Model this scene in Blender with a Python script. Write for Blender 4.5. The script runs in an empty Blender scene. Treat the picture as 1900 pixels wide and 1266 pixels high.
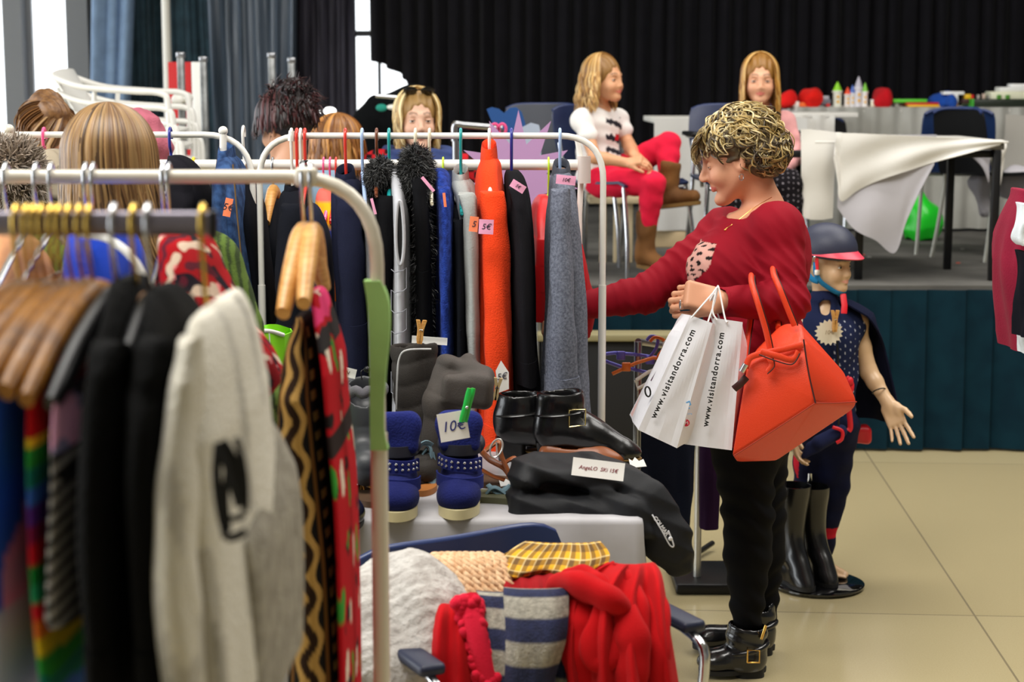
import bpy, bmesh, math, random
import numpy as np
from mathutils import Vector, Matrix

# ------------------------------------------------------------------ camera, world, lights
SC = bpy.context.scene
FPX, TILT, CZ = 3200.0, math.radians(8.4), 1.69
cam_d = bpy.data.cameras.new('camera'); cam = bpy.data.objects.new('camera', cam_d)
SC.collection.objects.link(cam); SC.camera = cam
cam.location = (0, 0, CZ); cam.rotation_euler = (math.pi/2 - TILT, 0, 0)
cam_d.sensor_width = 36; cam_d.lens = 36*FPX/1900; cam_d.clip_start = .05; cam_d.clip_end = 200
cam_d.dof.use_dof = True; cam_d.dof.focus_distance = 4.45; cam_d.dof.aperture_fstop = 4.4

w = bpy.data.worlds.new('world'); SC.world = w; w.use_nodes = True
bgn = w.node_tree.nodes['Background']
bgn.inputs[0].default_value = (.93, .97, 1, 1); bgn.inputs[1].default_value = 2.2

def area(name, loc, rot, sx, sy, power, col=(1, 1, 1)):
    d = bpy.data.lights.new(name, 'AREA'); d.shape = 'RECTANGLE'; d.size = sx; d.size_y = sy
    d.energy = power; d.color = col
    o = bpy.data.objects.new(name, d); SC.collection.objects.link(o)
    o.location = loc; o.rotation_euler = rot; return o
area('ceiling_lamp', (-1.2, 2.6, 4.6), (math.radians(8), 0, 0), 3.0, 2.0, 165, (1, .97, .92))
area('ceiling_lamp', (3.2, 4.6, 4.8), (0, 0, 0), 2.5, 2.5, 120, (1, .97, .92))
area('stage_lamp', (1.5, 7.4, 5.0), (0, 0, 0), 5.0, 1.5, 130, (1, .97, .93))
area('window_light', (-6.5, 4.0, 2.6), (0, math.radians(-80), 0), 3.5, 6.0, 190, (.93, .97, 1))
SC.view_settings.view_transform = 'Standard'; SC.view_settings.look = 'None'
SC.view_settings.gamma = 1; SC.view_settings.use_curve_mapping = False
SC.view_settings.exposure = 0.4

# ------------------------------------------------------------------ picture <-> place
cT, sT = math.cos(TILT), math.sin(TILT)
def ray(px, py):
    u = (px-950)/FPX; v = (633-py)/FPX
    return np.array([u, cT + v*sT, -sT + v*cT])
def P(px, py, Y):
    d = ray(px, py); return np.array([0, 0, CZ]) + d*(Y/d[1])
def G(px, py, z=0.0):
    d = ray(px, py); return np.array([0, 0, CZ]) + d*((z-CZ)/d[2])
def M(n, Y): return n/FPX*Y*1.01
A = np.array
def nrm(v):
    v = np.asarray(v, float); return v/max(1e-9, np.linalg.norm(v))
def lerp(a, b, t): return np.asarray(a, float)*(1-t)+np.asarray(b, float)*t

# ------------------------------------------------------------------ objects
COL = SC.collection
WL = {}
def thing(name, label, cat, loc=(0, 0, 0), group=None):
    o = bpy.data.objects.new(name, None); COL.objects.link(o); o.location = tuple(float(c) for c in loc)
    o.empty_display_size = .1
    o['label'] = label; o['category'] = cat
    if group: o['group'] = group
    WL[o.name] = A(loc, float); return o
def tag(o, label, cat, group=None):
    o['label'] = label; o['category'] = cat
    if group: o['group'] = group
    return o
class Geo:
    def __init__(s): s.v = []; s.f = []; s.c = []; s.n = 0
    def add(s, v, f, c=None):
        v = np.asarray(v, float).reshape(-1, 3); n = s.n
        s.v.append(v); s.f += [tuple(int(i)+n for i in q) for q in f]; s.n += len(v)
        if c is None: c = np.ones((len(v), 3))
        c = np.asarray(c, float)
        c = np.tile(c, (len(v), 1)) if c.ndim == 1 else c.reshape(-1, 3)
        s.c.append(c); return s
    def tube(s, pts, r, n=10, cap=True, flat=1.0, c=None, up=None):
        pts = np.asarray(pts, float); m = len(pts)
        r = np.full(m, r, float) if np.isscalar(r) else np.asarray(r, float)
        t = np.gradient(pts, axis=0); t /= np.maximum(1e-9, np.linalg.norm(t, axis=1))[:, None]
        u = np.asarray(up, float) if up is not None else (A([0, 0, 1.]) if abs(t[0][2]) < .9 else A([1., 0, 0]))
        rings = []
        for i in range(m):
            a = u - t[i]*np.dot(u, t[i]); a = nrm(a); b = np.cross(t[i], a); u = a
            th = np.linspace(0, 2*math.pi, n, endpoint=False)
            rings.append(pts[i] + r[i]*(np.cos(th)[:, None]*a*flat + np.sin(th)[:, None]*b))
        return s.loft(rings, cap, c)
    def loft(s, rings, cap=True, c=None, closed=True):
        rings = np.asarray(rings, float); m, n = rings.shape[:2]; f = []
        for i in range(m-1):
            for j in range(n if closed else n-1):
                k = (j+1) % n
                f.append((i*n+j, i*n+k, (i+1)*n+k, (i+1)*n+j))
        if cap: f.append(tuple(range(n-1, -1, -1))); f.append(tuple((m-1)*n+j for j in range(n)))
        return s.add(rings.reshape(-1, 3), f, c)
    def grid(s, g, c=None, thick=0):
        g = np.asarray(g, float); m, n = g.shape[:2]
        if thick:
            du = np.gradient(g, axis=0); dv = np.gradient(g, axis=1)
            nn = np.cross(du, dv); nn /= np.maximum(1e-9, np.linalg.norm(nn, axis=2))[:, :, None]
            g2 = g - nn*thick
            v = np.concatenate([g.reshape(-1, 3), g2.reshape(-1, 3)]); o = m*n; f = []
            for i in range(m-1):
                for j in range(n-1):
                    a, b, d, e = i*n+j, i*n+j+1, (i+1)*n+j+1, (i+1)*n+j
                    f.append((a, b, d, e)); f.append((o+e, o+d, o+b, o+a))
            bd = [j for j in range(n)]+[i*n+n-1 for i in range(1, m)]+[(m-1)*n+j for j in range(n-2, -1, -1)]+[i*n for i in range(m-2, 0, -1)]
            for q in range(len(bd)):
                a, b = bd[q], bd[(q+1) % len(bd)]; f.append((b, a, o+a, o+b))
            if c is not None: c = np.concatenate([np.asarray(c).reshape(-1, 3)]*2)
            return s.add(v, f, c)
        f = [(i*n+j, i*n+j+1, (i+1)*n+j+1, (i+1)*n+j) for i in range(m-1) for j in range(n-1)]
        return s.add(g.reshape(-1, 3), f, None if c is None else np.asarray(c).reshape(-1, 3))
    def box(s, c, size, R=None, bev=0.0, col=None):
        bm = bmesh.new(); bmesh.ops.create_cube(bm, size=1)
        for v in bm.verts: v.co = Vector((v.co.x*size[0], v.co.y*size[1], v.co.z*size[2]))
        if bev > 0: bmesh.ops.bevel(bm, geom=bm.edges[:], offset=bev, segments=2, affect='EDGES', profile=.5)
        bm.verts.index_update()
        v = A([tuple(x.co) for x in bm.verts]); f = [tuple(x.index for x in q.verts) for q in bm.faces]; bm.free()
        if R is not None: v = v @ np.asarray(R).T
        return s.add(v+np.asarray(c, float), f, col)
    def ball(s, c, r, n=10, col=None, R=None):
        r = np.ones(3)*r; th = np.linspace(0, math.pi, n+1); ph = np.linspace(0, 2*math.pi, 2*n, endpoint=False)
        v = A([[math.sin(a)*math.cos(b), math.sin(a)*math.sin(b), math.cos(a)] for a in th for b in ph])*r
        if R is not None: v = v @ np.asarray(R).T
        m = 2*n; f = [(i*m+j, (i+1)*m+j, (i+1)*m+(j+1) % m, i*m+(j+1) % m) for i in range(n) for j in range(m)]
        return s.add(v+np.asarray(c, float), f, col)
    def lathe(s, prof, c, n=24, R=None, cap=True, sx=1, sy=1):
        th = np.linspace(0, 2*math.pi, n, endpoint=False)
        rings = A([[[r*math.cos(t)*sx, r*math.sin(t)*sy, z] for t in th] for r, z in prof])
        if R is not None: rings = rings @ np.asarray(R).T
        return s.loft(rings+np.asarray(c, float), cap)
    def poly(s, pts, nv):           # a flat outline given thickness nv
        pts = np.asarray(pts, float); n = len(pts); q = pts+np.asarray(nv, float)
        f = [tuple(range(n)), tuple(range(2*n-1, n-1, -1))]+[(i, n+i, n+(i+1) % n, (i+1) % n) for i in range(n)]
        return s.add(np.concatenate([pts, q]), f)
    def make(s, name, mt, parent=None, smooth=True, label=None, origin=None, merge=False):
        v = np.concatenate(s.v); c = np.concatenate(s.c)
        if parent is None and origin is None:
            origin = A([v[:, 0].mean(), v[:, 1].mean(), v[:, 2].min()])
        org = WL[parent.name] if parent is not None else np.asarray(origin, float)
        me = bpy.data.meshes.new(name); me.from_pydata((v-org).tolist(), [], s.f); me.update()
        if c.min() < .9999:
            at = me.color_attributes.new('Col', 'FLOAT_COLOR', 'POINT')
            at.data.foreach_set('color', np.concatenate([c, np.ones((len(c), 1))], 1).astype(np.float32).ravel())
        bm = bmesh.new(); bm.from_mesh(me)
        if merge: bmesh.ops.remove_doubles(bm, verts=bm.verts, dist=1e-5)
        bmesh.ops.recalc_face_normals(bm, faces=bm.faces); bm.to_mesh(me); bm.free()
        if smooth:
            me.polygons.foreach_set('use_smooth', [True]*len(me.polygons))
            try: me.set_sharp_from_angle(angle=math.radians(82 if smooth == 'all' else 50))
            except Exception: pass
        me.materials.append(mt)
        o = bpy.data.objects.new(name, me); COL.objects.link(o)
        if parent is not None: o.parent = parent
        else: o.location = tuple(org)
        WL[o.name] = org
        if label: o['label'] = label
        return o
def struct(o): o['kind'] = 'structure'; return o
def RZ(a): c, s = math.cos(a), math.sin(a); return A([[c, -s, 0], [s, c, 0], [0, 0, 1.]])
def RX(a): c, s = math.cos(a), math.sin(a); return A([[1., 0, 0], [0, c, -s], [0, s, c]])
def RY(a): c, s = math.cos(a), math.sin(a); return A([[c, 0, s], [0, 1., 0], [-s, 0, c]])
def smooth_path(pts, n=8):
    pts = np.asarray(pts, float); out = []; m = len(pts)
    for i in range(m-1):
        p0, p1, p2, p3 = pts[max(0, i-1)], pts[i], pts[i+1], pts[min(m-1, i+2)]
        for t in np.linspace(0, 1, n, endpoint=False):
            out.append(.5*((2*p1)+(-p0+p2)*t+(2*p0-5*p1+4*p2-p3)*t*t+(-p0+3*p1-3*p2+p3)*t**3))
    out.append(pts[-1]); return A(out)
def interp(xs, ys, x): return np.interp(x, xs, ys)
def text_obj(name, body, size, loc, R, mt, parent, extrude=.0003, shear=0, space=1.0, label=None, bold=0.0):
    cu = bpy.data.curves.new(name, 'FONT'); cu.body = body; cu.size = size; cu.extrude = extrude; cu.shear = shear
    cu.space_character = space; cu.align_x = 'CENTER'; cu.align_y = 'CENTER'; cu.resolution_u = 3; cu.offset = bold
    tmp = bpy.data.objects.new('t', cu); COL.objects.link(tmp)
    bpy.context.view_layer.update()
    me = bpy.data.meshes.new_from_object(tmp.evaluated_get(bpy.context.evaluated_depsgraph_get()))
    bpy.data.objects.remove(tmp); bpy.data.curves.remove(cu)
    v = A([tuple(x.co) for x in me.vertices]) @ np.asarray(R).T + np.asarray(loc, float)
    g = Geo(); g.add(v, [tuple(p.vertices) for p in me.polygons]); bpy.data.meshes.remove(me)
    return g.make(name, mt, parent, smooth=False, label=label)

# ------------------------------------------------------------------ materials
def lin(c):
    if isinstance(c, str):
        c = [int(c[i:i+2], 16)/255 for i in (0, 2, 4)]
        return tuple((x/12.92 if x <= .04045 else ((x+.055)/1.055)**2.4) for x in c)
    return tuple(c)
MC = {}
def mat(name, c=None, rough=.85, metal=0, bump=0, bs=200, var=0, vs=6, c2=None, sheen=0, vcol=False, trans=0, coat=0, emit=0, stretch=None, spec=None, alpha=1):
    if name in MC: return MC[name]
    m = bpy.data.materials.new(name); m.use_nodes = True; nt = m.node_tree; N = nt.nodes; L = nt.links
    b = N['Principled BSDF']; MC[name] = m
    col = lin(c) if c else (1, 1, 1)
    b.inputs['Base Color'].default_value = (*col, 1); b.inputs['Roughness'].default_value = rough
    b.inputs['Metallic'].default_value = metal
    if sheen: b.inputs['Sheen Weight'].default_value = sheen; b.inputs['Sheen Roughness'].default_value = .5
    if trans: b.inputs['Transmission Weight'].default_value = trans
    if coat: b.inputs['Coat Weight'].default_value = coat
    if spec is not None: b.inputs['Specular IOR Level'].default_value = spec
    if alpha < 1: b.inputs['Alpha'].default_value = alpha
    if emit: b.inputs['Emission Color'].default_value = (*col, 1); b.inputs['Emission Strength'].default_value = emit
    tc = N.new('ShaderNodeTexCoord'); vec = tc.outputs['Object']
    if stretch:
        mp = N.new('ShaderNodeMapping'); mp.inputs['Scale'].default_value = stretch; L.new(vec, mp.inputs[0]); vec = mp.outputs[0]
    src = None
    if vcol:
        at = N.new('ShaderNodeAttribute'); at.attribute_name = 'Col'; src = at.outputs['Color']
    if var or c2:
        nz = N.new('ShaderNodeTexNoise'); nz.inputs['Scale'].default_value = vs; nz.inputs['Detail'].default_value = 4; L.new(vec, nz.inputs[0])
        rp = N.new('ShaderNodeValToRGB'); rp.color_ramp.elements[0].position = .35; rp.color_ramp.elements[1].position = .65
        k = lin(c2) if c2 else tuple(x*(1-var) for x in col)
        if vcol: k = (1-var,)*3; col = (1, 1, 1)
        rp.color_ramp.elements[0].color = (*k, 1); rp.color_ramp.elements[1].color = (*col, 1); L.new(nz.outputs['Fac'], rp.inputs[0])
        if src:
            mx = N.new('ShaderNodeMix'); mx.data_type = 'RGBA'; mx.blend_type = 'MULTIPLY'; mx.inputs[0].default_value = 1
            L.new(src, mx.inputs[6]); L.new(rp.outputs[0], mx.inputs[7]); src = mx.outputs[2]
        else: src = rp.outputs[0]
    if src: L.new(src, b.inputs['Base Color'])
    if bump:
        n2 = N.new('ShaderNodeTexNoise'); n2.inputs['Scale'].default_value = bs; n2.inputs['Detail'].default_value = 3; L.new(vec, n2.inputs[0])
        bp = N.new('ShaderNodeBump'); bp.inputs['Strength'].default_value = bump; bp.inputs['Distance'].default_value = .004
        L.new(n2.outputs['Fac'], bp.inputs['Height']); L.new(bp.outputs[0], b.inputs['Normal'])
    return m
def cloth(name, c, **k):
    dark = max(lin(c)) < .05
    d = dict(rough=.92, bump=.35, bs=500, sheen=0 if dark else .03, var=.18, vs=9, spec=.1 if dark else .15); d.update(k); return mat(name, c, **d)
VC = mat('patterned_cloth', None, vcol=True, rough=.9, bump=.3, bs=450, spec=.15)
VCH = mat('hair_strands', None, vcol=True, rough=.42, spec=.5)
SKIN = mat('skin', None, vcol=True, rough=.5, bump=.06, bs=260, spec=.4)
PAPER = mat('white_paper', 'F2F0EC', rough=.6)
INK = mat('dark_ink', '2A2C40', rough=.6)
BLACKINK = mat('black_ink', '0C0C0E', rough=.5)
PINKP = mat('pink_paper', 'F5A9CC', rough=.6)
ORANGEP = mat('orange_paper', 'FF8A5E', rough=.6)
WENAM = mat('white_enamel', 'EDEAE2', rough=.28, coat=.3)
CENAM = mat('cream_enamel', 'D9D2C2', rough=.3, coat=.3)
CHROME = mat('chrome', 'D4D6DA', rough=.16, metal=1)
STEEL = mat('grey_steel', 'A9ABAF', rough=.3, metal=1)
BLACKM = mat('black_metal', '121214', rough=.4, metal=.3)
WOOD = mat('pale_wood', 'DBA660', rough=.4, c2='C48A42', vs=30, stretch=(1, 1, 8))
GOLDWOOD = mat('golden_varnished_wood', '9C6408', rough=.38, c2='6E4204', vs=40, spec=.35)

# ------------------------------------------------------------------ implicit surfaces
def smin(a, b, k):
    h = np.maximum(k-np.abs(a-b), 0)/k; return np.minimum(a, b)-h*h*k*.25
def smax(a, b, k): return -smin(-a, -b, k)
class SDF:
    def __init__(s, k=.03): s.ops = []; s.k = k; s.lo = A([1e9]*3); s.hi = -s.lo; s.post = None
    def bb(s, c, r):
        s.lo = np.minimum(s.lo, np.asarray(c)-r); s.hi = np.maximum(s.hi, np.asarray(c)+r)
    def cap(s, a, b, ra, rb=None, k=None, op=1, flat=None):
        a, b = A(a, float), A(b, float); rb = ra if rb is None else rb
        if op > 0: s.bb(a, ra*1.05); s.bb(b, rb*1.05)
        def fn(p):
            ba = b-a; L = max(1e-12, ba@ba); h = np.clip(((p-a)@ba)/L, 0, 1)
            q = p-a-h[:, None]*ba
            if flat is not None:
                ax, f = flat; ax = nrm(ax); t = q@ax; q = q+t[:, None]*ax*(1/f-1)
            return np.linalg.norm(q, axis=1)-(ra+(rb-ra)*h)
        s.ops.append((fn, k, op)); return s
    def ell(s, c, r, R=None, k=None, op=1):
        c = A(c, float); r = A(r, float)*np.ones(3); R = np.eye(3) if R is None else np.asarray(R)
        if op > 0: s.bb(c, r.max()*1.02)
        def fn(p):
            q = (p-c)@R; k0 = np.linalg.norm(q/r, axis=1); k1 = np.linalg.norm(q/(r*r), axis=1)
            return np.where(k1 > 1e-9, k0*(k0-1)/np.maximum(k1, 1e-9), -r.min())
        s.ops.append((fn, k, op)); return s
    def box(s, c, h, R=None, rd=.01, k=None, op=1):
        c = A(c, float); h = A(h, float); R = np.eye(3) if R is None else np.asarray(R)
        if op > 0: s.bb(c, np.linalg.norm(h))
        def fn(p):
            q = np.abs((p-c)@R)-(h-rd)
            return np.linalg.norm(np.maximum(q, 0), axis=1)+np.minimum(q.max(1), 0)-rd
        s.ops.append((fn, k, op)); return s
    def plane(s, c, n, k=.004):      # keeps the side the normal points away from
        c = A(c, float); n = nrm(n); s.ops.append((lambda p: -((p-c)@n), k, -1)); return s
    def chain(s, pts, rs, k=None, flat=None):
        for i in range(len(pts)-1): s.cap(pts[i], pts[i+1], rs[i], rs[i+1], k, flat=flat)
        return s
    def ev(s, p):
        d = np.full(len(p), 1e3)
        for fn, k, op in s.ops:
            e = fn(p); kk = s.k if k is None else k
            d = smin(d, e, kk) if op > 0 else smax(d, -e, kk)
        if s.post: d = d+s.post(p)
        return d
    def mesh(s, h, pad=.03):
        lo = s.lo-pad; hi = s.hi+pad; q = 4
        n = (np.ceil((hi-lo)/(h*q)).astype(int))
        ax = [lo[i]+np.arange(n[i]+1)*h*q for i in range(3)]
        C = np.stack(np.meshgrid(*ax, indexing='ij'), -1).reshape(-1, 3)
        dc = s.ev(C).reshape(n+1)
        act = np.zeros(n, bool); thr = h*q*1.8+.012
        for i in (0, 1):
            for j in (0, 1):
                for l in (0, 1): act |= np.abs(dc[i:n[0]+i, j:n[1]+j, l:n[2]+l]) < thr
        N3 = n*q+1
        base = np.repeat(np.repeat(np.repeat(dc[:-1, :-1, :-1], q, 0), q, 1), q, 2)
        F = np.full(N3, 1.0); F[:-1, :-1, :-1] = np.where(base > 0, 1., -1.)
        mk = np.zeros(N3, bool)
        fa = np.repeat(np.repeat(np.repeat(act, q, 0), q, 1), q, 2)
        for i in (0, 1):
            for j in (0, 1):
                for l in (0, 1): mk[i:N3[0]-1+i, j:N3[1]-1+j, l:N3[2]-1+l] |= fa
        idx = np.argwhere(mk); pts = lo+idx*h; val = np.empty(len(idx))
        for a in range(0, len(idx), 400000): val[a:a+400000] = s.ev(pts[a:a+400000])
        F[mk] = val
        return surface_nets(F, lo, h)
def surface_nets(F, lo, h):
    S = F < 0; nx, ny, nz = F.shape
    cnt = np.zeros((nx-1, ny-1, nz-1), np.int8)
    off = [(i, j, l) for i in (0, 1) for j in (0, 1) for l in (0, 1)]
    for i, j, l in off: cnt += S[i:nx-1+i, j:ny-1+j, l:nz-1+l]
    ac = np.argwhere((cnt > 0) & (cnt < 8)); ids = np.full(cnt.shape, -1, np.int64); ids[tuple(ac.T)] = np.arange(len(ac))
    acc = np.zeros((len(ac), 3)); wt = np.zeros(len(ac))
    for a in off:
        for d in range(3):
            if a[d]: continue
            b = list(a); b[d] = 1
            va = F[tuple((ac+a).T)]; vb = F[tuple((ac+b).T)]; m = (va < 0) != (vb < 0)
            t = np.where(m, va/np.where(m, va-vb, 1), 0)
            pt = np.tile(A(a, float), (len(ac), 1)); pt[:, d] = t
            acc[m] += pt[m]; wt[m] += 1
    V = lo+(ac+acc/np.maximum(wt, 1)[:, None])*h
    fs = []
    for d in range(3):
        e = [slice(None)]*3; f = [slice(None)]*3; e[d] = slice(0, -1); f[d] = slice(1, None)
        ch = S[tuple(e)] != S[tuple(f)]; w = np.argwhere(ch); o1, o2 = [(1, 2), (2, 0), (0, 1)][d]
        w = w[(w[:, o1] > 0) & (w[:, o2] > 0) & (w[:, o1] < F.shape[o1]-1) & (w[:, o2] < F.shape[o2]-1)]
        inside = S[tuple(w.T)]
        q = []
        for da, db in ((0, 0), (1, 0), (1, 1), (0, 1)):
            x = w.copy(); x[:, o1] -= da; x[:, o2] -= db; q.append(ids[tuple(x.T)])
        q = np.stack(q, 1); q[~inside] = q[~inside][:, ::-1]; fs.append(q)
    return V, np.concatenate(fs)
def sdf_obj(name, s, h, mt, parent=None, colf=None, label=None, vf=None, it=1):
    V, Fq = s.mesh(h)
    if it:                                     # light smoothing
        for _ in range(it):
            acc = np.zeros_like(V); n = np.zeros(len(V))
            for i in range(4):
                np.add.at(acc, Fq[:, i], V[Fq[:, (i+1) % 4]]); np.add.at(n, Fq[:, i], 1)
                np.add.at(acc, Fq[:, i], V[Fq[:, (i-1) % 4]]); np.add.at(n, Fq[:, i], 1)
            V = V*.5+.5*acc/np.maximum(n, 1)[:, None]
    g = Geo(); g.add(V if vf is None else vf(V), Fq, colf(V) if colf else None)
    return g.make(name, mt, parent, smooth='all', label=label)
def frame(fwd, up):                              # columns: forward, left, up
    f = nrm(fwd); u = nrm(np.asarray(up, float)-f*np.dot(up, f)); return np.stack([f, np.cross(u, f), u], 1)
rnd = random.Random(7)
nrng = np.random.RandomState(5)
def wob(p, k, amp, seed=0):                      # smooth wobble for folds
    r = np.random.RandomState(seed); d = np.zeros(len(p))
    for i in range(4):
        v = r.normal(size=3); v /= np.linalg.norm(v); d += np.sin(p@v*k*(1+.5*i)+r.rand()*6.28)/(1+i)
    return d*amp
# ------------------------------------------------------------------ the setting
def tile_mat():
    m = bpy.data.materials.new('floor_tiles'); m.use_nodes = True; nt = m.node_tree; N = nt.nodes; L = nt.links; b = N['Principled BSDF']
    tc = N.new('ShaderNodeTexCoord'); mp = N.new('ShaderNodeMapping'); mp.inputs['Rotation'].default_value = (0, 0, math.radians(3.636))
    mp.inputs['Location'].default_value = (.001, -.86, 0)
    L.new(tc.outputs['Object'], mp.inputs[0])
    br = N.new('ShaderNodeTexBrick'); br.offset = 0; br.inputs['Scale'].default_value = 1
    br.inputs['Mortar Size'].default_value = .0035; br.inputs['Brick Width'].default_value = 1.15; br.inputs['Row Height'].default_value = 2.3
    br.inputs['Color1'].default_value = (*lin('B9AC86'), 1); br.inputs['Color2'].default_value = (*lin('B2A47E'), 1)
    br.inputs['Mortar'].default_value = (*lin('8A7F66'), 1); L.new(mp.outputs[0], br.inputs[0])
    nz = N.new('ShaderNodeTexNoise'); nz.inputs['Scale'].default_value = 220; L.new(tc.outputs['Object'], nz.inputs[0])
    n2 = N.new('ShaderNodeTexNoise'); n2.inputs['Scale'].default_value = 1.7; n2.inputs['Detail'].default_value = 5; L.new(tc.outputs['Object'], n2.inputs[0])
    rp = N.new('ShaderNodeValToRGB'); rp.color_ramp.elements[0].position = .3; rp.color_ramp.elements[0].color = (.86, .84, .78, 1); rp.color_ramp.elements[1].position = .7
    rp.color_ramp.elements[1].color = (1, 1, 1, 1); L.new(nz.outputs[0], rp.inputs[0])
    mx = N.new('ShaderNodeMix'); mx.data_type = 'RGBA'; mx.blend_type = 'MULTIPLY'; mx.inputs[0].default_value = .6
    L.new(br.outputs[0], mx.inputs[6]); L.new(rp.outputs[0], mx.inputs[7]); L.new(mx.outputs[2], b.inputs['Base Color'])
    r2 = N.new('ShaderNodeMapRange'); r2.inputs[3].default_value = .1; r2.inputs[4].default_value = .24; L.new(n2.outputs[0], r2.inputs[0]); L.new(r2.outputs[0], b.inputs['Roughness'])
    return m
struct(Geo().box((0, 6, -.05), (24, 20, .1)).make('floor', tile_mat(), origin=(0, 0, 0)))
STY, STZ = 7.94, .777
stm = mat('stage_carpet', '63615C', rough=.95, bump=.3, bs=300, c2='4C4A46', vs=3)
struct(Geo().box((5.0, STY+3.4, STZ-.03), (11.0, 6.8, .06)).make('floor_stage', stm))
# back wall with bright window openings, seen between the drapes
WY = 14.6
wallm = mat('wall_paint', '8C8F94', rough=.8)
def rect_w(x0, x1, y0, y1, Y): a = P(x0, y0, Y); b = P(x1, y1, Y); return a[0], b[0], a[2], b[2]
wg = Geo(); zt, zb = 6.0, 1.1
xs = [P(x, 100, WY)[0] for x in (15, 50, 135, 175, 650, 765)]
wg.box(((xs[1]+xs[0])/2, WY, 3), (xs[1]-xs[0], .25, 6)); wg.box(((xs[2]+xs[3])/2, WY, 3), (xs[3]-xs[2], .4, 6))
wg.box(((xs[3]+xs[4])/2, WY, 3), (xs[4]-xs[3], .25, 6)); wg.box(((xs[5]+10)/2, WY, 3), (10-xs[5], .25, 6))
wg.box((-2, WY, zb/2), (14, .2, zb)); wg.box((-2, WY, 5.7), (14, .2, .9))
struct(wg.make('wall_back', wallm))
struct(Geo().box((-9.3, 6, 5.3), (.2, 18, 1.4)).box((-9.3, 6, .4), (.2, 18, .8)).make('wall_left', wallm))
struct(Geo().box((10.6, 6, 3), (.2, 18, 6)).make('wall_right', wallm))
struct(Geo().box((.6, 6, 6.1), (20.2, 18.4, .2)).make('ceiling', mat('ceiling_paint', 'B8B6B0', rough=.9)))
struct(Geo().box((.6, -3, 3), (20.2, .2, 6)).make('wall_front', mat('rear_wall_paint', '9A9894', rough=.9)))
glass = mat('window_glass', 'FFFFFF', rough=.02, trans=1, spec=.2)
gm = mat('window_frame_grey', 'A8ACB4', rough=.4)
for i, (a, b_) in enumerate(((-60, 15), (50, 135), (650, 765))):
    A0 = P(a, 100, WY)[0]; B0 = P(b_, 100, WY)[0]
    g = Geo().box(((A0+B0)/2, WY+.05, 3.2), (B0-A0, .01, 4.2)); fr = Geo()
    for x in (A0+.02, B0-.02): fr.box((x, WY+.05, 3.2), (.05, .06, 4.3))
    if i == 2:
        z = P(0, 62, WY)[2]; fr.box(((A0+B0)/2, WY+.05, z), (B0-A0, .06, .05)); fr.box((P(703, 100, WY)[0], WY+.05, (z+zb)/2), (.03, .06, z-zb))
    o = struct(g.make('window_%d' % (i+1), glass)); fr.make('window_frame', gm, o)

def drape(name, label, xa, xb, Y, zbot, ztop, m, nf=10, amp=.06, slant=0, seed=1, botf=None, group=None, cat='curtain', top=None):
    """a hanging curtain with real folds; xa/xb world x at the foot; slant moves the top"""
    r = np.random.RandomState(seed); n = nf*12; u = np.linspace(0, 1, n); mv = 26
    ph = np.cumsum(.6+.8*r.rand(n)); ph *= nf*2*math.pi/ph[-1]
    gr = np.zeros((mv, n, 3))
    for i, t in enumerate(np.linspace(0, 1, mv)):
        xx = xa+(xb-xa)*u
        if top is not None: xt = top[0]+(top[1]-top[0])*u; xx = xx*(1-t)+xt*t
        zb2 = zbot if botf is None else botf(xx)
        am = amp*(1-.35*t)
        gr[i, :, 0] = xx+np.cos(ph+t*.6)*amp*.35; gr[i, :, 1] = Y+np.sin(ph+.5*np.sin(3*t+u*9))*am+.25*am*np.sin(2.3*ph+1+2*t)
        gr[i, :, 2] = zb2+(ztop-zb2)*t
    g = Geo(); g.grid(gr, thick=.004); o = g.make(name, m, smooth='all')
    return tag(o, label, cat, group)
blk = cloth('black_drape_cloth', '17161A', rough=.95, bump=0, sheen=.05)
tealc = cloth('dark_teal_curtain', '2F4550', rough=.8, bump=0, sheen=.1, c2='26363F')
greyc = mat('grey_blue_curtain', '5C6878', rough=.38, spec=.7, c2='2C3A48', vs=2.5, stretch=(6, 6, .4))  # vertical two-tone streaks put the folds' highlights and shade into the colour
ltc = cloth('light_blue_curtain', '86A0C2', rough=.8, bump=0)
teal_sk = cloth('stage_skirt_cloth', '0E2C38', rough=.9, bump=.1, c2='0B2430')
X = lambda px, Y: P(px, 100, Y)[0]
CY = 13.2
def cut(x):
    a, b_, c = X(684, CY), X(757, CY), X(790, CY); za, zb_ = P(0, 112, CY)[2], P(0, 150, CY)[2]
    return np.where(x < a, za, np.where(x < b_, za+(zb_-za)*((x-a)/(b_-a))**1.5, np.maximum(.80, zb_-(x-b_)*6)))
drape('stage_curtain', 'black floor-length curtain hanging across the whole back of the stage', X(684, CY), 6.5, CY, .80, 5.6, blk, 64, .055, seed=4, botf=cut)
drape('window_curtain', 'light blue curtain swept to one side of the tall window', X(150, 13.6), X(205, 13.6), 13.6, .1, 5.4, ltc, 3, .09, seed=2, top=(X(200, 13.6), X(300, 13.6)))
drape('window_curtain', 'dark teal curtain between the light blue curtain and the white pole', X(196, 13.9), X(312, 13.9), 13.9, .1, 5.4, tealc, 9, .06, seed=3, top=(X(215, 13.9), X(300, 13.9)))
drape('window_curtain', 'dark teal pleated curtain just past the white pole', X(322, 13.7), X(470, 13.7), 13.7, .1, 5.4, tealc, 11, .09, seed=5, top=(X(316, 13.7), X(400, 13.7)))
drape('window_curtain', 'grey blue shiny curtain with slanting pleats in the middle of the window wall', X(410, 13.5), X(530, 13.5), 13.5, .1, 5.4, greyc, 16, .12, seed=6, top=(X(375, 13.5), X(560, 13.5)))
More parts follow.
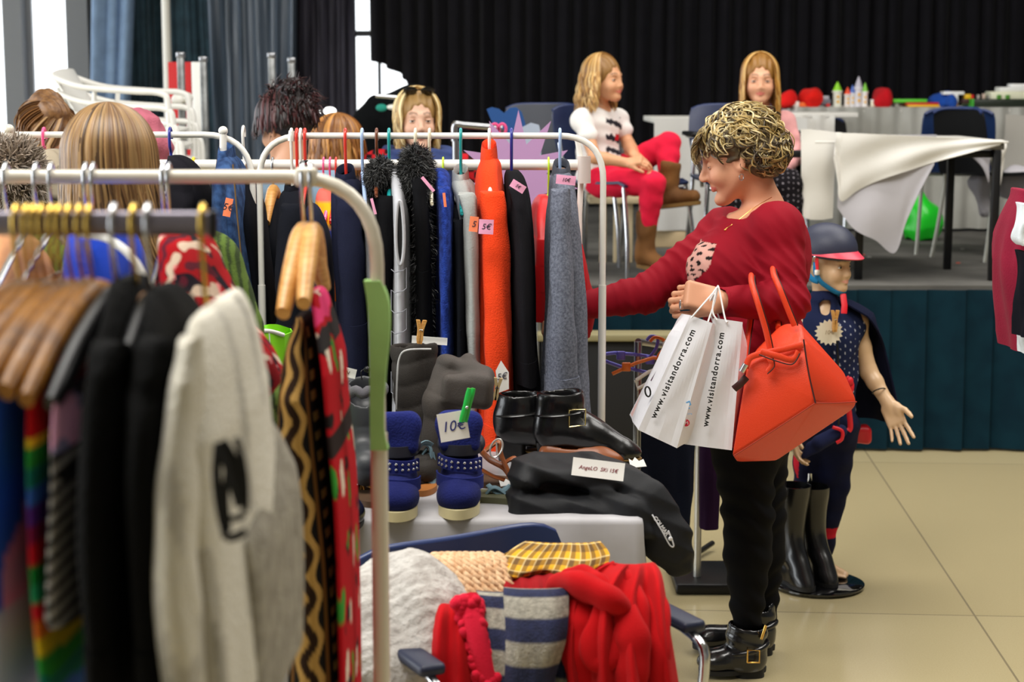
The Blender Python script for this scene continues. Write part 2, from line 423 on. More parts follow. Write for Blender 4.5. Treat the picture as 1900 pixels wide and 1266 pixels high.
drape('window_curtain', 'dark grey curtain ending beside the bright gap left of the black stage curtain', X(520, 13.7), X(655, 13.7), 13.7, .1, 5.4, cloth('charcoal_curtain', '44424E', bump=0, rough=.5, c2='26242C', vs=3, stretch=(6, 6, .4)), 12, .07, seed=8, top=(X(540, 13.7), X(655, 13.7)))  # charcoal streaks run vertically, fold light and dark painted into the colour
# stage skirt with box pleats
r = np.random.RandomState(3); xs_ = np.arange(-.45, 7.2, .012); ys_ = np.zeros_like(xs_); x = -.5; pl = []
while x < 7.3: pl.append(x); x += .13+.07*r.rand()
pl = A(pl); k = np.searchsorted(pl, xs_)-1; ys_ = -(xs_-pl[k])/.16*.035
gr = np.zeros((8, len(xs_), 3))
for i, t in enumerate(np.linspace(0, 1, 8)):
    gr[i, :, 0] = xs_; gr[i, :, 1] = STY-.012+ys_*(1-.6*t)+.006*np.sin(xs_*23+t*2); gr[i, :, 2] = .012+(STZ-.03)*t
tag(Geo().grid(gr, thick=.004).make('stage_skirt', teal_sk), 'dark teal pleated skirt hanging from the front edge of the stage', 'skirt')
# step in front of the stage
t = thing('stage_step', 'black stage step with a pale wooden edge behind the shopping bags', 'step', (P(1150, 620, 7.5)[0], 7.5, 0))
z0 = P(0, 620, 7.3)[2]-.015
Geo().box((P(1140, 0, 7.5)[0], 7.38, z0/2-.01), (.62, .14, z0-.02), bev=.006).make('body', mat('step_black', '08080A', rough=.7), t)
Geo().box((P(1140, 0, 7.5)[0], 7.35, z0), (.66, .14, .03), bev=.005).make('tread', mat('step_wood', '8E8662', rough=.7), t)

# ------------------------------------------------------------------ garment racks
R20 = .0105
def arc(c, a, b, n=10):                            # quarter curve from a over corner c to b
    return [(1-t)**2*A(a)+2*t*(1-t)*A(c)+t*t*A(b) for t in np.linspace(0, 1, n)]
RZT = 1.553
def arch_rack(name, label, xl, xr, Y, z, rc, m, r=.0105, left=True, right=True, yd=0):
    cx = (xl+xr)/2; t = thing(name, label, 'clothes rack', (cx, Y, 0), 'white tubular clothes racks')
    pts = []
    if left: pts += [A([xl, Y, z-.42])]+arc((xl, Y, z), (xl, Y, z-rc), (xl+rc, Y, z))
    else: pts += [A([xl, Y, z])]
    if right: pts += arc((xr, Y, z), (xr-rc, Y, z), (xr, Y, z-rc))+[A([xr, Y, z-.42])]
    else: pts += [A([xr, Y, z])]
    Geo().tube(A(pts), r, 12).make('top_rail', m, t)
    for on, x in ((left, xl), (right, xr)):
        if on:
            Geo().tube([(x, Y, z-.40), (x, Y, .03)], r*1.25, 12).make('post', m, t)
            Geo().tube([(x, Y-.28, .03), (x, Y+.45, .03)], r*1.1, 10).make('foot', m, t)
    return t
XA = lambda px, py, Y: P(px, py, Y)[0]
MY = 4.62
z_mid = P(0, 252, MY)[2]
mid = arch_rack('clothes_rack', 'white tubular rack holding the orange coat and dark jackets behind the shoe table', XA(485, 500, MY), XA(1118, 500, MY), MY, z_mid, .12, WENAM, r=.0085)
LY = 4.72
left = arch_rack('clothes_rack', 'white tubular rack holding the denim jacket, behind the long-haired person', -2.2, XA(472, 500, LY), LY, P(0, 250, LY)[2], .13, WENAM, r=.0085, left=False)
# second, lower and thicker rail of each of these racks, with end brackets
RY2 = 5.05; z2 = P(0, 306, RY2)[2]
for t, xa, xb in ((mid, 446, 1078), (left, -60, 402)):
    Geo().tube([P(xa, 306, RY2)*[1, 1, 0]+[0, 0, z2], P(xb, 306, RY2)*[1, 1, 0]+[0, 0, z2]], .0155, 14).make('lower_rail', WENAM, t)
xr2 = XA(1076, 480, RY2)
g = Geo(); g.tube([P(1066, 252, RY2), P(1072, 262, RY2), P(1078, 300, RY2), P(1078, 335, RY2), P(1075, 400, RY2), (xr2, RY2, .9), (xr2, RY2, .03)], .0085, 10); g.make('post', WENAM, mid)
g = Geo(); g.tube([P(1084, 290, RY2-.02), P(1084, 340, RY2-.02)], .019, 12); g.make('bracket', mat('frosted_plastic', 'E6DAD2', rough=.3, trans=.3), mid)
for px in (414,):
    Geo().tube([P(px, 240, LY-.015), P(px, 292, LY-.015)], .010, 10).ball(P(px, 243, LY-.015), .013).make('joint', WENAM, left)
Geo().tube([P(17, 236, LY-.015), P(17, 275, LY-.015)], .011, 10).ball(P(17, 240, LY-.015), .014).make('joint', CENAM, left)
Geo().tube([P(542, 243, MY-.01), P(540, 262, MY-.01)], .009, 10).make('joint', WENAM, mid)
# near cream rack whose post runs down the middle of the view
FY = 2.65; zf = P(0, 328, FY)[2]
near = arch_rack('clothes_rack', 'large cream rack in front, its post wrapped with light green tape', -1.2, XA(702, 700, FY), FY, zf, .135, CENAM, r=.0108, left=False)
xp = XA(702, 700, FY)
g = Geo()
pts = [P(692, 520, FY), P(699, 560, FY), P(703, 620, FY), P(704, 700, FY), P(704, 790, FY), P(704, 832, FY)]
rings = []
for i, p in enumerate(pts):
    wv = [.013, .0135, .014, .014, .0135, .013][i]; y0, y1 = -.0165, .014
    sh = .006*math.sin(i*1.3)
    rings.append([p+[-wv, y0, 0], p+[wv+sh, y0, 0], p+[wv+sh, y1, 0], p+[-wv, y1, 0]])
g.loft(smooth_path(A(rings).reshape(len(pts), 12), 5).reshape(-1, 4, 3)); g.make('tape', cloth('light_green_cloth', '9CC77A', bump=.1), near)
Geo().box(P(569, 328, FY)+[0, -.004, 0], (.034, .03, .03), bev=.006).make('joint', CENAM, near)
# dark oval rail of the nearest rack
DY = 1.75; zd = P(0, 415, DY)[2]
t = thing('clothes_rack', 'dark metal rack with a flat oval rail full of gold hangers', 'clothes rack', (-1.0, DY, 0))
a = P(392, 417, DY); rings = []
th = np.linspace(0, 2*math.pi, 20, endpoint=False)
for x in np.linspace(-1.3, a[0], 12): rings.append(np.stack([np.full(20, x), DY+.0075*np.sign(np.sin(th))*np.abs(np.sin(th))**.6, zd+.0125*np.cos(th)], 1))
Geo().loft(A(rings)).make('rail', mat('dark_oval_rail', '8A8490', rough=.38, metal=.7), t)
Geo().box(a+[.002, 0, 0], (.008, .018, .030), bev=.003).make('end_cap', BLACKM, t)
Geo().box((-1.3, DY, zd/2), (.03, .03, zd), bev=.003).make('post', BLACKM, t)
Geo().box((-1.3, DY, .02), (.05, .6, .04), bev=.005).make('foot', BLACKM, t)
# ------------------------------------------------------------------ hangers and hanging garments
def loft_garment(prof, Y0, D, seed=1, fold=.16, n=60, dn=.05, yoff=0.0, sub=6, kf=None, droop=.10, ns=8):
    """prof: (y, xl, xr) outline rows in the photograph at the garment's near face; D: half depth along the hanger"""
    r = np.random.RandomState(seed); rows = smooth_path(A(prof, float), sub); m = len(rows)
    y0, y1 = rows[0][0], rows[-1][0]; rings = []; th = np.linspace(0, 2*math.pi, n, endpoint=False)
    ph = r.rand(8)*6.28; kk = [2, 3, 5, 7]; L0 = None
    for i, (y, xl, xr) in enumerate(rows):
        s = (y-y0)/max(1, (M(1, Y0)**-1)*.13)       # distance below the neck in units of 13 cm
        d = D*(dn/D+(1-dn/D)*min(1, s)**.6)
        yc = Y0+yoff; a = P((xl+xr)/2, y, yc-d); wl = max(.004, M((xr-xl)/2, yc-d)); yfar = yc+.7*d
        if Y0 > 4.4: e0, e1 = a[0]-wl, a[0]+wl
        elif xl+xr < 1900: e0 = P(xl, y, yc-d)[0]; e1 = max(P(xr, y, yfar)[0], e0+1.3*wl) if P(xr, y, yfar)[0] < e0+2*wl else e0+2*wl; e1 = min(e1, e0+2*wl)
        else: e1 = P(xr, y, yc-d)[0]; e0 = max(min(P(xl, y, yfar)[0], e1-1.3*wl), e1-2*wl)
        a = A([(e0+e1)/2, a[1], a[2]]); wl = max(.004, (e1-e0)/2)
        t = (y-y0)/(y1-y0+1e-6); am = wl*fold*min(1, .25+t*1.3)
        f = sum(np.sin(k*th+ph[j]+t*(2.2+j)*math.sin(ph[j+4]))/(1+.25*j) for j, k in enumerate(kk))
        f = f-.9*np.abs(np.sin(4.5*th+ph[2]+1.6*t+.8*math.sin(5*t+ph[5])))**.6+.35*np.sin(9*t+2*th+ph[3])
        fz = am*.95*f
        cx = np.cos(th); sy = np.sin(th)
        x = np.sign(cx)*np.abs(cx)**.75*(wl+fz); yy = np.sign(sy)*np.abs(sy)**.85*(d+fz*.8)
        z = np.full(n, a[2])
        rings.append(np.stack([a[0]+x, yc+yy, z], 1))
    return A(rings)
def fur(g, c, r, n, L, col=(.02, .02, .02), down=.5, seed=1, wd=.0014, R=None):
    rs = np.random.RandomState(seed); c = A(c, float)
    for i in range(n):
        d = nrm(rs.normal(size=3)); p = d*r; p = c+(p if R is None else R@p)
        v = nrm(d*(1-down)+A([0, 0, -down])+rs.normal(size=3)*.35)*L*(.6+.8*rs.rand())
        s = nrm(np.cross(v, rs.normal(size=3)))*wd; k = nrm(np.cross(v, s))*wd
        mid_ = p+v*.55+rs.normal(size=3)*L*.12
        cc = np.clip(A(col)*(.5+rs.rand()), 0, 1)
        g.add([p+s, p-s*.5+k, p-s*.5-k, mid_+s*.7, mid_-s*.35+k*.7, mid_-s*.35-k*.7, p+v], [(0, 1, 4, 3), (1, 2, 5, 4), (2, 0, 3, 5), (3, 4, 6), (4, 5, 6), (5, 3, 6)], cc)
    return g
def band(rings, i0, i1, off, g=None, c=None, j0=0, j1=None):
    """a strip lying on a lofted body, moved outward"""
    s = rings[i0:i1+1]; ctr = s.mean(1, keepdims=True); q = ctr+(s-ctr)*(1+off)
    if j1 is not None: q = q[:, j0:j1]; return (g or Geo()).grid(q, c, thick=.002)
    return (g or Geo()).loft(q, False, c)
GN = {}
def garment(name, label, cat, prof, Y0, D, mt, group=None, seed=1, fold=.16, sleeve=None, collar=None, hem=True, colf=None, dn=.05, droop=.1, n=60, sub=6, smat=None, yoff=0, open_end=False, center=False):
    rings = loft_garment(prof, Y0, D, seed, fold, n, dn, yoff, sub)
    top = rings[0].mean(0); t = thing(name, label, cat, (top[0], Y0+yoff, rings[:, :, 2].min()), group)
    c = None
    if colf: c = colf(rings)
    g = Geo(); g.loft(rings, True, c); g.make('body', mt, t, smooth='all')
    if sleeve is not None:                            # (y_top, y_bottom, share of width, shift)
        ya, yb, ws, sh = sleeve; rows = smooth_path(A(prof, float), sub); rr = rows[(rows[:, 0] >= ya) & (rows[:, 0] <= yb)]
        pr = []
        for q, (y, a, b) in enumerate(rr):
            u = q/max(1, len(rr)-1); cxx = (a+b)/2+sh*(b-a); w_ = (b-a)/2*ws*(1-.18*u); pr.append((y, cxx-w_, cxx+w_))
        yy = Y0-D*.93+yoff; gs = []; th = np.linspace(0, 2*math.pi, 28, endpoint=False); rs = np.random.RandomState(seed+50); ph = rs.rand(4)*6.28
        for q, (y, a, b) in enumerate(pr):
            u = q/max(1, len(pr)-1); w_ = M((b-a)/2, yy); p = P((a+b)/2, y, yy-.02); k = min(1, .35+3.5*u)
            wr = w_*(1+.10*np.sin(2*th+ph[0]+5*u)+.07*np.sin(5*th+ph[1]+u*9)+.05*math.sin(22*u+ph[2])+.05*np.sin(3*th+31*u+ph[3])*u)
            gs.append(np.stack([p[0]+np.cos(th)*wr, yy+.006-np.sin(th)*.042*k-.02*u+.012*math.sin(7*u), np.full(28, p[2])+.004*np.sin(th*2+u*9)], 1))
        gs = A(gs); sm = Geo(); sm.loft(gs, True, colf(gs) if colf else None); sm.make('sleeve', smat or mt, t, smooth='all')
        if len(gs) > 6: e = gs[-3:]; Geo().loft(e.mean(1, keepdims=True)+(e-e.mean(1, keepdims=True))*1.06, True, colf(e) if colf else None).make('cuff', smat or mt, t, smooth='all')
    if collar is not None:                            # a folded collar round the neck
        cm, hh = collar; r0 = rings[1]; cc = r0.mean(0); th = np.linspace(0, 2*math.pi, 30, endpoint=False); rg = []
        ax = max(.012, np.ptp(r0[:, 0])/2); ay = np.ptp(r0[:, 1])/2
        for zz, k in ((0, .85), (hh, .95), (hh*1.15, 1.08), (hh*.6, 1.2), (-hh*.35, 1.32)):
            rg.append(np.stack([cc[0]+ax*k*np.cos(th), cc[1]+ay*k*np.sin(th), cc[2]+zz+.012*np.sin(th)-0*th], 1))
        Geo().loft(A(rg), False).make('collar', cm, t, smooth='all')
    return t, rings
def hanger(label, px, Y0, z0, yneck, m, kind='plastic', tipdx=0, drop=.085, span=.2, group=None, hookm=None, rr=.0155, tr=.0042, name='clothes_hanger', full=True, fardx=None):
    x = P(px, 250 if Y0 > 4 else 328, Y0)[0] if Y0 != DY else P(px, 415, Y0)[0]
    zn = P(px, yneck, Y0)[2]; t = thing(name, label, 'hanger', (x, Y0, zn-drop), group)
    hk = smooth_path([(x, Y0+rr, z0-.012), (x, Y0+rr, z0+.004), (x, Y0, z0+rr+.002), (x, Y0-rr, z0+.004), (x, Y0-rr*.8, z0-.03), (x, Y0, zn+.012), (x, Y0, zn-.005)], 6)
    Geo().tube(hk, tr if kind != 'wood' else tr*.8, 8).make('hook', hookm or m, t)
    fd = -tipdx if fardx is None else fardx
    near_, far_ = A([x+tipdx, Y0-span, zn-drop]), A([x+fd, Y0+span, zn-drop]); nk = A([x, Y0, zn-.004])
    if kind == 'wood':
        pts = smooth_path([near_, near_*.55+nk*.45+[0, 0, .012], nk, far_*.55+nk*.45+[0, 0, .012], far_], 7)
        Geo().tube(pts, .0105+.006*np.sin(np.linspace(0, math.pi, len(pts))) if Y0 != DY else .0075+.0045*np.sin(np.linspace(0, math.pi, len(pts))), 12, flat=1.25, up=(0, 0, 1)).make('arm', m, t)
    else:
        Geo().tube(smooth_path([near_, near_*.5+nk*.5+[0, 0, .008], nk, far_*.5+nk*.5+[0, 0, .008], far_], 6), .0055, 10).make('arm', m, t)
        if full: Geo().tube(smooth_path([near_, near_+[0, .012, -.014], far_+[0, -.012, -.014], far_], 6), .0045, 8).make('bar', m, t)
    return t
def card(name, label, px, py, Y, wpx, hpx, rot, m, txt=None, ink=INK, size=.6, group=None, yaw=0, pitch=0, shape=None, cat='price tag', bend=0):
    c = P(px, py, Y); w_, h_ = M(wpx, Y), M(hpx, Y)
    R = RZ(yaw)@RX(math.pi/2+pitch)@RZ(math.radians(rot))
    t = thing(name, label, cat, c-[0, 0, h_/2], group)
    if shape is None:
        n = 9; u = np.linspace(-.5, .5, n); gg = np.zeros((n, n, 3))
        for i in range(n):
            for j in range(n): gg[i, j] = R@A([u[j]*w_, u[i]*h_, bend*w_*(.25-u[j]**2)+.0004*math.sin(5*u[i]+px)])+c
        Geo().grid(gg, thick=.0006).make('paper', m, t, smooth='all')
    else:
        pts = A([[a*w_, b*h_, 0] for a, b in shape])@R.T+c
        Geo().poly(pts, R@A([0, 0, -.0012])).make('paper', m, t, smooth=False)
    if txt: text_obj('handwriting', txt, h_*size, c+R@A([0, 0, .0012+bend*w_*.25]), R, ink, t, extrude=.0002, shear=.25)
    return t
CR, CRH = 'coats and jackets on the rack behind the shoe table', 'hangers on the rack behind the shoe table'
plas = lambda n, c: mat('plastic_'+n, c, rough=.3, coat=.2)
pRed, pWht, pLB, pBrn, pTeal, pCrm, pNavy, pPink, pLime = plas('red', 'E23A2E'), plas('white', 'F0EEE6'), plas('pale_blue', 'A8C0E6'), plas('brown', '6E3A22'), plas('teal', '1E9C9C'), plas('cream', 'E6DCC0'), plas('navy', '28308E'), plas('pink', 'F0558C'), plas('lime', 'C0E020')
z_ = z_mid
for px, yn, m, k, lb, tx in (
    (541, 350, pWht, 'plastic', 'white plastic hanger at the curved end of the coat rack', -.004), (551, 352, pRed, 'plastic', 'red plastic hanger squeezed between two white hangers', 0),
    (558, 352, pWht, 'plastic', 'white plastic hanger right after the squeezed red one', .004), (566, 345, pRed, 'plastic', 'red plastic hanger with a black hair tie on its hook', .006),
    (641, 328, pRed, 'plastic', 'red plastic hanger standing alone, holding the black zip jacket', .004), (672, 318, pLB, 'plastic', 'pale blue plastic hanger holding the thin grey knit', .02),
    (699, 300, pBrn, 'plastic', 'brown hanger over the first black fur collar', .01), (722, 314, pTeal, 'plastic', 'teal hanger holding the silver quilted vest', .01),
    (771, 300, pCrm, 'plastic', 'cream hanger holding the long black furry coat', .01), (797, 315, pCrm, 'plastic', 'cream hanger holding the royal blue wool coat', .012),
    (855, 332, pTeal, 'plastic', 'teal hanger holding the light grey coat', .006), (908, 300, pWht, 'plastic', 'thick white hanger holding the orange coat', .004),
    (949, 322, pNavy, 'plastic', 'navy blue hanger holding the plain black coat', .01), (1039, 322, pLB, 'plastic', 'pale blue hanger holding the grey marl coat at the rack end', .005)):
    hanger(lb, px, MY, z_, yn, m, k, tipdx=tx, group=CRH, span=.17, drop=.07)
sc_ = P(566, 300, MY); g = Geo()
for i in range(3): g.lathe([(.006, -.004), (.0135, 0), (.006, .004), (.004, 0)], sc_+[.002*i-.002, -.012, -.012*i], 14, R=RY(.3*i-.3), cap=False)
tag(g.make('hair_tie', BLACKINK), 'black elastic hair tie twisted round a red hanger hook', 'hair tie')
def jk(label, prof, c, D=.19, seed=1, m=None, sleeve=(0, 0, 0, 0), cat='coat', Y0=MY, name='coat', group=CR, collar=None, **k):
    mm = m or cloth('cloth_'+c, c)
    y0, y1 = prof[0][0], prof[-1][0]
    if sleeve == (0, 0, 0, 0): sleeve = (y0+28, min(y1, y0+400), .72, .06)
    if collar == 1: collar = (mm, .02)
    return garment(name, label, cat, prof, Y0, D, mm, group, seed, sleeve=sleeve, collar=collar, **k)
jk('black blazer hanging beside the curved rack post', [(352, 528, 548), (368, 512, 562), (430, 498, 575), (600, 492, 588), (900, 490, 600)], '14161E', seed=2, collar=1)
jk('dark navy jacket under the squeezed red hanger', [(380, 556, 572), (395, 548, 586), (470, 545, 600), (640, 548, 610), (900, 548, 612)], '202848', seed=3)
jk('black jacket with folded collar under the lone red hanger', [(330, 622, 650), (345, 612, 664), (375, 606, 674), (450, 606, 684), (600, 612, 690), (900, 612, 698)], '1E2136', seed=4, name='jacket', cat='jacket', collar=1)
jk('thin grey striped knit under the pale blue hanger', [(362, 668, 684), (380, 664, 694), (430, 668, 702), (600, 676, 706), (860, 680, 706)], '6E6E72', seed=5, name='cardigan', cat='cardigan')
furc = cloth('cloth_black_wool', '0D0D10')
t, rg = jk('black coat with a shaggy fur collar under the brown hanger', [(335, 690, 715), (352, 688, 728), (420, 688, 738), (600, 688, 728), (900, 688, 728)], '0D0D10', seed=6, m=furc)
FURM = mat('black_fur', None, vcol=True, rough=.5)
g = Geo(); fur(g, P(707, 330, MY-.06), (.033, .09, .045), 4200, .02, seed=2); g.make('fur_collar', FURM, t)
silv = mat('silver_quilt', 'B9BAC0', rough=.42, bump=.25, bs=60, sheen=.1)
t, rg = jk('silver grey quilted vest with a long arm opening', [(314, 716, 738), (332, 718, 750), (380, 722, 755), (480, 724, 756), (560, 722, 758), (700, 722, 760), (860, 722, 760)], 'B9BAC0', seed=7, m=silv, D=.235, yoff=-.02, name='vest', cat='vest', sleeve=None, fold=.08)
c0 = P(742, 432, MY-.262); g = Geo(); th = np.linspace(0, 2*math.pi, 28, endpoint=False)
hole = [(c0[0]+M(7, MY)*math.cos(a)*(1-.4*math.sin(a)*.3), c0[1], c0[2]+M(56, MY)*math.sin(a)) for a in th]
g.poly(hole, (0, .01, 0)); g.make('arm_opening', mat('armhole_dark', '0A0A0C'), t, smooth=False)  # flat dark patch paints in the shaded inside of the open armhole
Geo().tube(A(hole+hole[:1]), .0045, 8, cap=False).make('piping', silv, t)
sq = []
for i in range(10):
    y = 500+i*38; q = [P(726, y, MY-.250), P(733, y+6, MY-.262), P(748, y+2, MY-.262), P(754, y-3, MY-.250)]; sq += q if i % 2 == 0 else q[::-1]
g = Geo(); g.tube(A(sq), .0012, 5); g.make('stitching', mat('silver_seam', '8E9098'), t)
t, rg = jk('long black furry coat under a cream hanger', [(300, 760, 785), (330, 752, 795), (380, 756, 800), (500, 760, 806), (900, 762, 812)], '0D0D10', seed=8, m=furc)
g = Geo(); fur(g, P(772, 335, MY-.07), (.040, .10, .085), 6500, .022, seed=3); fur(g, P(786, 520, MY-.17), (.02, .03, .24), 3500, .02, seed=4, down=.7); g.make('fur_trim', FURM, t)
jk('royal blue wool coat between the furry coat and the light grey coat', [(315, 802, 822), (335, 802, 834), (400, 808, 840), (560, 808, 842), (870, 812, 846)], '24409E', seed=9, m=cloth('blue_wool', '2B48A8', bs=300, bump=.7, c2='182C74', vs=60))
jk('plain black coat half hidden left of the light grey coat', [(380, 838, 852), (410, 836, 862), (560, 840, 866), (880, 842, 868)], '101218', seed=10)
jk('light grey coat under a teal hanger', [(330, 842, 864), (350, 836, 880), (400, 846, 890), (560, 856, 892), (700, 858, 896), (860, 858, 896)], 'A5A8A6', seed=11, m=cloth('grey_wool', 'A9ACAA', bs=200), collar=1)
t, rg = jk('bright orange wool coat with a pink price tag', [(292, 895, 918), (304, 890, 928), (330, 882, 932), (375, 880, 938), (440, 884, 944), (560, 880, 950), (700, 877, 954), (860, 876, 956)], 'F4471C', seed=12, m=cloth('orange_wool', 'F4471C', bs=260, bump=.5), D=.2, sleeve=(355, 850, .78, .1), collar=(cloth('orange_wool', 'F4471C'), .03))
t, rg = jk('plain black coat between the orange coat and the red puffer jacket', [(318, 938, 962), (336, 934, 974), (380, 936, 986), (450, 940, 992), (600, 944, 996), (740, 946, 1006), (900, 946, 1010)], '1B1A1E', seed=13, D=.19)
jk('grey marl wool coat at the right end of the coat rack', [(318, 1030, 1055), (334, 1024, 1066), (380, 1022, 1074), (460, 1016, 1082), (600, 1010, 1094), (720, 1005, 1104), (860, 1003, 1108)], '6F7380', seed=14, m=cloth('grey_marl', '7A7F8E', bs=500, bump=.6, c2='5A5E6C', vs=160), D=.2, sleeve=(350, 760, .72, -.12), collar=(cloth('dark_marl', '4A4D58'), .018))
for lb, px, py, w_, h_, rot, m, tx, Yt in (
    ('pink price tag reading 5€ pinned on the orange coat', 902, 421, 27, 27, -3, PINKP, '5€', MY-.28), ('orange price tag reading 5 pinned on the light grey coat', 879, 416, 16, 28, -6, ORANGEP, '5', MY-.27),
    ('slanted pink price tag on the plain black coat', 961, 346, 28, 15, -32, PINKP, '5€', MY-.26), ('curled pink price tag on the grey marl coat', 1050, 334, 36, 17, -6, PINKP, '10€', MY-.26),
    ('orange price tag on the denim jacket', 423, 385, 14, 34, -12, ORANGEP, '5€', LY-.27), ('thin pink tag on the black furry coat', 794, 342, 6, 34, 40, PINKP, None, MY-.27),
    ('narrow orange tag on the royal blue coat', 825, 371, 5, 26, 6, ORANGEP, None, MY-.27), ('thin pink tag on the grey knit', 693, 383, 5, 30, 14, PINKP, None, MY-.27)):
    card('price_tag', lb, px, py, Yt, w_, h_, rot, m, tx, group='price tags on the hanging coats', size=.55, bend=.12)
# second rail of the same rack
jk('black jacket on the second rail in the gap between the two racks', [(372, 498, 515), (395, 478, 524), (440, 462, 535), (600, 455, 545), (900, 450, 550)], '12141A', seed=21, Y0=RY2, sleeve=None)
hanger('wooden hanger with a rounded end left of the curved rack post', 505, RY2, z2, 352, WOOD, 'wood', group=CRH, rr=.018, span=.16, hookm=STEEL)
jk('coral jacket with yellow and navy panels behind the lone red hanger', [(352, 590, 610), (372, 582, 622), (430, 580, 632), (560, 585, 640)], 'F0685C', seed=22, Y0=RY2, sleeve=None, name='jacket', cat='jacket',
   m=VC, colf=lambda R_: np.where((R_[..., 2:3] > 1.36), A(lin('F26A5E')), np.where(R_[..., 2:3] > 1.30, A(lin('F2B020')), np.where(R_[..., 2:3] > 1.2, A(lin('28306E')), A(lin('E8742A'))))))
for px, m, lb in ((600, pPink, 'pink wire hanger hanging over the coral jacket'), (612, pPink, 'second pink wire hanger beside the coral jacket'), (623, pRed, 'small red hanger hook on the second rail'), (822, pLime, 'lime green hanger behind the teal hanger'), (712, pRed, 'red hanger hook just past the brown hanger'), (1018, pLime, 'lime yellow hanger over the red puffer jacket')):
    hanger(lb, px, RY2, z2, 360, m, group=CRH, rr=.019, span=.17, tr=.003, drop=.06)
redp = mat('red_puffer', 'D4181E', rough=.45, bump=.3, bs=25, sheen=.1)
t, rg = jk('glossy red quilted puffer jacket behind the grey marl coat', [(364, 1000, 1022), (380, 990, 1030), (410, 984, 1034), (440, 986, 1034), (450, 984, 1036), (490, 986, 1034), (500, 984, 1038), (540, 986, 1036), (550, 984, 1040), (600, 986, 1040)], 'D4181E', seed=23, Y0=RY2, m=redp, D=.18, name='jacket', cat='jacket', sleeve=None)
jk('crimson shirt hanging behind the grey marl coat', [(440, 1062, 1076), (470, 1060, 1086), (530, 1060, 1098), (590, 1060, 1104), (630, 1066, 1100)], 'C41A22', seed=24, Y0=RY2, D=.14, sleeve=None, name='shirt', cat='shirt')
jk('black coat at the back between the orange coat and silver vest', [(345, 930, 950), (370, 900, 960), (500, 900, 990), (900, 900, 990)], '0E0E10', seed=25, Y0=RY2, sleeve=None)
jk('dark coat at the back behind the silver vest', [(360, 700, 730), (390, 690, 750), (500, 690, 760), (900, 690, 760)], '0E0E12', seed=26, Y0=RY2, sleeve=None)
jk('dark coat at the back behind the light grey coat', [(360, 780, 830), (400, 770, 850), (500, 770, 860), (900, 770, 860)], '0E0E12', seed=27, Y0=RY2, sleeve=None)
# ---- left rack
LR = 'clothes on the rack with the denim jacket'; zl = P(0, 250, LY)[2]
hanger('pink plastic hanger holding the beige and black top', 82, LY, zl, 282, pPink, group=LR, span=.16, tipdx=-.01)
hanger('navy blue plastic hanger holding the dark jacket near the denim one', 316, LY, zl, 290, pNavy, group=LR, span=.16)
hanger('white plastic hanger end sticking up behind the denim jacket', 452, LY+.2, zl, 300, pWht, group=LR, span=.1)
hanger('yellow plastic hanger on the second rail left of the denim jacket', 358, RY2, z2, 350, plas('yellow', 'F4D020'), group=LR, rr=.018, span=.15)
jk('beige and black top under the pink hanger', [(278, 76, 92), (295, 62, 104), (330, 60, 112), (400, 56, 120), (560, 50, 125)], 'B0A08C', seed=31, Y0=LY, group=LR, name='top', cat='top',
   m=VC, colf=lambda R_: np.where(R_[..., 2:3] > 1.41, A(lin('A69A86')), A(lin('17161A'))))
jk('dark charcoal jacket under the navy hanger', [(290, 308, 326), (306, 302, 344), (345, 298, 358), (420, 294, 366), (700, 290, 372)], '1B1A20', seed=32, Y0=LY, group=LR, name='jacket', cat='jacket')
jk('black coat hanging between the navy hanger and the denim jacket', [(385, 350, 372), (400, 344, 384), (460, 342, 394), (700, 340, 400)], '121218', seed=33, Y0=LY, group=LR)
den = cloth('blue_denim', '3F5F92', bs=900, bump=.5, c2='22375E', vs=40)
t, rg = jk('blue denim jacket with an orange price tag', [(288, 402, 424), (305, 394, 434), (340, 388, 440), (420, 392, 448), (520, 402, 462), (650, 412, 478), (860, 418, 488)], '3F5F92', seed=34, Y0=LY, group=LR, m=den, name='jacket', cat='jacket', sleeve=(320, 700, .5, -.22), collar=(den, .022))
Geo().tube(A([P(432, 305, LY-.2), P(440, 400, LY-.215), P(452, 520, LY-.215), P(468, 700, LY-.21)]), .0022, 5).make('seam', mat('denim_seam', '6A5230'), t)
jk('very dark coat hanging right beside the denim jacket', [(330, 436, 452), (350, 432, 464), (450, 440, 476), (600, 450, 492), (860, 460, 500)], '10121A', seed=35, Y0=LY+.08, group=LR, sleeve=None)
fz = P(28, 330, 4.4); t = thing('fur_coat', 'grey brown fluffy hooded coat at the left end of the rack', 'coat', (fz[0], 4.4, fz[2]-.6), LR)
g = Geo(); fur(g, fz, (.055, .09, .085), 2600, .034, col=(.30, .24, .19), down=.2, seed=8, wd=.003); fur(g, fz+[-.06, 0, .03], (.05, .08, .06), 1200, .034, col=(.5, .44, .38), down=.2, seed=9, wd=.003)
g.ball(fz, (.053, .088, .083), col=(.12, .1, .08)); g.make('fur_hood', VCH, t)
Geo().loft(loft_garment([(380, 0, 50), (420, -12, 62), (600, -15, 70)], 4.4, .17, 4)).make('body', cloth('cloth_3A352F', '3A352F'), t, smooth='all')
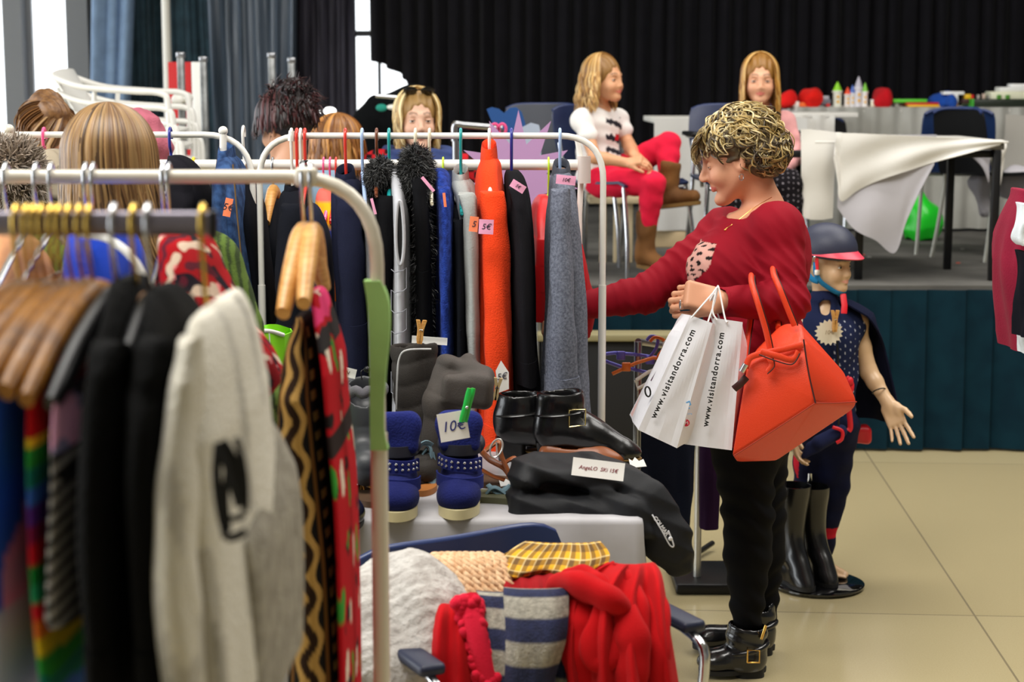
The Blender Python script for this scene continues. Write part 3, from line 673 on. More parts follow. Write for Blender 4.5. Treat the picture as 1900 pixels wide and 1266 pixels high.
# ------------------------------------------------------------------ garments on the near cream rack
FRG = 'clothes on the near cream rack'
def nhook(px, py, label, m=CHROME, yneck=470, span=.19, kind='plastic', group='hangers on the near cream rack', **k):
    return hanger(label, px, FY, zf, yneck, m, kind, rr=.018, tr=.0032, span=span, group=group, hookm=CHROME, **k)
for px, yn, lb in ((12, 430, 'chrome hanger hook at the far left end of the near cream rail'), (68, 400, 'chrome hanger hook over the fluffy hooded coat'), (96, 425, 'chrome hanger just past the hook over the fluffy coat'),
                   (160, 430, 'chrome hanger in front of the long-haired head'), (174, 445, 'chrome hanger holding the blue top with white piping'), (304, 450, 'chrome hanger holding the red floral blouse'), (314, 460, 'chrome hanger close behind the red floral one')):
    nhook(px, 330, lb, yneck=yn, tipdx=-.01 if px < 200 else .01)
def nearc(label, prof, c=None, **k):
    d = dict(Y0=FY, D=.19, group=FRG); d.update(k); return jk(label, prof, c, **d)
# blue top with white piping
blu = cloth('cobalt_cloth', '1F48C8', bs=300)
t, rg = nearc('cobalt blue top with white piping round its shoulder', [(432, 120, 215), (446, 100, 238), (480, 92, 256), (520, 90, 266), (600, 90, 272), (900, 90, 272)], '1F48C8', seed=41, m=blu, sleeve=None, name='top', cat='top', dn=.12, fold=.05)
Geo().tube(smooth_path([P(150, 434, FY-.14), P(196, 442, FY-.16), P(236, 468, FY-.2), P(262, 506, FY-.212), P(270, 545, FY-.21), P(266, 600, FY-.2)], 6), .006, 8).make('piping', cloth('white_cloth', 'E4E2DE'), t)
nearc('peach coloured top at the left edge of the near cream rack', [(430, -20, 12), (450, -30, 24), (520, -34, 32), (900, -34, 34)], 'E8A878', seed=42, sleeve=None, name='top', cat='top')
def floral(R_):
    v = R_.reshape(-1, 3); r = np.random.RandomState(3); cs = np.tile(A(lin('A80E18')), (len(v), 1))
    d1 = wob(v*[1, .6, 1], 150, 1, 11); d2 = wob(v*[1, .6, 1], 210, 1, 12); d3 = wob(v*[1, .6, 1], 110, 1, 13)
    cs[d3 > .75] = lin('1C1420'); cs[(d1 > .95)] = lin('D8C2AC'); cs[(d2 > 1.1) & (d1 > .3)] = lin('E88A8A'); cs[(d1 < -1.15)] = lin('5A1A2A'); return cs
t, rg = nearc('red blouse with a dark and cream flower print', [(440, 286, 330), (455, 276, 372), (500, 274, 400), (540, 276, 412), (600, 286, 440), (660, 320, 472), (712, 380, 497), (770, 440, 494)], None, seed=43, m=VC, colf=floral, n=240, sub=40, sleeve=None, name='blouse', cat='blouse', D=.2, dn=.12, fold=.06)
nearc('black cardigan below the red floral blouse', [(600, 230, 300), (640, 215, 330), (800, 200, 420), (1300, 200, 470)], '0E0E10', seed=44, sleeve=None, name='cardigan', cat='cardigan', fold=.05)
nearc('black garment deep in the near cream rack behind the white knit', [(560, 60, 130), (600, 40, 170), (900, 30, 220), (1300, 30, 230)], '111013', seed=45, sleeve=None, fold=.05)
# embroidered dress and red garment on two wooden hangers at the end of the rail
def wood_end(px, ax, ay, lb):
    return hanger(lb, px, FY, zf, 430, WOOD, 'wood', rr=.018, tr=.0042, span=.17, hookm=CHROME, tipdx=ax, drop=ay, group='hangers on the near cream rack')
wood_end(562, -.012, .105, 'pale wooden hanger holding the black and gold embroidered dress'); wood_end(577, .006, .09, 'pale wooden hanger holding the red patterned dress')
def embr(R_):
    m, n = R_.shape[:2]; c = np.tile(A(lin('0E0C0C')), (m, n, 1)); gold, g2 = A(lin('B08A4C')), A(lin('7A5226'))
    th = np.linspace(0, 2*math.pi, n, endpoint=False); z = R_[:, :, 2]
    for j in range(n):
        a = (th[j] % (2*math.pi)); s = (a-3*math.pi/2)/(math.pi)          # 0 = towards the viewer
        for i in range(m):
            zz = z[i, j]; wv = .05*math.sin(zz*95); e = s-wv
            if abs(s-.02) < .30: c[i, j] = A(lin('2A1A10')) if abs(e) < .045 else (gold if abs(abs(e)-.09) < .05 else c[i, j])
            if abs(abs(s)-.22) < .022: c[i, j] = g2
            if abs(s-.33) < .04 and math.sin(zz*210) > .1: c[i, j] = gold
            if abs(s+.33) < .04 and math.sin(zz*210+1) > .1: c[i, j] = g2
    return c
t, rg = nearc('black dress with gold embroidered borders on a wooden hanger', [(590, 546, 566), (606, 540, 578), (650, 522, 598), (720, 506, 612), (840, 499, 626), (980, 516, 638), (1100, 528, 648), (1400, 520, 664)], None, seed=46, m=VC, colf=embr, n=220, sub=44, sleeve=None, name='dress', cat='dress', D=.17, fold=.05, yoff=-.02)
def redp_(R_):
    v = R_.reshape(-1, 3); cs = np.tile(A(lin('B8101E')), (len(v), 1)); a = wob(v, 60, 1, 21); b = wob(v, 45, 1, 22)
    cs[a > 1.25] = lin('1A1214'); cs[b < -1.35] = lin('3E9A3A'); cs[(b > 1.3)] = lin('E6D8C6')
    z = v[:, 2]; k = (z > P(0, 630, FY)[2]); cs[k & (a > .3)] = lin('2E2A2C'); cs[k & (a < -.4)] = lin('E8407A'); k = (z < P(0, 775, FY)[2]) & (z > P(0, 815, FY)[2]); cs[k] = lin('2A2020'); return cs
nearc('red dress with small dark and green flowers on a wooden hanger', [(545, 572, 594), (560, 572, 604), (620, 578, 614), (700, 590, 624), (820, 600, 632), (960, 612, 648), (1230, 620, 658), (1400, 622, 660)], None, seed=47, m=VC, colf=redp_, n=90, sub=20, sleeve=None, name='dress', cat='dress', D=.15, fold=.06, yoff=-.01)
# ------------------------------------------------------------------ nearest rack: gold hangers and heavy garments
GH = 'golden wooden hangers on the nearest dark rail'
BRASS = mat('brass_hook', 'D8B458', rough=.2, metal=1)
gold_pos = [(33, -.006), (52, 0), (66, .002), (80, 0), (112, -.004), (130, .002), (150, 0), (168, .004), (98, .003)]
for i, (px, dx) in enumerate(gold_pos):
    hanger('%s from the left of the nine bare golden wooden hangers on the dark rail' % ('first', 'second', 'third', 'fourth', 'sixth', 'seventh', 'eighth', 'last', 'fifth')[i], px, DY, zd, 536+3*(i % 3), GOLDWOOD, 'wood', rr=.017, tr=.0032, span=.2, drop=.062+.005*(i % 4), hookm=BRASS, tipdx=-.022+.006*(i % 3)-.0001*(168-px), fardx=.01+dx, group=GH)
NR = 'clothes on the nearest dark rack'
def hk2(px, yn, m, lb, tip=0, **k):
    return hanger(lb, px, DY, zd, yn, m, 'wood', rr=.017, tr=.0036, span=.19, drop=.08, hookm=k.pop('hm', CHROME), tipdx=tip, group=NR+' hangers', **k)
hk2(213, 545, BLACKM, 'black hanger with a chrome hook holding the first black coat', -.02)
hk2(250, 560, GOLDWOOD, 'golden hanger with its bare tip showing between the two black coats', .0, hm=BRASS)
hk2(276, 560, BLACKM, 'black hanger with a chrome hook holding the second black coat', .0)
hk2(378, 590, mat('cream_wood', 'E2D2B0', rough=.4), 'cream wooden hanger at the end of the dark rail holding the white knit', .01, hm=BRASS)
def front(label, prof, c=None, Yf=DY, **k):
    d = dict(Y0=Yf, D=.19, group=NR); d.update(k); return jk(label, prof, c, **d)
def bluec(R_):
    v = R_.reshape(-1, 3); cs = np.tile(A(lin('2456C4')), (len(v), 1)); a = wob(v, 26, 1, 31)
    z = v[:, 2]; cs[(z > P(0, 745, DY-.19)[2])] = lin('2C3A66'); k = (z > P(0, 757, 1.56)[2]) & (z < P(0, 722, 1.56)[2]) & (v[:, 0] > P(3, 0, 1.56)[0]); cs[k] = lin('E4E2E8')
    cs[(a > 1.0) & (z < P(0, 800, 1.56)[2])] = lin('D88AB8'); cs[(a < -1.2)] = lin('3A3A58'); cs[z < P(0, 1140, 1.56)[2]] = lin('AEB6D0'); return cs
front('bright blue knit with pink and white patches at the far left', [(690, -10, 40), (710, -30, 56), (760, -40, 44), (900, -44, 42), (1100, -44, 50), (1350, -44, 66)], None, seed=51, m=VC, colf=bluec, n=90, sub=16, sleeve=None, name='sweater', cat='sweater', fold=.05, dn=.17)
def rainb(R_):
    v = R_.reshape(-1, 3); z = v[:, 2]+.012*np.sin(v[:, 0]*60); pal = A([lin(q) for q in ('D8182A', 'E8742A', 'E8C82A', '2E9A3A', '1A7A6A', '3A6AC8', '5A2A8A', '8A1A4A', 'D8182A', '1C8A3A', '2AA06A')])
    i = (np.floor(-z*55).astype(int)) % len(pal); cs = pal[i]; cs[z > P(0, 840, 1.56)[2]] = lin('B81418'); return cs
front('red knit with rainbow stripes beside the bright blue one', [(700, 40, 84), (722, 36, 96), (800, 34, 92), (900, 36, 88), (1100, 42, 100), (1350, 60, 146)], None, seed=52, m=VC, colf=rainb, n=60, sub=26, sleeve=None, name='sweater', cat='sweater', fold=.04, dn=.17)
def ribb(R_):
    v = R_.reshape(-1, 3); z = v[:, 2]; ph = z*430+9*np.sin(v[:, 0]*38); cs = np.where((np.sin(ph) > -.1)[:, None], A(lin('8E8A84')), A(lin('2A2826')))
    k = z > P(0, 846, 1.54)[2]; a = wob(v, 70, 1, 41); cs[k] = lin('8A86A8'); cs[k & (a > .4)] = lin('E8A8C8'); cs[k & (a < -.5)] = lin('3A3238')
    d = np.abs(v[:, 0]-P(100, 0, 1.54)[0]-(P(0, 960, 1.54)[2]-z)*.25) < .006; cs[d & ~k & (np.sin(z*260) > 0)] = lin('121010'); return cs
front('grey and black ribbed knit with a pink and lilac shoulder', [(740, 92, 128), (760, 84, 136), (820, 78, 142), (900, 76, 146), (1000, 66, 156), (1100, 60, 170), (1150, 56, 184), (1168, 62, 184)], None, seed=53, m=VC, colf=ribb, n=60, sub=56, sleeve=None, name='sweater', cat='sweater', Yf=DY-.02, fold=.04, dn=.17)
bw = cloth('heavy_black_wool', '0C0C0C', bs=120, bump=.8, spec=.1)
front('black wool coat between the ribbed knit and the second black coat', [(528, 196, 226), (545, 190, 238), (600, 172, 246), (660, 152, 248), (760, 144, 246), (1000, 142, 250), (1350, 150, 262)], '0C0C0C', seed=54, m=bw, sleeve=(640, 1340, .75, -.1), D=.2)
front('black wool coat next to the white fluffy knit', [(545, 262, 290), (570, 256, 304), (640, 240, 330), (720, 222, 336), (800, 226, 330), (1000, 228, 330), (1350, 240, 340)], '0C0C0C', seed=55, m=bw, sleeve=(640, 1340, .75, -.05), D=.2)
Geo_t = P(226, 800, DY-.22)
def cream(R_):
    v = R_.reshape(-1, 3); cs = np.tile(A(lin('DAD4C4')), (len(v), 1)); a = wob(v*[1, 1, .35], 60, 1, 61); cs[a > .9] = lin('B8B2A4'); cs[a > 1.6] = lin('8E8878'); return cs
t, rg = front('white fluffy knit with bold black strokes on its front', [(590, 350, 392), (606, 334, 412), (640, 322, 430), (700, 312, 446), (780, 300, 460), (900, 288, 484), (1050, 284, 510), (1200, 290, 524), (1350, 300, 532)], None, seed=56, m=mat('fluffy_knit', None, vcol=True, rough=.95, bump=1, bs=160, sheen=.3), colf=cream, n=110, sub=14, sleeve=(640, 1340, .42, -.30), name='sweater', cat='sweater', D=.21, fold=.07, dn=.12)
bi = mat('black_print', '0B0A0A', rough=.9); ys = DY-.255; g = Geo()
def stroke(g, pts, w_):
    q = smooth_path([P(x, y, ys) for x, y in pts], 5); g.tube(q, A([w_]*len(q))*(.75+.25*np.sin(np.linspace(.2, 2.9, len(q)))), 8, flat=.35, up=(0, 1, 0))
for k, (pts, w_) in enumerate((([(404, 822), (402, 880), (408, 940), (420, 1000)], .0045), ([(408, 820), (424, 850), (440, 900), (450, 940)], .008), ([(438, 812), (448, 850), (455, 900), (456, 950)], .0035), ([(422, 870), (418, 930), (424, 985)], .0035), ([(420, 1000), (440, 995), (456, 985)], .004), ([(424, 962), (440, 962), (454, 952)], .003))):
    stroke(g, pts, w_)
g.make('black_strokes', bi, t)
# second collar fold of the white knit and the dark pieces behind it
front('long pale grey cardigan just behind the white fluffy knit', [(790, 420, 440), (830, 420, 458), (900, 424, 484), (1000, 430, 504), (1100, 440, 520), (1350, 440, 532)], None, Yf=DY+.1, seed=58, m=cloth('pale_grey_knit', 'A8A294', bs=160, bump=.8, c2='8A8478', vs=40), sleeve=None, name='cardigan', cat='cardigan')
# ------------------------------------------------------------------ people: one continuous body each
class Head:
    def __init__(s, c, fwd, up, sc=1.0, child=False): s.c = A(c, float); s.F = frame(fwd, up); s.s = sc; s.child = child
    def w(s, x, y, z): return s.c+s.F@(A([x, y, z])*s.s)
    def add(s, S, smile=0, ears=True):
        q = s.s; W = s.w; k = .02*q; ch = s.child
        S.ell(W(-.012, 0, .03), A([.096, .074, .088])*q, s.F, k); S.ell(W(.03, 0, -.03), A([.060, .058, .072])*q, s.F, .03*q)
        S.cap(W(-.005, .052, -.04), W(.062, .014, -.098 if not ch else -.086), .018*q, .017*q, .03*q); S.cap(W(-.005, -.052, -.04), W(.062, -.014, -.098 if not ch else -.086), .018*q, .017*q, .03*q)
        S.ell(W(.080 if not ch else .073, 0, -.103 if not ch else -.088), A([.020, .022, .018])*q, s.F, .016*q)
        S.cap(W(.076, .032, .026), W(.084, 0, .022), .011*q, .010*q, .016*q); S.cap(W(.076, -.032, .026), W(.084, 0, .022), .011*q, .010*q, .016*q)
        for y in (.034, -.034):
            S.ell(W(.056, y, -.034), A([.030, .026, .026])*q*(1.08 if smile else 1), s.F, .02*q)
            S.ell(W(.091, y*.92, .003), A([.014, .018, .012])*q, s.F, .010*q, -1)
            S.ell(W(.070, y*.92, .001), A([.0125, .0165, .0125])*q, s.F, .004*q)
        nl = .118 if not ch else .106
        S.cap(W(.088, 0, .012), W(nl-.004, 0, -.028), .0075*q, .0105*q, .012*q); S.ell(W(nl-.010, .010, -.034), A([.010, .007, .007])*q, s.F, .008*q); S.ell(W(nl-.010, -.010, -.034), A([.010, .007, .007])*q, s.F, .008*q)
        S.ell(W(.074, 0, -.012), A([.024, .017, .036])*q, s.F, .012*q); S.ell(W(.080, 0, -.036), A([.018, .020, .016])*q, s.F, .012*q)
        S.cap(W(.088, 0, -.046), W(.086, 0, -.052), .010*q, .009*q, .012*q)
        mz = -.064 if not ch else -.058; s.mz = mz; lw = .020+.006*smile
        for d, r_ in ((.0045, .0048), (-.005, .0056)):
            S.cap(W(.077, lw, mz+d*.3+.006*smile), W(.0925, .005, mz+d), .0028*q, r_*q, .006*q); S.cap(W(.077, -lw, mz+d*.3+.006*smile), W(.0925, -.005, mz+d), .0028*q, r_*q, .006*q)
            S.cap(W(.0925, .005, mz+d), W(.0925, -.005, mz+d), r_*q, r_*q, .005*q)
        S.cap(W(.1005, .016, mz), W(.1005, -.016, mz), .0022*q, .0022*q, .003*q, -1)
        if ears:
            for y in (.076, -.076):
                S.ell(W(-.008, y, -.006), A([.020, .0075, .032])*q, s.F@RZ(.35 if y < 0 else -.35), .006*q); S.ell(W(-.003, y*1.06, -.004), A([.010, .006, .018])*q, s.F, .006*q, -1)
    def col(s, V, base, lip=(.60, .10, .10), brow=(.12, .07, .04), blush=.12):
        q = (V-s.c)@s.F/s.s; c = base
        m = (np.abs(q[:, 1]) < .024) & (np.abs(q[:, 2]-s.mz) < .011*(1-np.abs(q[:, 1])/.03)) & (q[:, 0] > .078) & (q[:, 0] < .12); c[m] = c[m]*.25+A(lip)*.75
        ay = np.abs(q[:, 1]); bz = .030+.005*np.sin((ay-.012)/.035*math.pi)
        m = (ay > .012) & (ay < .046) & (np.abs(q[:, 2]-bz) < .0048) & (q[:, 0] > .05); c[m] = c[m]*.35+A(brow)*.65
        for y in (.04, -.04):
            d = np.linalg.norm(q-A([.075, y, -.035]), axis=1); k = np.clip(1-d/.03, 0, 1)[:, None]*blush; c = c*(1-k)+A([.75, .25, .2])*k
        return c
    def eyes(s, parent, iris='4A3220', lid='D69A78', upper=12, gaze=(0, 0)):
        q = s.s
        for y in (.0313, -.0313):
            c = s.w(.0722, y, .001); E = s.F@RZ(gaze[0])@RY(-gaze[1])@RZ(.12*np.sign(y))
            g = Geo(); g.ball(c, .0128*q, 10, (.82, .80, .77), E); e = g.make('eye', VCE, parent)
            d = Geo(); d.ball(c+E@A([.0106*q, 0, 0]), A([.0028, .0058, .0058])*q, 8, lin(iris), E); d.ball(c+E@A([.0124*q, 0, 0]), A([.0014, .0028, .0028])*q, 8, (.008, .008, .008), E); d.make('iris', VCE, e)
            for lo, hi in ((upper, 85), (-80, -17)):
                L = Geo(); gr = []
                for el in np.linspace(lo, hi, 7):
                    row = []
                    for az in np.linspace(-82, 82, 13):
                        k = math.cos(math.radians(az))**.35; ee = math.radians(el if el not in (lo,) else lo*k); aa = math.radians(az)
                        row.append(c+s.F@(A([math.cos(ee)*math.cos(aa), math.cos(ee)*math.sin(aa), math.sin(ee)])*.0140*q))
                    gr.append(row)
                L.grid(gr, np.tile(A(lin(lid))*.92, (91, 1)), thick=.0012*q); lo_ = L.make('eyelid', SKIN, parent)
                if lo > 0: l = Geo(); l.tube(A(gr[0])[1:-1]+s.F@A([.0006*q, 0, 0]), .0011*q, 5, c=(.03, .02, .015)); l.make('eyelashes', VCE, lo_)
VCE = mat('eye_gloss', None, vcol=True, rough=.12)
def hand(S, wrist, d, nrm_palm, side, s=1.0, curl=(.3, .35, .4, .5), spread=.12, thumb=.5, tcurl=.3, kf=.004):
    """palm + five fingers; d = pointing direction, nrm_palm = out of the palm, side = +1 thumb along cross(d, palm)"""
    d = nrm(d); n = nrm(A(nrm_palm)-d*np.dot(nrm_palm, d)); l = np.cross(d, n)*side; w_ = A(wrist, float); tips = []
    R = np.stack([d, l, n], 1)
    S.box(w_+d*.047*s, A([.048, .040, .0135])*s, R, .012*s, .014*s); S.cap(w_-d*.01*s, w_+d*.02*s, .024*s, .024*s, .02*s, flat=(n, .72))
    S.ell(w_+d*.035*s+l*.026*s+n*.008*s, A([.030, .016, .015])*s, R, .01*s)
    lens = ((.040, .026, .020), (.045, .030, .022), (.042, .028, .021), (.033, .021, .018))
    for i in range(4):
        o = w_+d*(.090-.004*abs(i-1.2))*s+l*(.0295-.0195*i)*s; a = nrm(d+l*(1.5-i)*spread*.5); r_ = (.0092, .0095, .009, .0080)[i]*s; p = o-a*.015*s; ang = 0
        for j in range(3):
            ang += curl[i]*(.9 if j == 0 else 1.1); v = a*math.cos(ang)+n*math.sin(ang); e = p+v*(lens[i][j]*s+(.015*s if j == 0 else 0))
            S.cap(p, e, r_*(1-.07*j), r_*(1-.07*(j+1)), kf*s); p = e
        tips.append(p)
    b = w_+d*.022*s+l*.030*s+n*.004*s; v = nrm(d*.75+l*thumb+n*.35); m1 = b+v*.038*s; v2 = nrm(v+n*tcurl+d*.3-l*tcurl*.6); m2 = m1+v2*.030*s; v3 = nrm(v2+n*tcurl*.5+d*.2); m3 = m2+v3*.024*s
    S.cap(b, m1, .014*s, .0115*s, .012*s); S.cap(m1, m2, .0110*s, .0100*s, kf*s); S.cap(m2, m3, .0100*s, .0085*s, kf*s); tips.append(m3)
    return tips
def arm(S, sh, el, wr, s=1.0, r=(.050, .040, .044, .027)):
    sh, el, wr = A(sh), A(el), A(wr); S.cap(sh, lerp(sh, el, .5), r[0]*s, r[0]*.9*s, .03*s); S.cap(lerp(sh, el, .5), el, r[0]*.9*s, r[1]*s, .02*s)
    S.cap(el, lerp(el, wr, .3), r[1]*s, r[2]*.95*s, .02*s); S.cap(lerp(el, wr, .3), wr, r[2]*.95*s, r[3]*s, .02*s)
def leg(S, hp, kn, an, s=1.0, r=(.088, .058, .056, .036)):
    hp, kn, an = A(hp), A(kn), A(an); S.cap(hp, kn, r[0]*s, r[1]*s, .03*s); S.cap(kn, lerp(kn, an, .35), r[1]*s, r[2]*s, .02*s); S.cap(lerp(kn, an, .35), an, r[2]*s, r[3]*s, .02*s)
def strands(name, parent, locks, cols, seed=1, mt=None):
    """locks: (points, radius, colour index) many tapered locks in one mesh"""
    r = np.random.RandomState(seed); g = Geo()
    for pts, rad in locks:
        m = len(pts); t = np.linspace(0, 1, m); cc = A(cols[r.randint(len(cols))])*(.75+.5*r.rand())
        g.tube(pts, rad*(.25+np.sin(math.pi*np.clip(t*.85+.12, 0, 1))**.6)*(1-.45*t), 5, flat=.55, c=np.clip(cc, 0, 1))
    return g.make(name, mt or VCH, parent, smooth='all')
def hair_long(h, parent, n, L, cols, seed=1, gap=.62, part=0.0, wave=.006, wfreq=30, rad=.0055, back=.5, fall=None, front=True, puff=1.0, lift=.0, cover=-1.9, shell=True, zmin=None, curl_end=0):
    """locks growing from the crown, running over the skull and hanging down"""
    r = np.random.RandomState(seed); locks = []; s = h.s; upw = A([0, 0, 1.])
    for i in range(n):
        th = (r.rand()*2-1)*math.pi; 
        if front and abs(th) < gap: th = math.copysign(gap+.25*r.rand(), th if r.rand() > .5 else -th)
        elev = .25+1.1*r.rand(); lay = 1+.10*r.rand()*puff
        pts = []; nst = 7
        root = A([-.005+.03*math.cos(th)*(1.2-elev*.5), part+.01*math.copysign(1, math.sin(th)) , .118])
        for j in range(nst):
            a = j/(nst-1)*1.45
            sx, sy, sz = .100*lay*puff**.5, .082*lay*puff**.5, .096*lay
            hx, hy = math.cos(th), math.sin(th)
            p = A([-.012+sx*hx*math.sin(a), part*(1-a/1.6)+sy*hy*math.sin(a), .032+sz*math.cos(a)+.004])
            pts.append(h.c+h.F@(p*s))
        e = pts[-1]; d = nrm(pts[-1]-pts[-2]); out = h.F@A([math.cos(th), math.sin(th), 0]); ll = L*(.75+.35*r.rand()); m = 9
        ph = r.rand()*6.28; wv = wave*(.6+.8*r.rand())
        for j in range(1, m+1):
            t = j/m; q = e+(-upw*ll*t)+out*(.006*s*math.sin(t*2.2)+.0)+d*.012*s*math.sin(t*1.5)
            if fall is not None: q = q+fall(th, t)
            wq = wv*t**.6; q = q+out*wq*math.sin(ph+t*ll*wfreq*2)+np.cross(out, upw)*wq*math.cos(ph+t*ll*wfreq*2)
            pts.append(q)
        locks.append((smooth_path(pts, 2), rad*s*(.7+.6*r.rand())))
    return strands('hair', parent, locks, cols, seed)
def skinc(V, c): return np.tile(A(lin(c)), (len(V), 1))*1.0
# ------------------------------------------------------------------ the shopper in the dark red shirt
def build_woman():
    Yn, Yf, Ym = 4.80, 5.02, 4.92
    hd = Head(P(1369, 292, 4.94), (-.93, .22, -.30), (-.28, 0, 1), 1.0)
    t = thing('person', 'woman with curly grey-blonde hair in a dark red shirt reaching for a coat', 'person', G(1385, 1235))
    sN, sF = P(1442, 425, 4.78), P(1345, 432, 5.09)                    # shoulders
    eN, wN = P(1462, 560, 4.72), P(1330, 560, 4.58)                    # near arm folded, hand at the bag strings
    eF, wF = P(1200, 545, 4.98), P(1068, 570, 4.90)
    neck = P(1418, 382, 4.95); chest = P(1392, 490, 4.93); waist = P(1392, 640, 4.93); pel = P(1392, 760, 4.92)
    hN, kN, aN = P(1378, 800, 4.84), P(1388, 960, 4.83), P(1386, 1150, 4.83)
    hF, kF, aF = P(1402, 800, 5.02), P(1412, 960, 5.03), P(1415, 1140, 5.04)
    toeN, toeF = G(1296, 1256), G(1284, 1209)
    def torso(S, g=0.0, chestk=0):
        S.cap(P(1404, 468, 4.93), chest, .088+g, .125+g, .06, flat=((0, 1, 0), 1.25)); S.cap(chest, waist, .125+g, .112+g, .06, flat=((0, 1, 0), 1.2)); S.cap(waist, pel, .112+g, .125+g, .06, flat=((0, 1, 0), 1.25))
        S.ell(P(1325, 510, 4.86), A([.068, .070, .075])+g, None, .05); S.ell(P(1318, 512, 5.0), A([.068, .070, .075])+g, None, .05)
        S.cap(sN, sF, .058+g, .058+g, .035); S.ell(P(1445, 470, 4.93), A([.07, .13, .13])+g, None, .06)
    B = SDF(.03); hd.add(B); torso(B)
    B.cap(hd.w(-.026, 0, -.050), neck, .049, .052, .03); B.cap(neck, lerp(neck, chest, .35), .050, .066, .02)
    arm(B, sN, eN, wN); arm(B, sF, eF, wF)
    tN = hand(B, wN, P(1272, 545, 4.56)-wN, A([0.1, .9, -.5]), 1, 1.0, curl=(.95, 1.0, 1.05, 1.1), tcurl=.6, thumb=.35)
    hand(B, wF, P(1035, 578, 4.84)-wF, A([.5, .2, -.6]), -1, .95, curl=(.5, .55, .6, .6))
    leg(B, hN, kN, aN); leg(B, hF, kF, aF); B.ell(pel, (.13, .16, .12), None, .05)
    B.cap(aN, G(1390, 1250)+[0, 0, .06], .033, .026, .01); B.cap(G(1390, 1250)+[0, 0, .055], toeN+[.06, 0, .05], .026, .016, .01); B.cap(aF, G(1412, 1208)+[0, 0, .06], .033, .026, .01); B.cap(G(1412, 1205)+[0, 0, .055], toeF+[.06, 0, .05], .026, .016, .01)
    sdf_obj('body', B, .0036, SKIN, t, lambda V: hd.col(V, skinc(V, 'D69A78'), blush=.18), label='sun-tanned skin')
    hd.eyes(t, upper=-2, gaze=(0, -.25))
    # shirt
    S = SDF(.03); torso(S, .016); arm(S, sN, eN, lerp(eN, wN, .93), 1.0, (.068, .060, .056, .040)); arm(S, sF, eF, lerp(eF, wF, .97), 1.0, (.066, .056, .052, .040))
    S.cap(P(1392, 760, 4.92), P(1395, 800, 4.92), .148, .142, .05, flat=((0, 1, 0), 1.22)); S.ell(P(1450, 700, 4.92), (.07, .12, .15), None, .08); S.ell(P(1375, 790, 4.92), (.135, .185, .13), None, .05)
    S.cap(P(1420, 378, 4.95), P(1398, 372, 4.95), .03, .03, .02, -1)
    S.ell(P(1380, 372, 4.94), (.125, .14, .066), RY(.55), .006, -1)
    S.plane(P(1392, 812, 4.9), (0, 0, -1)); S.cap(lerp(eN, wN, .97), wN+(wN-eN)*.1, .034, .06, .004, -1)
    def folds(p):
        d = np.zeros(len(p)); z = p[:, 2]
        for (c, dr, wl, amp, rad) in ((eN, (1, 0, .9), .020, .0052, .17), (lerp(sN, eN, .5), (.9, 0, .35), .03, .0036, .16), (lerp(sF, eF, .55), (.8, 0, .6), .028, .004, .25), (P(1370, 640, 4.8), (.45, 0, 1), .045, .0045, .2), (eF, (1, 0, .3), .022, .0035, .16)):
            q = p-c; k = np.exp(-(q@q.T if False else (q*q).sum(1))/rad**2); d += amp*.75*k*(np.abs(np.sin((q@nrm(dr))/wl*2.0+1.6*np.sin(q[:, 1]*15+q[:, 2]*9+q[:, 0]*6)))*2-1)
        return d
    S.post = folds
    shc = mat('dark_red_jersey', '920A20', rough=.8, bump=.12, bs=700, spec=.2, c2='920A20', vs=4)
    def leop(V):                                   # leopard print heart on the chest
        c = np.tile(A(lin('920A20')), (len(V), 1)); a = P(1297, 492, 4.80); q = V-a; u = q[:, 0]*FPX/4.8; v = -q[:, 2]*FPX/4.8
        m = (v > -40) & (v < 32) & (u > -22+.1*v) & (u < 18-.35*v-np.clip(v-5, 0, 50)*.6) & (V[:, 1] < 4.95)
        c[m] = lin('D8A498'); k = wob(V, 150, 1, 5); c[m & (np.abs(k) > 1.05)] = lin('1E1414'); return c
    sdf_obj('shirt', S, .0045, mat('dark_red_jersey_print', None, vcol=True, rough=.8, bump=.12, bs=700, spec=.2), t, leop)
    # collar edge, necklace, earring, ring
    cl = Geo(); ring = []
    cc = P(1386, 392, 4.94)
    # leggings
    L = SDF(.02); leg(L, hN, kN, aN, 1, (.100, .070, .067, .044)); leg(L, hF, kF, aF, 1, (.100, .070, .067, .044)); L.ell(P(1395, 800, 4.93), (.125, .165, .10), None, .05)
    L.post = lambda p: .004*np.sin(p[:, 2]*95+4*np.sin(p[:, 0]*20+p[:, 1]*9))*(.4+np.exp(-((p[:, 2]-.50)/.09)**2)+.8*np.exp(-((p[:, 2]-.12-.08)/.07)**2))
    sdf_obj('leggings', L, .0055, cloth('black_stretch', '101012', bs=800, bump=.15, rough=.8), t)
    # ankle boots
    lea = mat('black_leather', '0C0C0F', rough=.22, bump=.1, bs=90, coat=.4); gold = mat('gold_metal', 'E8B860', rough=.2, metal=1)
    for an, tp, hp_, far_ in ((aN, toeN, G(1415, 1252), 0), (aF, toeF, G(1432, 1212), 1)):
        d = nrm((tp-hp_)*[1, 1, 0]); R = np.stack([d, np.cross([0, 0, 1.], d), A([0, 0, 1.])], 1); o = lerp(hp_, tp, .5)*[1, 1, 0]; Ln = np.linalg.norm((tp-hp_)[:2])
        S = SDF(.03); hb = hp_*[1, 1, 0]; ax = hb+d*.05
        S.cap(ax+[0, 0, .05], ax+[0, 0, .125], .052, .060, .03, flat=(R[:, 1], .9)); S.cap(hb+d*.045+[0, 0, .055], hb+d*(Ln-.05)+[0, 0, .050], .045, .034, .04, flat=((0, 0, 1), .85)); S.ell(hb+d*(Ln-.05)+[0, 0, .045], (.056, .044, .030), R, .02)
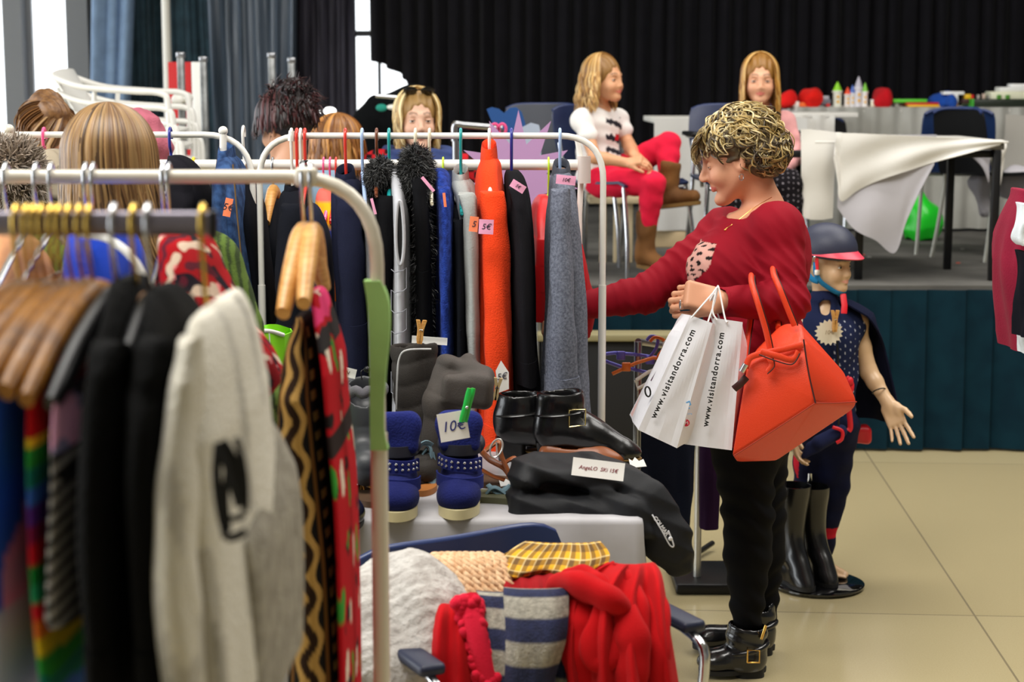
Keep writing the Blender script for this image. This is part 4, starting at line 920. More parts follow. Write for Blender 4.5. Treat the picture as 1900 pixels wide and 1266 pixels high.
        S.plane(ax+[0, 0, .165], (0, 0, 1), .004); S.cap(ax+[0, 0, .150], ax+[0, 0, .3], .048, .054, .004, -1); S.plane([0, 0, .021], (0, 0, -1), .003)
        S.post = lambda p: .0022*np.sin(p[:, 2]*150+5*p[:, 0]*8)*np.exp(-((p[:, 2]-.12)/.05)**2)
        b = sdf_obj('boot', S, .0032, lea, t)
        g = Geo(); n = 40; th = np.linspace(0, 2*math.pi, n, endpoint=False)
        def sole(z, gr): 
            q = []
            for a in th:
                u = math.cos(a); v = math.sin(a); wd = .043-.006*math.exp(-((u+.15)/.3)**2)-.004*(u < 0); q.append(hb+d*(Ln/2-.005+(Ln/2+.004+gr)*u)+R[:, 1]*(wd+gr)*np.sign(v)*abs(v)**.8+[0, 0, z])
            return q
        g.loft([sole(.012, 0), sole(.026, .001)]); hl = hb+d*.04; g.loft([[hl+R@A([.042*math.copysign(abs(math.cos(a))**.6, math.cos(a)), .036*math.copysign(abs(math.sin(a))**.7, math.sin(a)), z]) for a in th] for z in (0, .026)])
        g.make('sole', mat('boot_sole', '1A1A1A', rough=.7), b)
        st = Geo(); c2 = ax+[0, 0, .085]; pts = [c2+R@A([.060*math.cos(a), .052*math.sin(a), .014*math.cos(a)*-1]) for a in np.linspace(0, 2*math.pi, 30)]; st.tube(pts, .009, 8, flat=.3, up=(0, 0, 1)) if False else st.tube(pts, .0085, 8, flat=1)
        st.make('strap', lea, b)
        if not far_:
            bc = Geo(); cb = ax+R@A([-.012, .0, .078])+[0, -.066, 0]; w_, h_ = .017, .018
            bc.tube([cb+A([-w_, 0, -h_]), cb+A([w_, 0, -h_]), cb+A([w_, 0, h_]), cb+A([-w_, 0, h_]), cb+A([-w_, 0, -h_])], .0028, 8); bc.make('buckle', gold, b)
            zc = Geo(); zc.tube([ax+A([.035, -.052, .125]), ax+A([.048, -.048, .165])], .0042, 8); zc.make('zip_pull', gold, b)
    # curly hair
    hs = SDF(.02); hs.ell(hd.w(-.028, 0, .048), (.108, .092, .092), hd.F); hs.ell(hd.w(-.075, 0, -.01), (.068, .082, .075), hd.F, .04)
    hs.ell(hd.w(.085, 0, -.03), (.075, .07, .075), hd.F, .02, -1)
    hs.post = lambda p: .006*np.sin(p[:, 0]*110+3*np.sin(p[:, 2]*70))*np.sin(p[:, 2]*90)
    hair_o = sdf_obj('hair', hs, .005, mat('hair_base', '6E5E42', rough=.6, c2='4A3C28', vs=40), t)
    r = np.random.RandomState(12); locks = []; lk2 = []
    for i in range(860):
        th = r.rand()*2*math.pi; ph = math.acos(1-1.75*r.rand()) if i % 3 else math.acos(-.1-.65*r.rand())
        d = A([math.cos(th)*math.sin(ph), math.sin(th)*math.sin(ph), math.cos(ph)])
        if (d[0] > .30 and d[2] < .28 and abs(d[1]) < .55) or (d[0] > .42 and d[2] < .1): continue
        if d[0] > .1 and d[2] < -.25: continue
        low = d[2] < -.15; c0 = A([-.028, 0, .048]) if not low else A([-.062, 0, .018]); rr = A([.108, .094, .092]) if not low else A([.088, .094, .094])
        flow = nrm(A([.35 if d[0] > .2 else -.2, .3*np.sign(d[1]), -.8])+r.normal(size=3)*.35); flow = nrm(flow-d*np.dot(flow, d)); s1 = np.cross(flow, d)
        L_ = .5+.55*r.rand(); cr = .05+.09*r.rand(); tw = 6+6*r.rand(); ph0 = r.rand()*6.28; lift = .02+.09*r.rand()**2; gold_ = r.rand() < (.80 if d[2] > .0 else .5)
        for k in range(4):
            o1, o2, rw = (r.rand(2)-.5)*.05, (r.rand()-.5)*.03, .0011+.0010*r.rand(); pts = []
            for u in np.linspace(0, 1, 22):
                e = nrm(d+flow*L_*(u-.42)+s1*(cr*math.cos(ph0+tw*u)+o1[0]))
                pts.append(hd.w(*(c0+e*rr*(1.0+lift*math.sin(u*2.6)+cr*.42*(1+math.sin(ph0+tw*u))+o2))))
            (locks if gold_ else lk2).append((A(pts), rw))
    for i in range(130):                             # fringe falling over the brow
        y = (r.rand()*2-1)*.07; pts = []; ph0 = r.rand()*6
        for u in np.linspace(0, 1, 12): pts.append(hd.w(.070+.042*math.sin(u*2.0)+.004*math.sin(ph0+7*u), y*(1+.3*u)+.006*math.cos(ph0+6*u), .105-.082*u+.006*math.sin(ph0+9*u)-(.03*u if i % 9 == 0 else 0)))
        (locks if i % 3 else lk2).append((A(pts), .0018))
    strands('highlighted_curls', t, locks, [lin('D9C48C'), lin('C9AE70'), lin('EBDDB2'), lin('A88E58')], 3); strands('dark_curls', t, lk2, [lin('5A4A34'), lin('7A6848'), lin('3A2E22')], 4)
    g = Geo(); c = hd.w(-.005, .083, -.045); g.tube([c+A([.006*math.cos(a), 0, .009*math.sin(a)-.006]) for a in np.linspace(0, 6.28, 16)], .0013, 6); g.make('earring', CHROME, t)
    g = Geo(); nk = smooth_path([P(1432, 366, 4.88), P(1400, 385, 4.855), P(1368, 410, 4.85), P(1346, 425, 4.86), P(1338, 428, 4.9)], 6); g.tube(nk, .0009, 5); g.ball(P(1346, 427, 4.852), .004, 6); g.make('necklace', gold, t)
    g = Geo(); c = P(1262, 565, 4.55); g.tube([c+A([.004*math.sin(a)*0, .010*math.cos(a), .0105*math.sin(a)]) for a in np.linspace(0, 6.28, 16)], .0022, 6); g.make('ring', CHROME, t)
    return t
build_woman()
# ------------------------------------------------------------------ the other people
def fit(S, V0=None): return S
def stander(label, hx, hy, Y, fwd, hf=None, hs=1.0, skin='DDA583', top=None, topc='2A3A5A', pants='1A1C26', hair=None, h=.0065, floor=0.0, smile=0, sleeves=True, iris='4A3220', wide=1.0, patt=None, upper=12):
    hd = Head(P(hx, hy, Y), hf or (fwd[0], fwd[1], -.05), (0, 0, 1), hs); c = hd.c; H = (c[2]+.125*hs-floor); s = H/1.68
    f = nrm((fwd[0], fwd[1], 0)); l = np.cross([0, 0, 1.], f); b = A([c[0], c[1], floor])-f*.02; T = lambda a, y, z: b+f*a*s+l*y*s*wide+A([0, 0, z*s])
    t = thing('person', label, 'person', b)
    sh, hp = 1.375, .86
    def torso(S, g=0):
        S.cap(T(0, 0, 1.28), T(0, 0, 1.05), (.12+g)*s, (.115+g)*s, .05, flat=(l, 1.35*wide)); S.cap(T(0, 0, 1.05), T(0, 0, .88), (.115+g)*s, (.13+g)*s, .05, flat=(l, 1.25*wide)); S.cap(T(0, .155, 1.36), T(0, -.155, 1.36), (.058+g)*s, (.058+g)*s, .05)
    B = SDF(.03); hd.add(B, smile=smile); torso(B); B.cap(hd.w(-.03, 0, -.05), T(-.01, 0, 1.38), .047*hs, .055*s, .02)
    ar = []
    for y in (1, -1):
        sp, ep, wp = T(0, .175*y, 1.35), T(-.02, .24*y, 1.08), T(.08, .23*y, .86); ar.append((sp, ep, wp)); arm(B, sp, ep, wp, s)
        hand(B, wp, wp-ep+f*.02, -l*y, 1 if y > 0 else -1, s)
        leg(B, T(0, .09*y, .86), T(.01, .10*y, .48), T(0, .10*y, .08), s)
    sdf_obj('body', B, h*.72, SKIN, t, lambda V: hd.col(V, skinc(V, skin)), it=1); hd.eyes(t, iris, lid=skin, upper=upper)
    S = SDF(.03); torso(S, .016); 
    for sp, ep, wp in ar: arm(S, sp, ep, lerp(ep, wp, .93), s, (.064, .056, .052, .038))
    S.cap(hd.w(-.02, 0, -.11), hd.w(0, 0, -.2), .05, .055, .01, -1); S.plane(T(0, 0, .84), (0, 0, -1)); S.post = lambda p: wob(p, 38, .0035, 5)
    sdf_obj('top', S, h, top or cloth('cloth_'+topc, topc), t, patt)
    L = SDF(.02)
    for y in (1, -1): leg(L, T(0, .09*y, .86), T(.01, .10*y, .48), T(0, .10*y, .06), s, (.10, .07, .068, .05))
    L.ell(T(0, 0, .88), A([.15, .205, .13])*s, np.stack([f, l, A([0, 0, 1.])], 1), .05); L.post = lambda p: wob(p, 40, .003, 6); sdf_obj('trousers', L, h*1.2, cloth('cloth_'+pants, pants), t)
    for y in (1, -1):
        Q = SDF(.02); Q.cap(T(-.03, .10*y, .045), T(.13, .105*y, .035), .045*s, .036*s); Q.plane([0, 0, floor+.002], (0, 0, -1), .002); sdf_obj('shoe', Q, .008, mat('dark_shoe', '1A1818', rough=.4), t)
    return t, hd, T
def cap_hair(t, hd, m, r=(.104, .084, .094), c=(-.022, 0, .038), cut_r=.075, extra=None, h=.0055):
    S = SDF(.02); S.ell(hd.w(*c), A(r)*hd.s, hd.F); S.ell(hd.w(.098, 0, -.028), A([.075, .064, .096])*hd.s, hd.F, .012, -1)
    if extra: extra(S)
    S.post = lambda p: .003*np.sin(((p-hd.c)@hd.F)[:, 1]*220)*1
    return sdf_obj('hair', S, h, m, t)
HB = mat('brown_hair_base', '4A2E18', rough=.5); HD = mat('dark_hair_base', '1E1214', rough=.45); HBL = mat('blonde_hair_base', 'A07C48', rough=.5)
# long-haired person with her back to us, olive ribbed sweater
def ribv(V):
    a = np.arctan2(V[:, 0]-Xc[0], V[:, 1]-Xc[1]); return np.where((np.sin(V[:, 0]*420+V[:, 2]*60*np.sign(V[:, 0]-Xc[0])) > -.2)[:, None], A(lin('5F7A2C')), A(lin('33461A')))
Xc = P(205, 300, 3.5)
t, hd, T = stander('person seen from behind with long light brown hair and olive green ribbed sweater', 205, 322, 3.5, (-.12, 1), hs=1.0, top=mat('ribbed_knit', None, vcol=True, rough=.95, bump=.8, bs=300, stretch=(3, 3, .3)), patt=ribv, h=.0065, wide=1.2)
cap_hair(t, hd, mat('light_brown_hair_base', '8A6238', rough=.5))
hair_long(hd, t, 1300, .42, [lin('80603A'), lin('694A2A'), lin('9C7B4E'), lin('4E361E'), lin('8E6E44')], 3, wave=.004, rad=.0027, puff=1.12, fall=lambda th, t_: A([.09*t_*t_*(1 if math.sin(th) < .2 else -.1), 0, .0]))
# person bending down, brown hair in a bun, at the left window
t, hd, T = stander('person looking down with brown hair pinned up, near the bright window', 84, 262, 6.0, (.6, -.5), hf=(.62, -.35, -.62), topc='C9CCD4', h=.008)
cap_hair(t, hd, mat('bun_hair_base', '5E3C1E', rough=.5, c2='8A6238', vs=50), r=(.11, .092, .10), extra=lambda S: (S.ell(hd.w(-.08, .01, .10), A([.055, .06, .05]), hd.F, .02), S.ell(hd.w(-.02, -.02, .13), A([.05, .055, .03]), hd.F, .02)))
hair_long(hd, t, 120, .05, [lin('7A5430'), lin('A8845A'), lin('5A3A1E')], 5, rad=.006, puff=1.3)
# child with a pink knitted hat
t, hd, T = stander('child in a dusty pink hat bending behind the long-haired person', 252, 292, 5.6, (.4, -.6), hf=(.5, -.4, -.7), hs=.92, topc='C4C8D0', h=.009)
S = SDF(.02); S.ell(hd.w(-.02, 0, .05), (.118, .098, .096), hd.F); S.ell(hd.w(-.07, 0, -.02), (.07, .08, .06), hd.F, .03); S.ell(hd.w(.09, 0, -.03), (.07, .07, .07), hd.F, .01, -1); S.post = lambda p: wob(p, 70, .006, 2)
sdf_obj('hat', S, .006, cloth('dusty_pink', 'C06A7C', bs=200, bump=.6), t)
# dark-haired woman in a light denim shirt, turned away
t, hd, T = stander('woman turned away with dark reddish hair pinned up and a light denim shirt', 530, 236, 6.3, (-.62, .72), hf=(-.72, .6, -.22), topc='8CA6BE', h=.007, wide=1.12, top=cloth('light_denim', '8CA6BE', bs=400))
cap_hair(t, hd, HD, r=(.112, .092, .100), extra=lambda S: (S.ell(hd.w(-.07, 0, .11), (.055, .06, .055), hd.F, .02)))
r = np.random.RandomState(9); lk = []
for i in range(420):
    d = nrm(r.normal(size=3)*[1, 1, .8]+[-.3, 0, .5]); b = hd.w(*(A([-.035, 0, .055])+d*A([.105, .09, .098]))); v = nrm(hd.F@(d*[.4, .5, .4]+A([-.7, 0, .1])+r.normal(size=3)*.55)); L_ = .02+.035*r.rand()
    lk.append((A([b, b+v*L_*.5+hd.F@A([0, 0, .006]), b+v*L_+r.normal(size=3)*.008+A([0, 0, -.006])]), .003))
hair_long(hd, t, 200, .06, [lin('2A1416'), lin('4A2426'), lin('160C0E')], 15, rad=.006, puff=1.25)
strands('flyaway_hair', t, lk, [lin('2A1416'), lin('4A2426'), lin('160C0E')], 2)
# brown-haired person behind her
t, hd, T = stander('short person with auburn hair seen from behind, behind the denim shirt woman', 628, 275, 7.2, (.3, 1), topc='3A2E2A', h=.009)
cap_hair(t, hd, mat('auburn_hair_base', '7A4A22', rough=.5), r=(.118, .10, .10)); hair_long(hd, t, 260, .14, [lin('9A6430'), lin('7A4A20'), lin('B88040')], 6, rad=.006, puff=1.35)
# blonde woman facing us
def checks(V): return np.where(((np.sin(V[:, 0]*120) > 0) ^ (np.sin(V[:, 2]*120) > 0))[:, None], A(lin('C41E28')), A(lin('201418')))
t, hd, T = stander('blonde woman facing the camera with a navy scarf and sunglasses on her head', 775, 224, 7.2, (.12, -1), hf=(.18, -1, -.02), topc='902028', h=.0065, skin='E2B49A', top=VC, patt=checks, upper=14)
cap_hair(t, hd, HBL, r=(.106, .088, .096))
hair_long(hd, t, 420, .17, [lin('D6B878'), lin('B89458'), lin('EBD7A4'), lin('8E6C3C')], 7, gap=.95, rad=.0048, puff=1.2, wave=.006, fall=lambda th, t_: A([.02*math.sin(th)*-t_, 0, 0]))
S = SDF(.03); c = T(.0, 0, 1.37)
for i in range(12):
    a0, a1 = i*math.pi/6, (i+1)*math.pi/6; S.cap(c+A([.13*math.cos(a0), .10*math.sin(a0), .012*math.sin(3*a0)]), c+A([.13*math.cos(a1), .10*math.sin(a1), .012*math.sin(3*a1)]), .06, .06)
S.cap(c+A([-.06, -.08, -.02]), c+A([-.10, -.13, -.18]), .06, .05); S.post = lambda p: .007*np.sin(p[:, 2]*110+p[:, 0]*30)
sdf_obj('scarf', S, .007, cloth('navy_scarf', '3A4878', bs=200), t)
g = Geo()
for y in (.036, -.036): g.ball(hd.w(.052, y, .125), (.026, .03, .010), 8, R=hd.F@RY(-.6))
g.tube([hd.w(.06, .012, .128), hd.w(.06, -.012, .128)], .003, 6); g.tube([hd.w(.045, .06, .125), hd.w(-.04, .088, .06)], .0025, 6); g.tube([hd.w(.045, -.06, .125), hd.w(-.04, -.088, .06)], .0025, 6); g.make('sunglasses', mat('dark_glass', '0C0A0A', rough=.08), t)

# ------------------------------------------------------------------ chairs
NAVYP = mat('navy_plastic', '1E2A4E', rough=.35); NAVYE = mat('navy_edge', '2C3A66', rough=.3)
def chair(label, base, yaw, m=NAVYP, arms=False, s=1.0, metal=CHROME, group=None, w_=.23, back_curve=.03, name='stacking_chair', wave=0, backh=(.52, .82), armm=None):
    """yaw 0: the sitter looks towards -Y"""
    base = A(base, float); R = RZ(yaw); t = thing(name, label, 'chair', base, group); W = lambda x, y, z: base+R@(A([x, y, z])*s)
    gr = []
    for v in np.linspace(-.21, .21, 12): gr.append([W(u, v, .45-.012*math.cos(u/.23*1.5)+.012*(v/.21)**2-(.02 if v < -.19 else 0)) for u in np.linspace(-w_, w_, 12)])
    Geo().grid(gr, thick=.012).make('seat', m, t, smooth='all')
    gr = []
    for v in np.linspace(0, 1, 12):
        z = backh[0]+(backh[1]-backh[0])*v; ww = w_*(.9+.1*math.sin(v*2.6)) if v < .93 else w_*.93
        gr.append([W(u*ww, .20+.06*v-back_curve*math.cos(u*1.5)+back_curve, z+(wave*math.sin(u*2.6)*v)-(.025*abs(u)**6*v)) for u in np.linspace(-1, 1, 16)])
    b = Geo().grid(gr, thick=.010).make('backrest', m, t, smooth='all')
    Geo().tube(A(gr[-1]), .009*s, 8).make('rim', NAVYE, b)
    for x in (-1, 1):
        Geo().tube(smooth_path([W(x*w_*.95, -.20, .44), W(x*w_*1.02, -.24, .2), W(x*w_*1.05, -.25, .0)], 4), .011*s, 8).make('leg', metal, t)
        Geo().tube(smooth_path([W(x*w_*.92, .24, backh[0]+.12), W(x*w_*.95, .20, .44), W(x*w_*1.0, .23, .2), W(x*w_*1.05, .27, .0)], 4), .011*s, 8).make('leg', metal, t)
        if arms:
            f = Geo().tube(smooth_path([W(x*w_*1.05, -.19, .43), W(x*w_*1.15, -.21, .60), W(x*w_*1.15, -.17, .665), W(x*w_*1.15, .10, .67), W(x*w_*1.0, .23, .66)], 5), .010*s, 8).make('arm_frame', metal, t)
            Geo().box(W(x*w_*1.15, -.03, .682), (.05*s, .30*s, .022*s), R, .008*s).make('armrest', armm or BLACKM, t)
    Geo().tube([W(-w_*.98, -.2, .42), W(w_*.98, -.2, .42)], .009*s, 8).make('crossbar', metal, t)
    return t
CG = 'navy chairs on the stage'
def sg(px, py): return G(px, py, STZ)
chair('navy plastic chair on the stage under the girl in red trousers', sg(1160, 512)*[1, 1, 0]+[0.0, .10, STZ], .75, group=CG)
chair('navy plastic armchair on the stage under the girl in the pink jacket', P(1385, 400, 8.62)*[1, 1, 0]+[0, 0, STZ], .08, arms=True, group=CG, w_=.25)
# ------------------------------------------------------------------ the two girls on the stage
def girl(label, hd, J, skin, hairc, topm, topg, legm, bootm, smile=0, h=.005, tops=.9, patt=None, hair=None, iris='4A3020', tlen=1.0, bootL=.18, legr=(.082, .060, .058, .042)):
    t = thing('person', label, 'person', A([J['pel'][0], J['pel'][1], STZ])); s = .82
    B = SDF(.025); hd.add(B, smile=smile); B.cap(hd.w(-.03, 0, -.05), J['neck'], .038, .042, .015); B.cap(J['neck'], J['chest'], .045, .075, .04)
    ax = nrm(J['shL']-J['shR'])
    def torso(S, g=0): S.cap(J['chest'], J['pel'], .074+g, .090+g, .04, flat=(ax, 1.25)); S.cap(J['shL'], J['shR'], .044+g, .044+g, .04)
    torso(B)
    for k in 'LR':
        arm(B, J['sh'+k], J['el'+k], J['wr'+k], .72, (.050, .042, .044, .030)); hand(B, J['wr'+k], J['hd'+k]-J['wr'+k], J['pn'+k], 1 if k == 'L' else -1, .78, curl=(.6, .6, .65, .7))
        leg(B, J['hp'+k], J['kn'+k], J['an'+k], .8)
    sdf_obj('body', B, h*.85, SKIN, t, lambda V: hd.col(V, skinc(V, skin))); hd.eyes(t, iris, lid=skin, upper=16)
    S = SDF(.025); torso(S, .014)
    for k in 'LR': arm(S, J['sh'+k], lerp(J['sh'+k], J['el'+k], min(1, topg*2)) if topg < .5 else J['el'+k], lerp(J['sh'+k], J['el'+k], min(1, topg*2)) if topg < .5 else lerp(J['el'+k], J['wr'+k], .92), .8, (.056, .052 if topg < .5 else .052, .052 if topg >= .5 else .052, .052 if topg < .5 else .042))
    S.cap(hd.w(-.01, 0, -.12), J['neck'], .04, .05, .01, -1); S.post = lambda p: wob(p, 45, .0035, 5); sdf_obj('top', S, h, topm, t, patt)
    L = SDF(.02)
    for k in 'LR': leg(L, J['hp'+k], J['kn'+k], J['an'+k], .8, (legr[0]*1.15, legr[1]*1.15, legr[2]*1.15, legr[3]*1.2))
    L.ell(J['pel'], (.11, .12, .085), None, .05); L.post = lambda p: wob(p, 60, .003, 6); sdf_obj('trousers', L, h, legm[0], t, legm[1])
    for k in 'LR':
        an, to = J['an'+k], J['to'+k]; f = nrm(to-an); ft = J['ft'+k]; up = nrm(an-ft); Q = SDF(.02)
        Q.cap(an+up*.07, ft+up*.04, .052, .045, .02); Q.cap(ft+up*.03, to+up*.025, .040, .034, .025); Q.plane(an+up*.095, up, .003); Q.plane(ft, -up, .004)
        Q.post = lambda p: wob(p, 55, .003, 8); b = sdf_obj('boot', Q, .0045, bootm, t)
        d = nrm(to-ft); sd = np.cross(up, d); n = 30; th = np.linspace(0, 2*math.pi, n, endpoint=False); mdp = (ft+to)/2; Lh = np.linalg.norm(to-ft)/2+.042
        Geo().loft([[mdp+d*Lh*math.cos(a)+sd*.042*math.copysign(abs(math.sin(a))**.8, math.sin(a))+up*z for a in th] for z in (-.014, .004)]).make('sole', mat('tan_sole', '7A5A28', rough=.7), b)
    return t
gd = Head(P(1121, 149, 8.38), (.80, -.58, .02), (-.05, 0, 1), .93, child=True)
Y1 = 8.40
J = dict(neck=P(1112, 205, Y1+.02), chest=P(1108, 232, Y1), pel=P(1112, 322, Y1+.02), shL=P(1146, 222, Y1+.12), shR=P(1080, 222, Y1-.10),
 elL=P(1166, 268, Y1+.08), wrL=P(1176, 286, Y1-.10), hdL=P(1192, 300, Y1-.16), pnL=A([-.3, .4, -.8]), elR=P(1104, 292, Y1-.20), wrR=P(1164, 302, Y1-.24), hdR=P(1186, 298, Y1-.26), pnR=A([0.2, .5, -.8]),
 hpR=P(1118, 338, Y1-.05), knR=P(1212, 340, Y1-.26), anR=P(1199, 428, Y1-.22), ftR=P(1196, 492, Y1-.22), toR=P(1220, 497, Y1-.28),
 hpL=P(1140, 326, Y1+.06), knL=P(1240, 266, Y1-.05), anL=P(1240, 338, Y1-.13), ftL=P(1234, 382, Y1-.13), toL=P(1285, 376, Y1-.20))
def catprint(V):
    c = np.tile(A(lin('EDE8E4')), (len(V), 1)); a = P(1141, 262, 8.3); q = (V-a)*FPX/8.3; w_ = wob(V, 95, 1, 9); m = (np.abs(q[:, 0]) < 16) & (np.abs(q[:, 2]) < 42) & (w_ > .25); c[m] = lin('2A2830')
    m = (np.abs(q[:, 0]-6) < 4) & (np.abs(q[:, 2]-6) < 5); c[m] = lin('C01828'); return c
RB = mat('brown_suede', '7A4E1C', rough=.85, bump=.4, bs=200, c2='5E3A12')
g1 = girl('smiling girl with long blonde hair, white print shirt and red trousers on the stage', gd, J, 'D9A078', None, VC, .22, (cloth('coral_red_denim', 'EC2244', bs=500), None), RB, smile=1, patt=catprint)
cap_hair(g1, gd, mat('girl_blonde_base', '8E6632', rough=.5), r=(.106, .088, .096), h=.005)
hair_long(gd, g1, 420, .17, [lin('C49A5A'), lin('A87A3E'), lin('DDBB80'), lin('8A6030')], 11, gap=1.15, rad=.0048, puff=1.12, wave=.009, wfreq=30, fall=lambda th, t_: A([-.02*t_, -.02*t_, 0]))
hd2 = Head(P(1410, 150, 8.42), (-.10, -1, -.04), (0, 0, 1), .98, child=True); Y2 = 8.52
J = dict(neck=P(1410, 205, Y2-.04), chest=P(1410, 240, Y2-.02), pel=P(1412, 325, Y2+.02), shL=P(1456, 226, Y2), shR=P(1362, 226, Y2),
 elL=P(1478, 285, Y2-.02), wrL=P(1452, 318, Y2-.22), hdL=P(1432, 322, Y2-.28), pnL=A([0, .3, -.9]), elR=P(1345, 285, Y2-.02), wrR=P(1372, 318, Y2-.22), hdR=P(1392, 322, Y2-.28), pnR=A([0, .3, -.9]),
 hpL=P(1432, 338, Y2-.06), knL=P(1462, 342, Y2-.40), anL=P(1470, 440, Y2-.40), ftL=P(1470, 492, Y2-.40), toL=P(1474, 500, Y2-.52),
 hpR=P(1388, 338, Y2-.06), knR=P(1368, 342, Y2-.40), anR=P(1362, 440, Y2-.40), ftR=P(1362, 492, Y2-.40), toR=P(1358, 500, Y2-.52))
def dots(V):
    c = np.tile(A(lin('141014')), (len(V), 1)); m = (np.sin(V[:, 0]*260) > .8) & (np.sin(V[:, 2]*220+V[:, 1]*130) > .8); c[m] = lin('A8A0A8'); return c
g2 = girl('girl with long straight fair hair in a pale pink jacket sitting on the stage', hd2, J, 'DFA684', None, cloth('pale_pink_fleece', 'F2AFAE', bs=200, bump=.6), .9, (VC, dots), mat('black_boot', '121214', rough=.5), patt=None, legr=(.095, .075, .070, .05))
cap_hair(g2, hd2, mat('girl_fair_base', '8E6226', rough=.5), r=(.106, .088, .098), h=.005)
hair_long(hd2, g2, 420, .22, [lin('C49248'), lin('A8782E'), lin('DDB470'), lin('8A5A20')], 13, gap=.95, rad=.0046, puff=1.08, wave=.003, fall=lambda th, t_: A([.0, -.03*t_, 0]))
# ------------------------------------------------------------------ child mannequin
def mannequin():
    Y = 5.76; base = G(1518, 1092); hd = Head(P(1537, 493, Y), (.70, -.70, -.02), (0, 0, 1), .80, child=True)
    t = thing('mannequin', 'child mannequin in a riding helmet and dark cape standing on a round base', 'mannequin', base)
    skn = 'D8B48C'; MS = mat('mannequin_plastic', None, vcol=True, rough=.35, spec=.5)
    B = SDF(.025); hd.add(B); ch = P(1535, 625, Y); pel = P(1528, 760, Y); ax = nrm(A([.75, .6, 0]))
    B.cap(hd.w(-.03, 0, -.05), P(1530, 570, Y), .036, .036, .015); B.cap(ch, pel, .085, .088, .04, flat=(ax, 1.2)); shL, shR = P(1588, 598, Y+.03), P(1488, 602, Y-.02)
    B.cap(shL, shR, .042, .042, .04); eL, wL = P(1612, 690, Y+.01), P(1650, 752, Y-.06); arm(B, shL, eL, wL, .68, (.048, .042, .042, .030)); hand(B, wL, P(1668, 795, Y-.10)-wL, A([-.35, -.9, .1]), -1, .82, curl=(.12, .12, .16, .2), spread=.25, thumb=.7)
    eR, wR = P(1470, 690, Y-.03), P(1470, 790, Y-.10); arm(B, shR, eR, wR, .68, (.048, .042, .042, .030)); hand(B, wR, P(1472, 835, Y-.12)-wR, A([.9, -.3, 0]), 1, .8)
    kL, aL = P(1548, 905, Y+.06), P(1524, 1030, Y+.13); kR, aR = P(1500, 905, Y+.10), P(1500, 1030, Y+.16); hL, hR = P(1552, 790, Y), P(1502, 790, Y+.03)
    leg(B, hL, kL, aL, .72, (.080, .052, .050, .034)); leg(B, hR, kR, aR, .72, (.080, .052, .050, .034))
    toe = G(1566, 1066, .03); B.cap(aL, G(1524, 1048, .05), .026, .028, .01); B.cap(G(1526, 1048, .045), toe, .026, .016, .015, flat=((0, 0, 1), .8))
    for i in range(5):
        o = toe+A([-.006, .026-.012*i, 0]); B.cap(o-[.02, 0, 0], o+A([.018-.003*i, -.004, -.004]), .008-.0006*i, .0075-.0006*i, .003)
    toeR = G(1526, 1046, .03); B.cap(aR, G(1500, 1040, .05), .026, .028, .01); B.cap(G(1502, 1040, .045), toeR, .026, .018, .015)
    sdf_obj('body', B, .0036, MS, t, lambda V: hd.col(V, skinc(V, skn), lip=(.75, .3, .25), brow=(.3, .2, .12)), label='shiny cream plastic skin'); hd.eyes(t, '3A3A30', lid=skn, upper=20, gaze=(.1, 0))
    # base plate
    g = Geo(); g.lathe([(.02, .004), (.148, .004), (.156, .008), (.156, .014), (.145, .018), (.02, .018)], A([G(1518, 1088)[0], G(1518, 1088)[1], 0]), 48); g.make('base_plate', mat('black_glass', '0A0A0C', rough=.06, coat=1), t)
    g = Geo(); o_ = G(1505, 1078, .018)+A([0, .07, 0]); g.tube([o_, o_+A([0, 0, .36])], .009, 10); g.make('rod', CHROME, t)
    # vest with small dots
    V_ = SDF(.025); V_.cap(ch, pel, .100, .098, .04, flat=(ax, 1.2)); V_.cap(lerp(shL, shR, .12), lerp(shL, shR, .88), .052, .052, .04); V_.cap(P(1528, 560, Y), P(1530, 590, Y), .048, .058, .02); V_.cap(P(1530, 545, Y), P(1532, 575, Y-.05), .024, .016, .01, -1)
    V_.plane(P(1530, 800, Y), (0, 0, -1)); V_.post = lambda p: wob(p, 50, .0025, 4)
    def vd(V):
        c = np.tile(A(lin('1C2444')), (len(V), 1)); m = (np.sin(V[:, 0]*330) > .85) & (np.sin(V[:, 2]*240+V[:, 0]*200) > .8) & (V[:, 0] > ch[0]+.0) & (V[:, 2] < P(0, 590, Y)[2]); c[m] = lin('C8CCD8'); return c
    v = sdf_obj('vest', V_, .0042, VC, t, vd)
    g = Geo(); g.tube([P(1552, 600, Y-.115), P(1556, 700, Y-.125), P(1556, 790, Y-.125)], .0035, 6); g.make('zip', mat('black_zip', '101014', rough=.3), v)
    # trousers with a red side stripe
    L = SDF(.02); leg(L, hL, kL, aL, .72, (.098, .068, .062, .056)); leg(L, hR, kR, aR, .72, (.098, .068, .062, .056)); L.ell(P(1527, 785, Y), (.105, .10, .08), None, .04); L.plane(P(1520, 1028, Y+.13), (0, 0, -1)); L.post = lambda p: .0018*np.sin(p[:, 2]*80+p[:, 0]*30)+wob(p, 45, .003, 7)
    def st(V):
        c = np.tile(A(lin('171B38')), (len(V), 1)); ctr = np.interp(V[:, 2], [0, aR[2], kR[2], hR[2], 2], [aR[0], aR[0], kR[0], hR[0], hR[0]]); m = (V[:, 0] < ctr-.042) & (V[:, 1] < Y+.06); c[m] = lin('D42438')
        m = (np.abs(V[:, 2]-P(0, 1000, Y)[2]) < .02) & (V[:, 0] > P(1542, 0, Y)[0]); c[m] = lin('D42438'); return c
    sdf_obj('trousers', L, .005, VC, t, st)
    # cape, open at the front, falling behind the arm
    n = 40; gr = []; Rm = .13
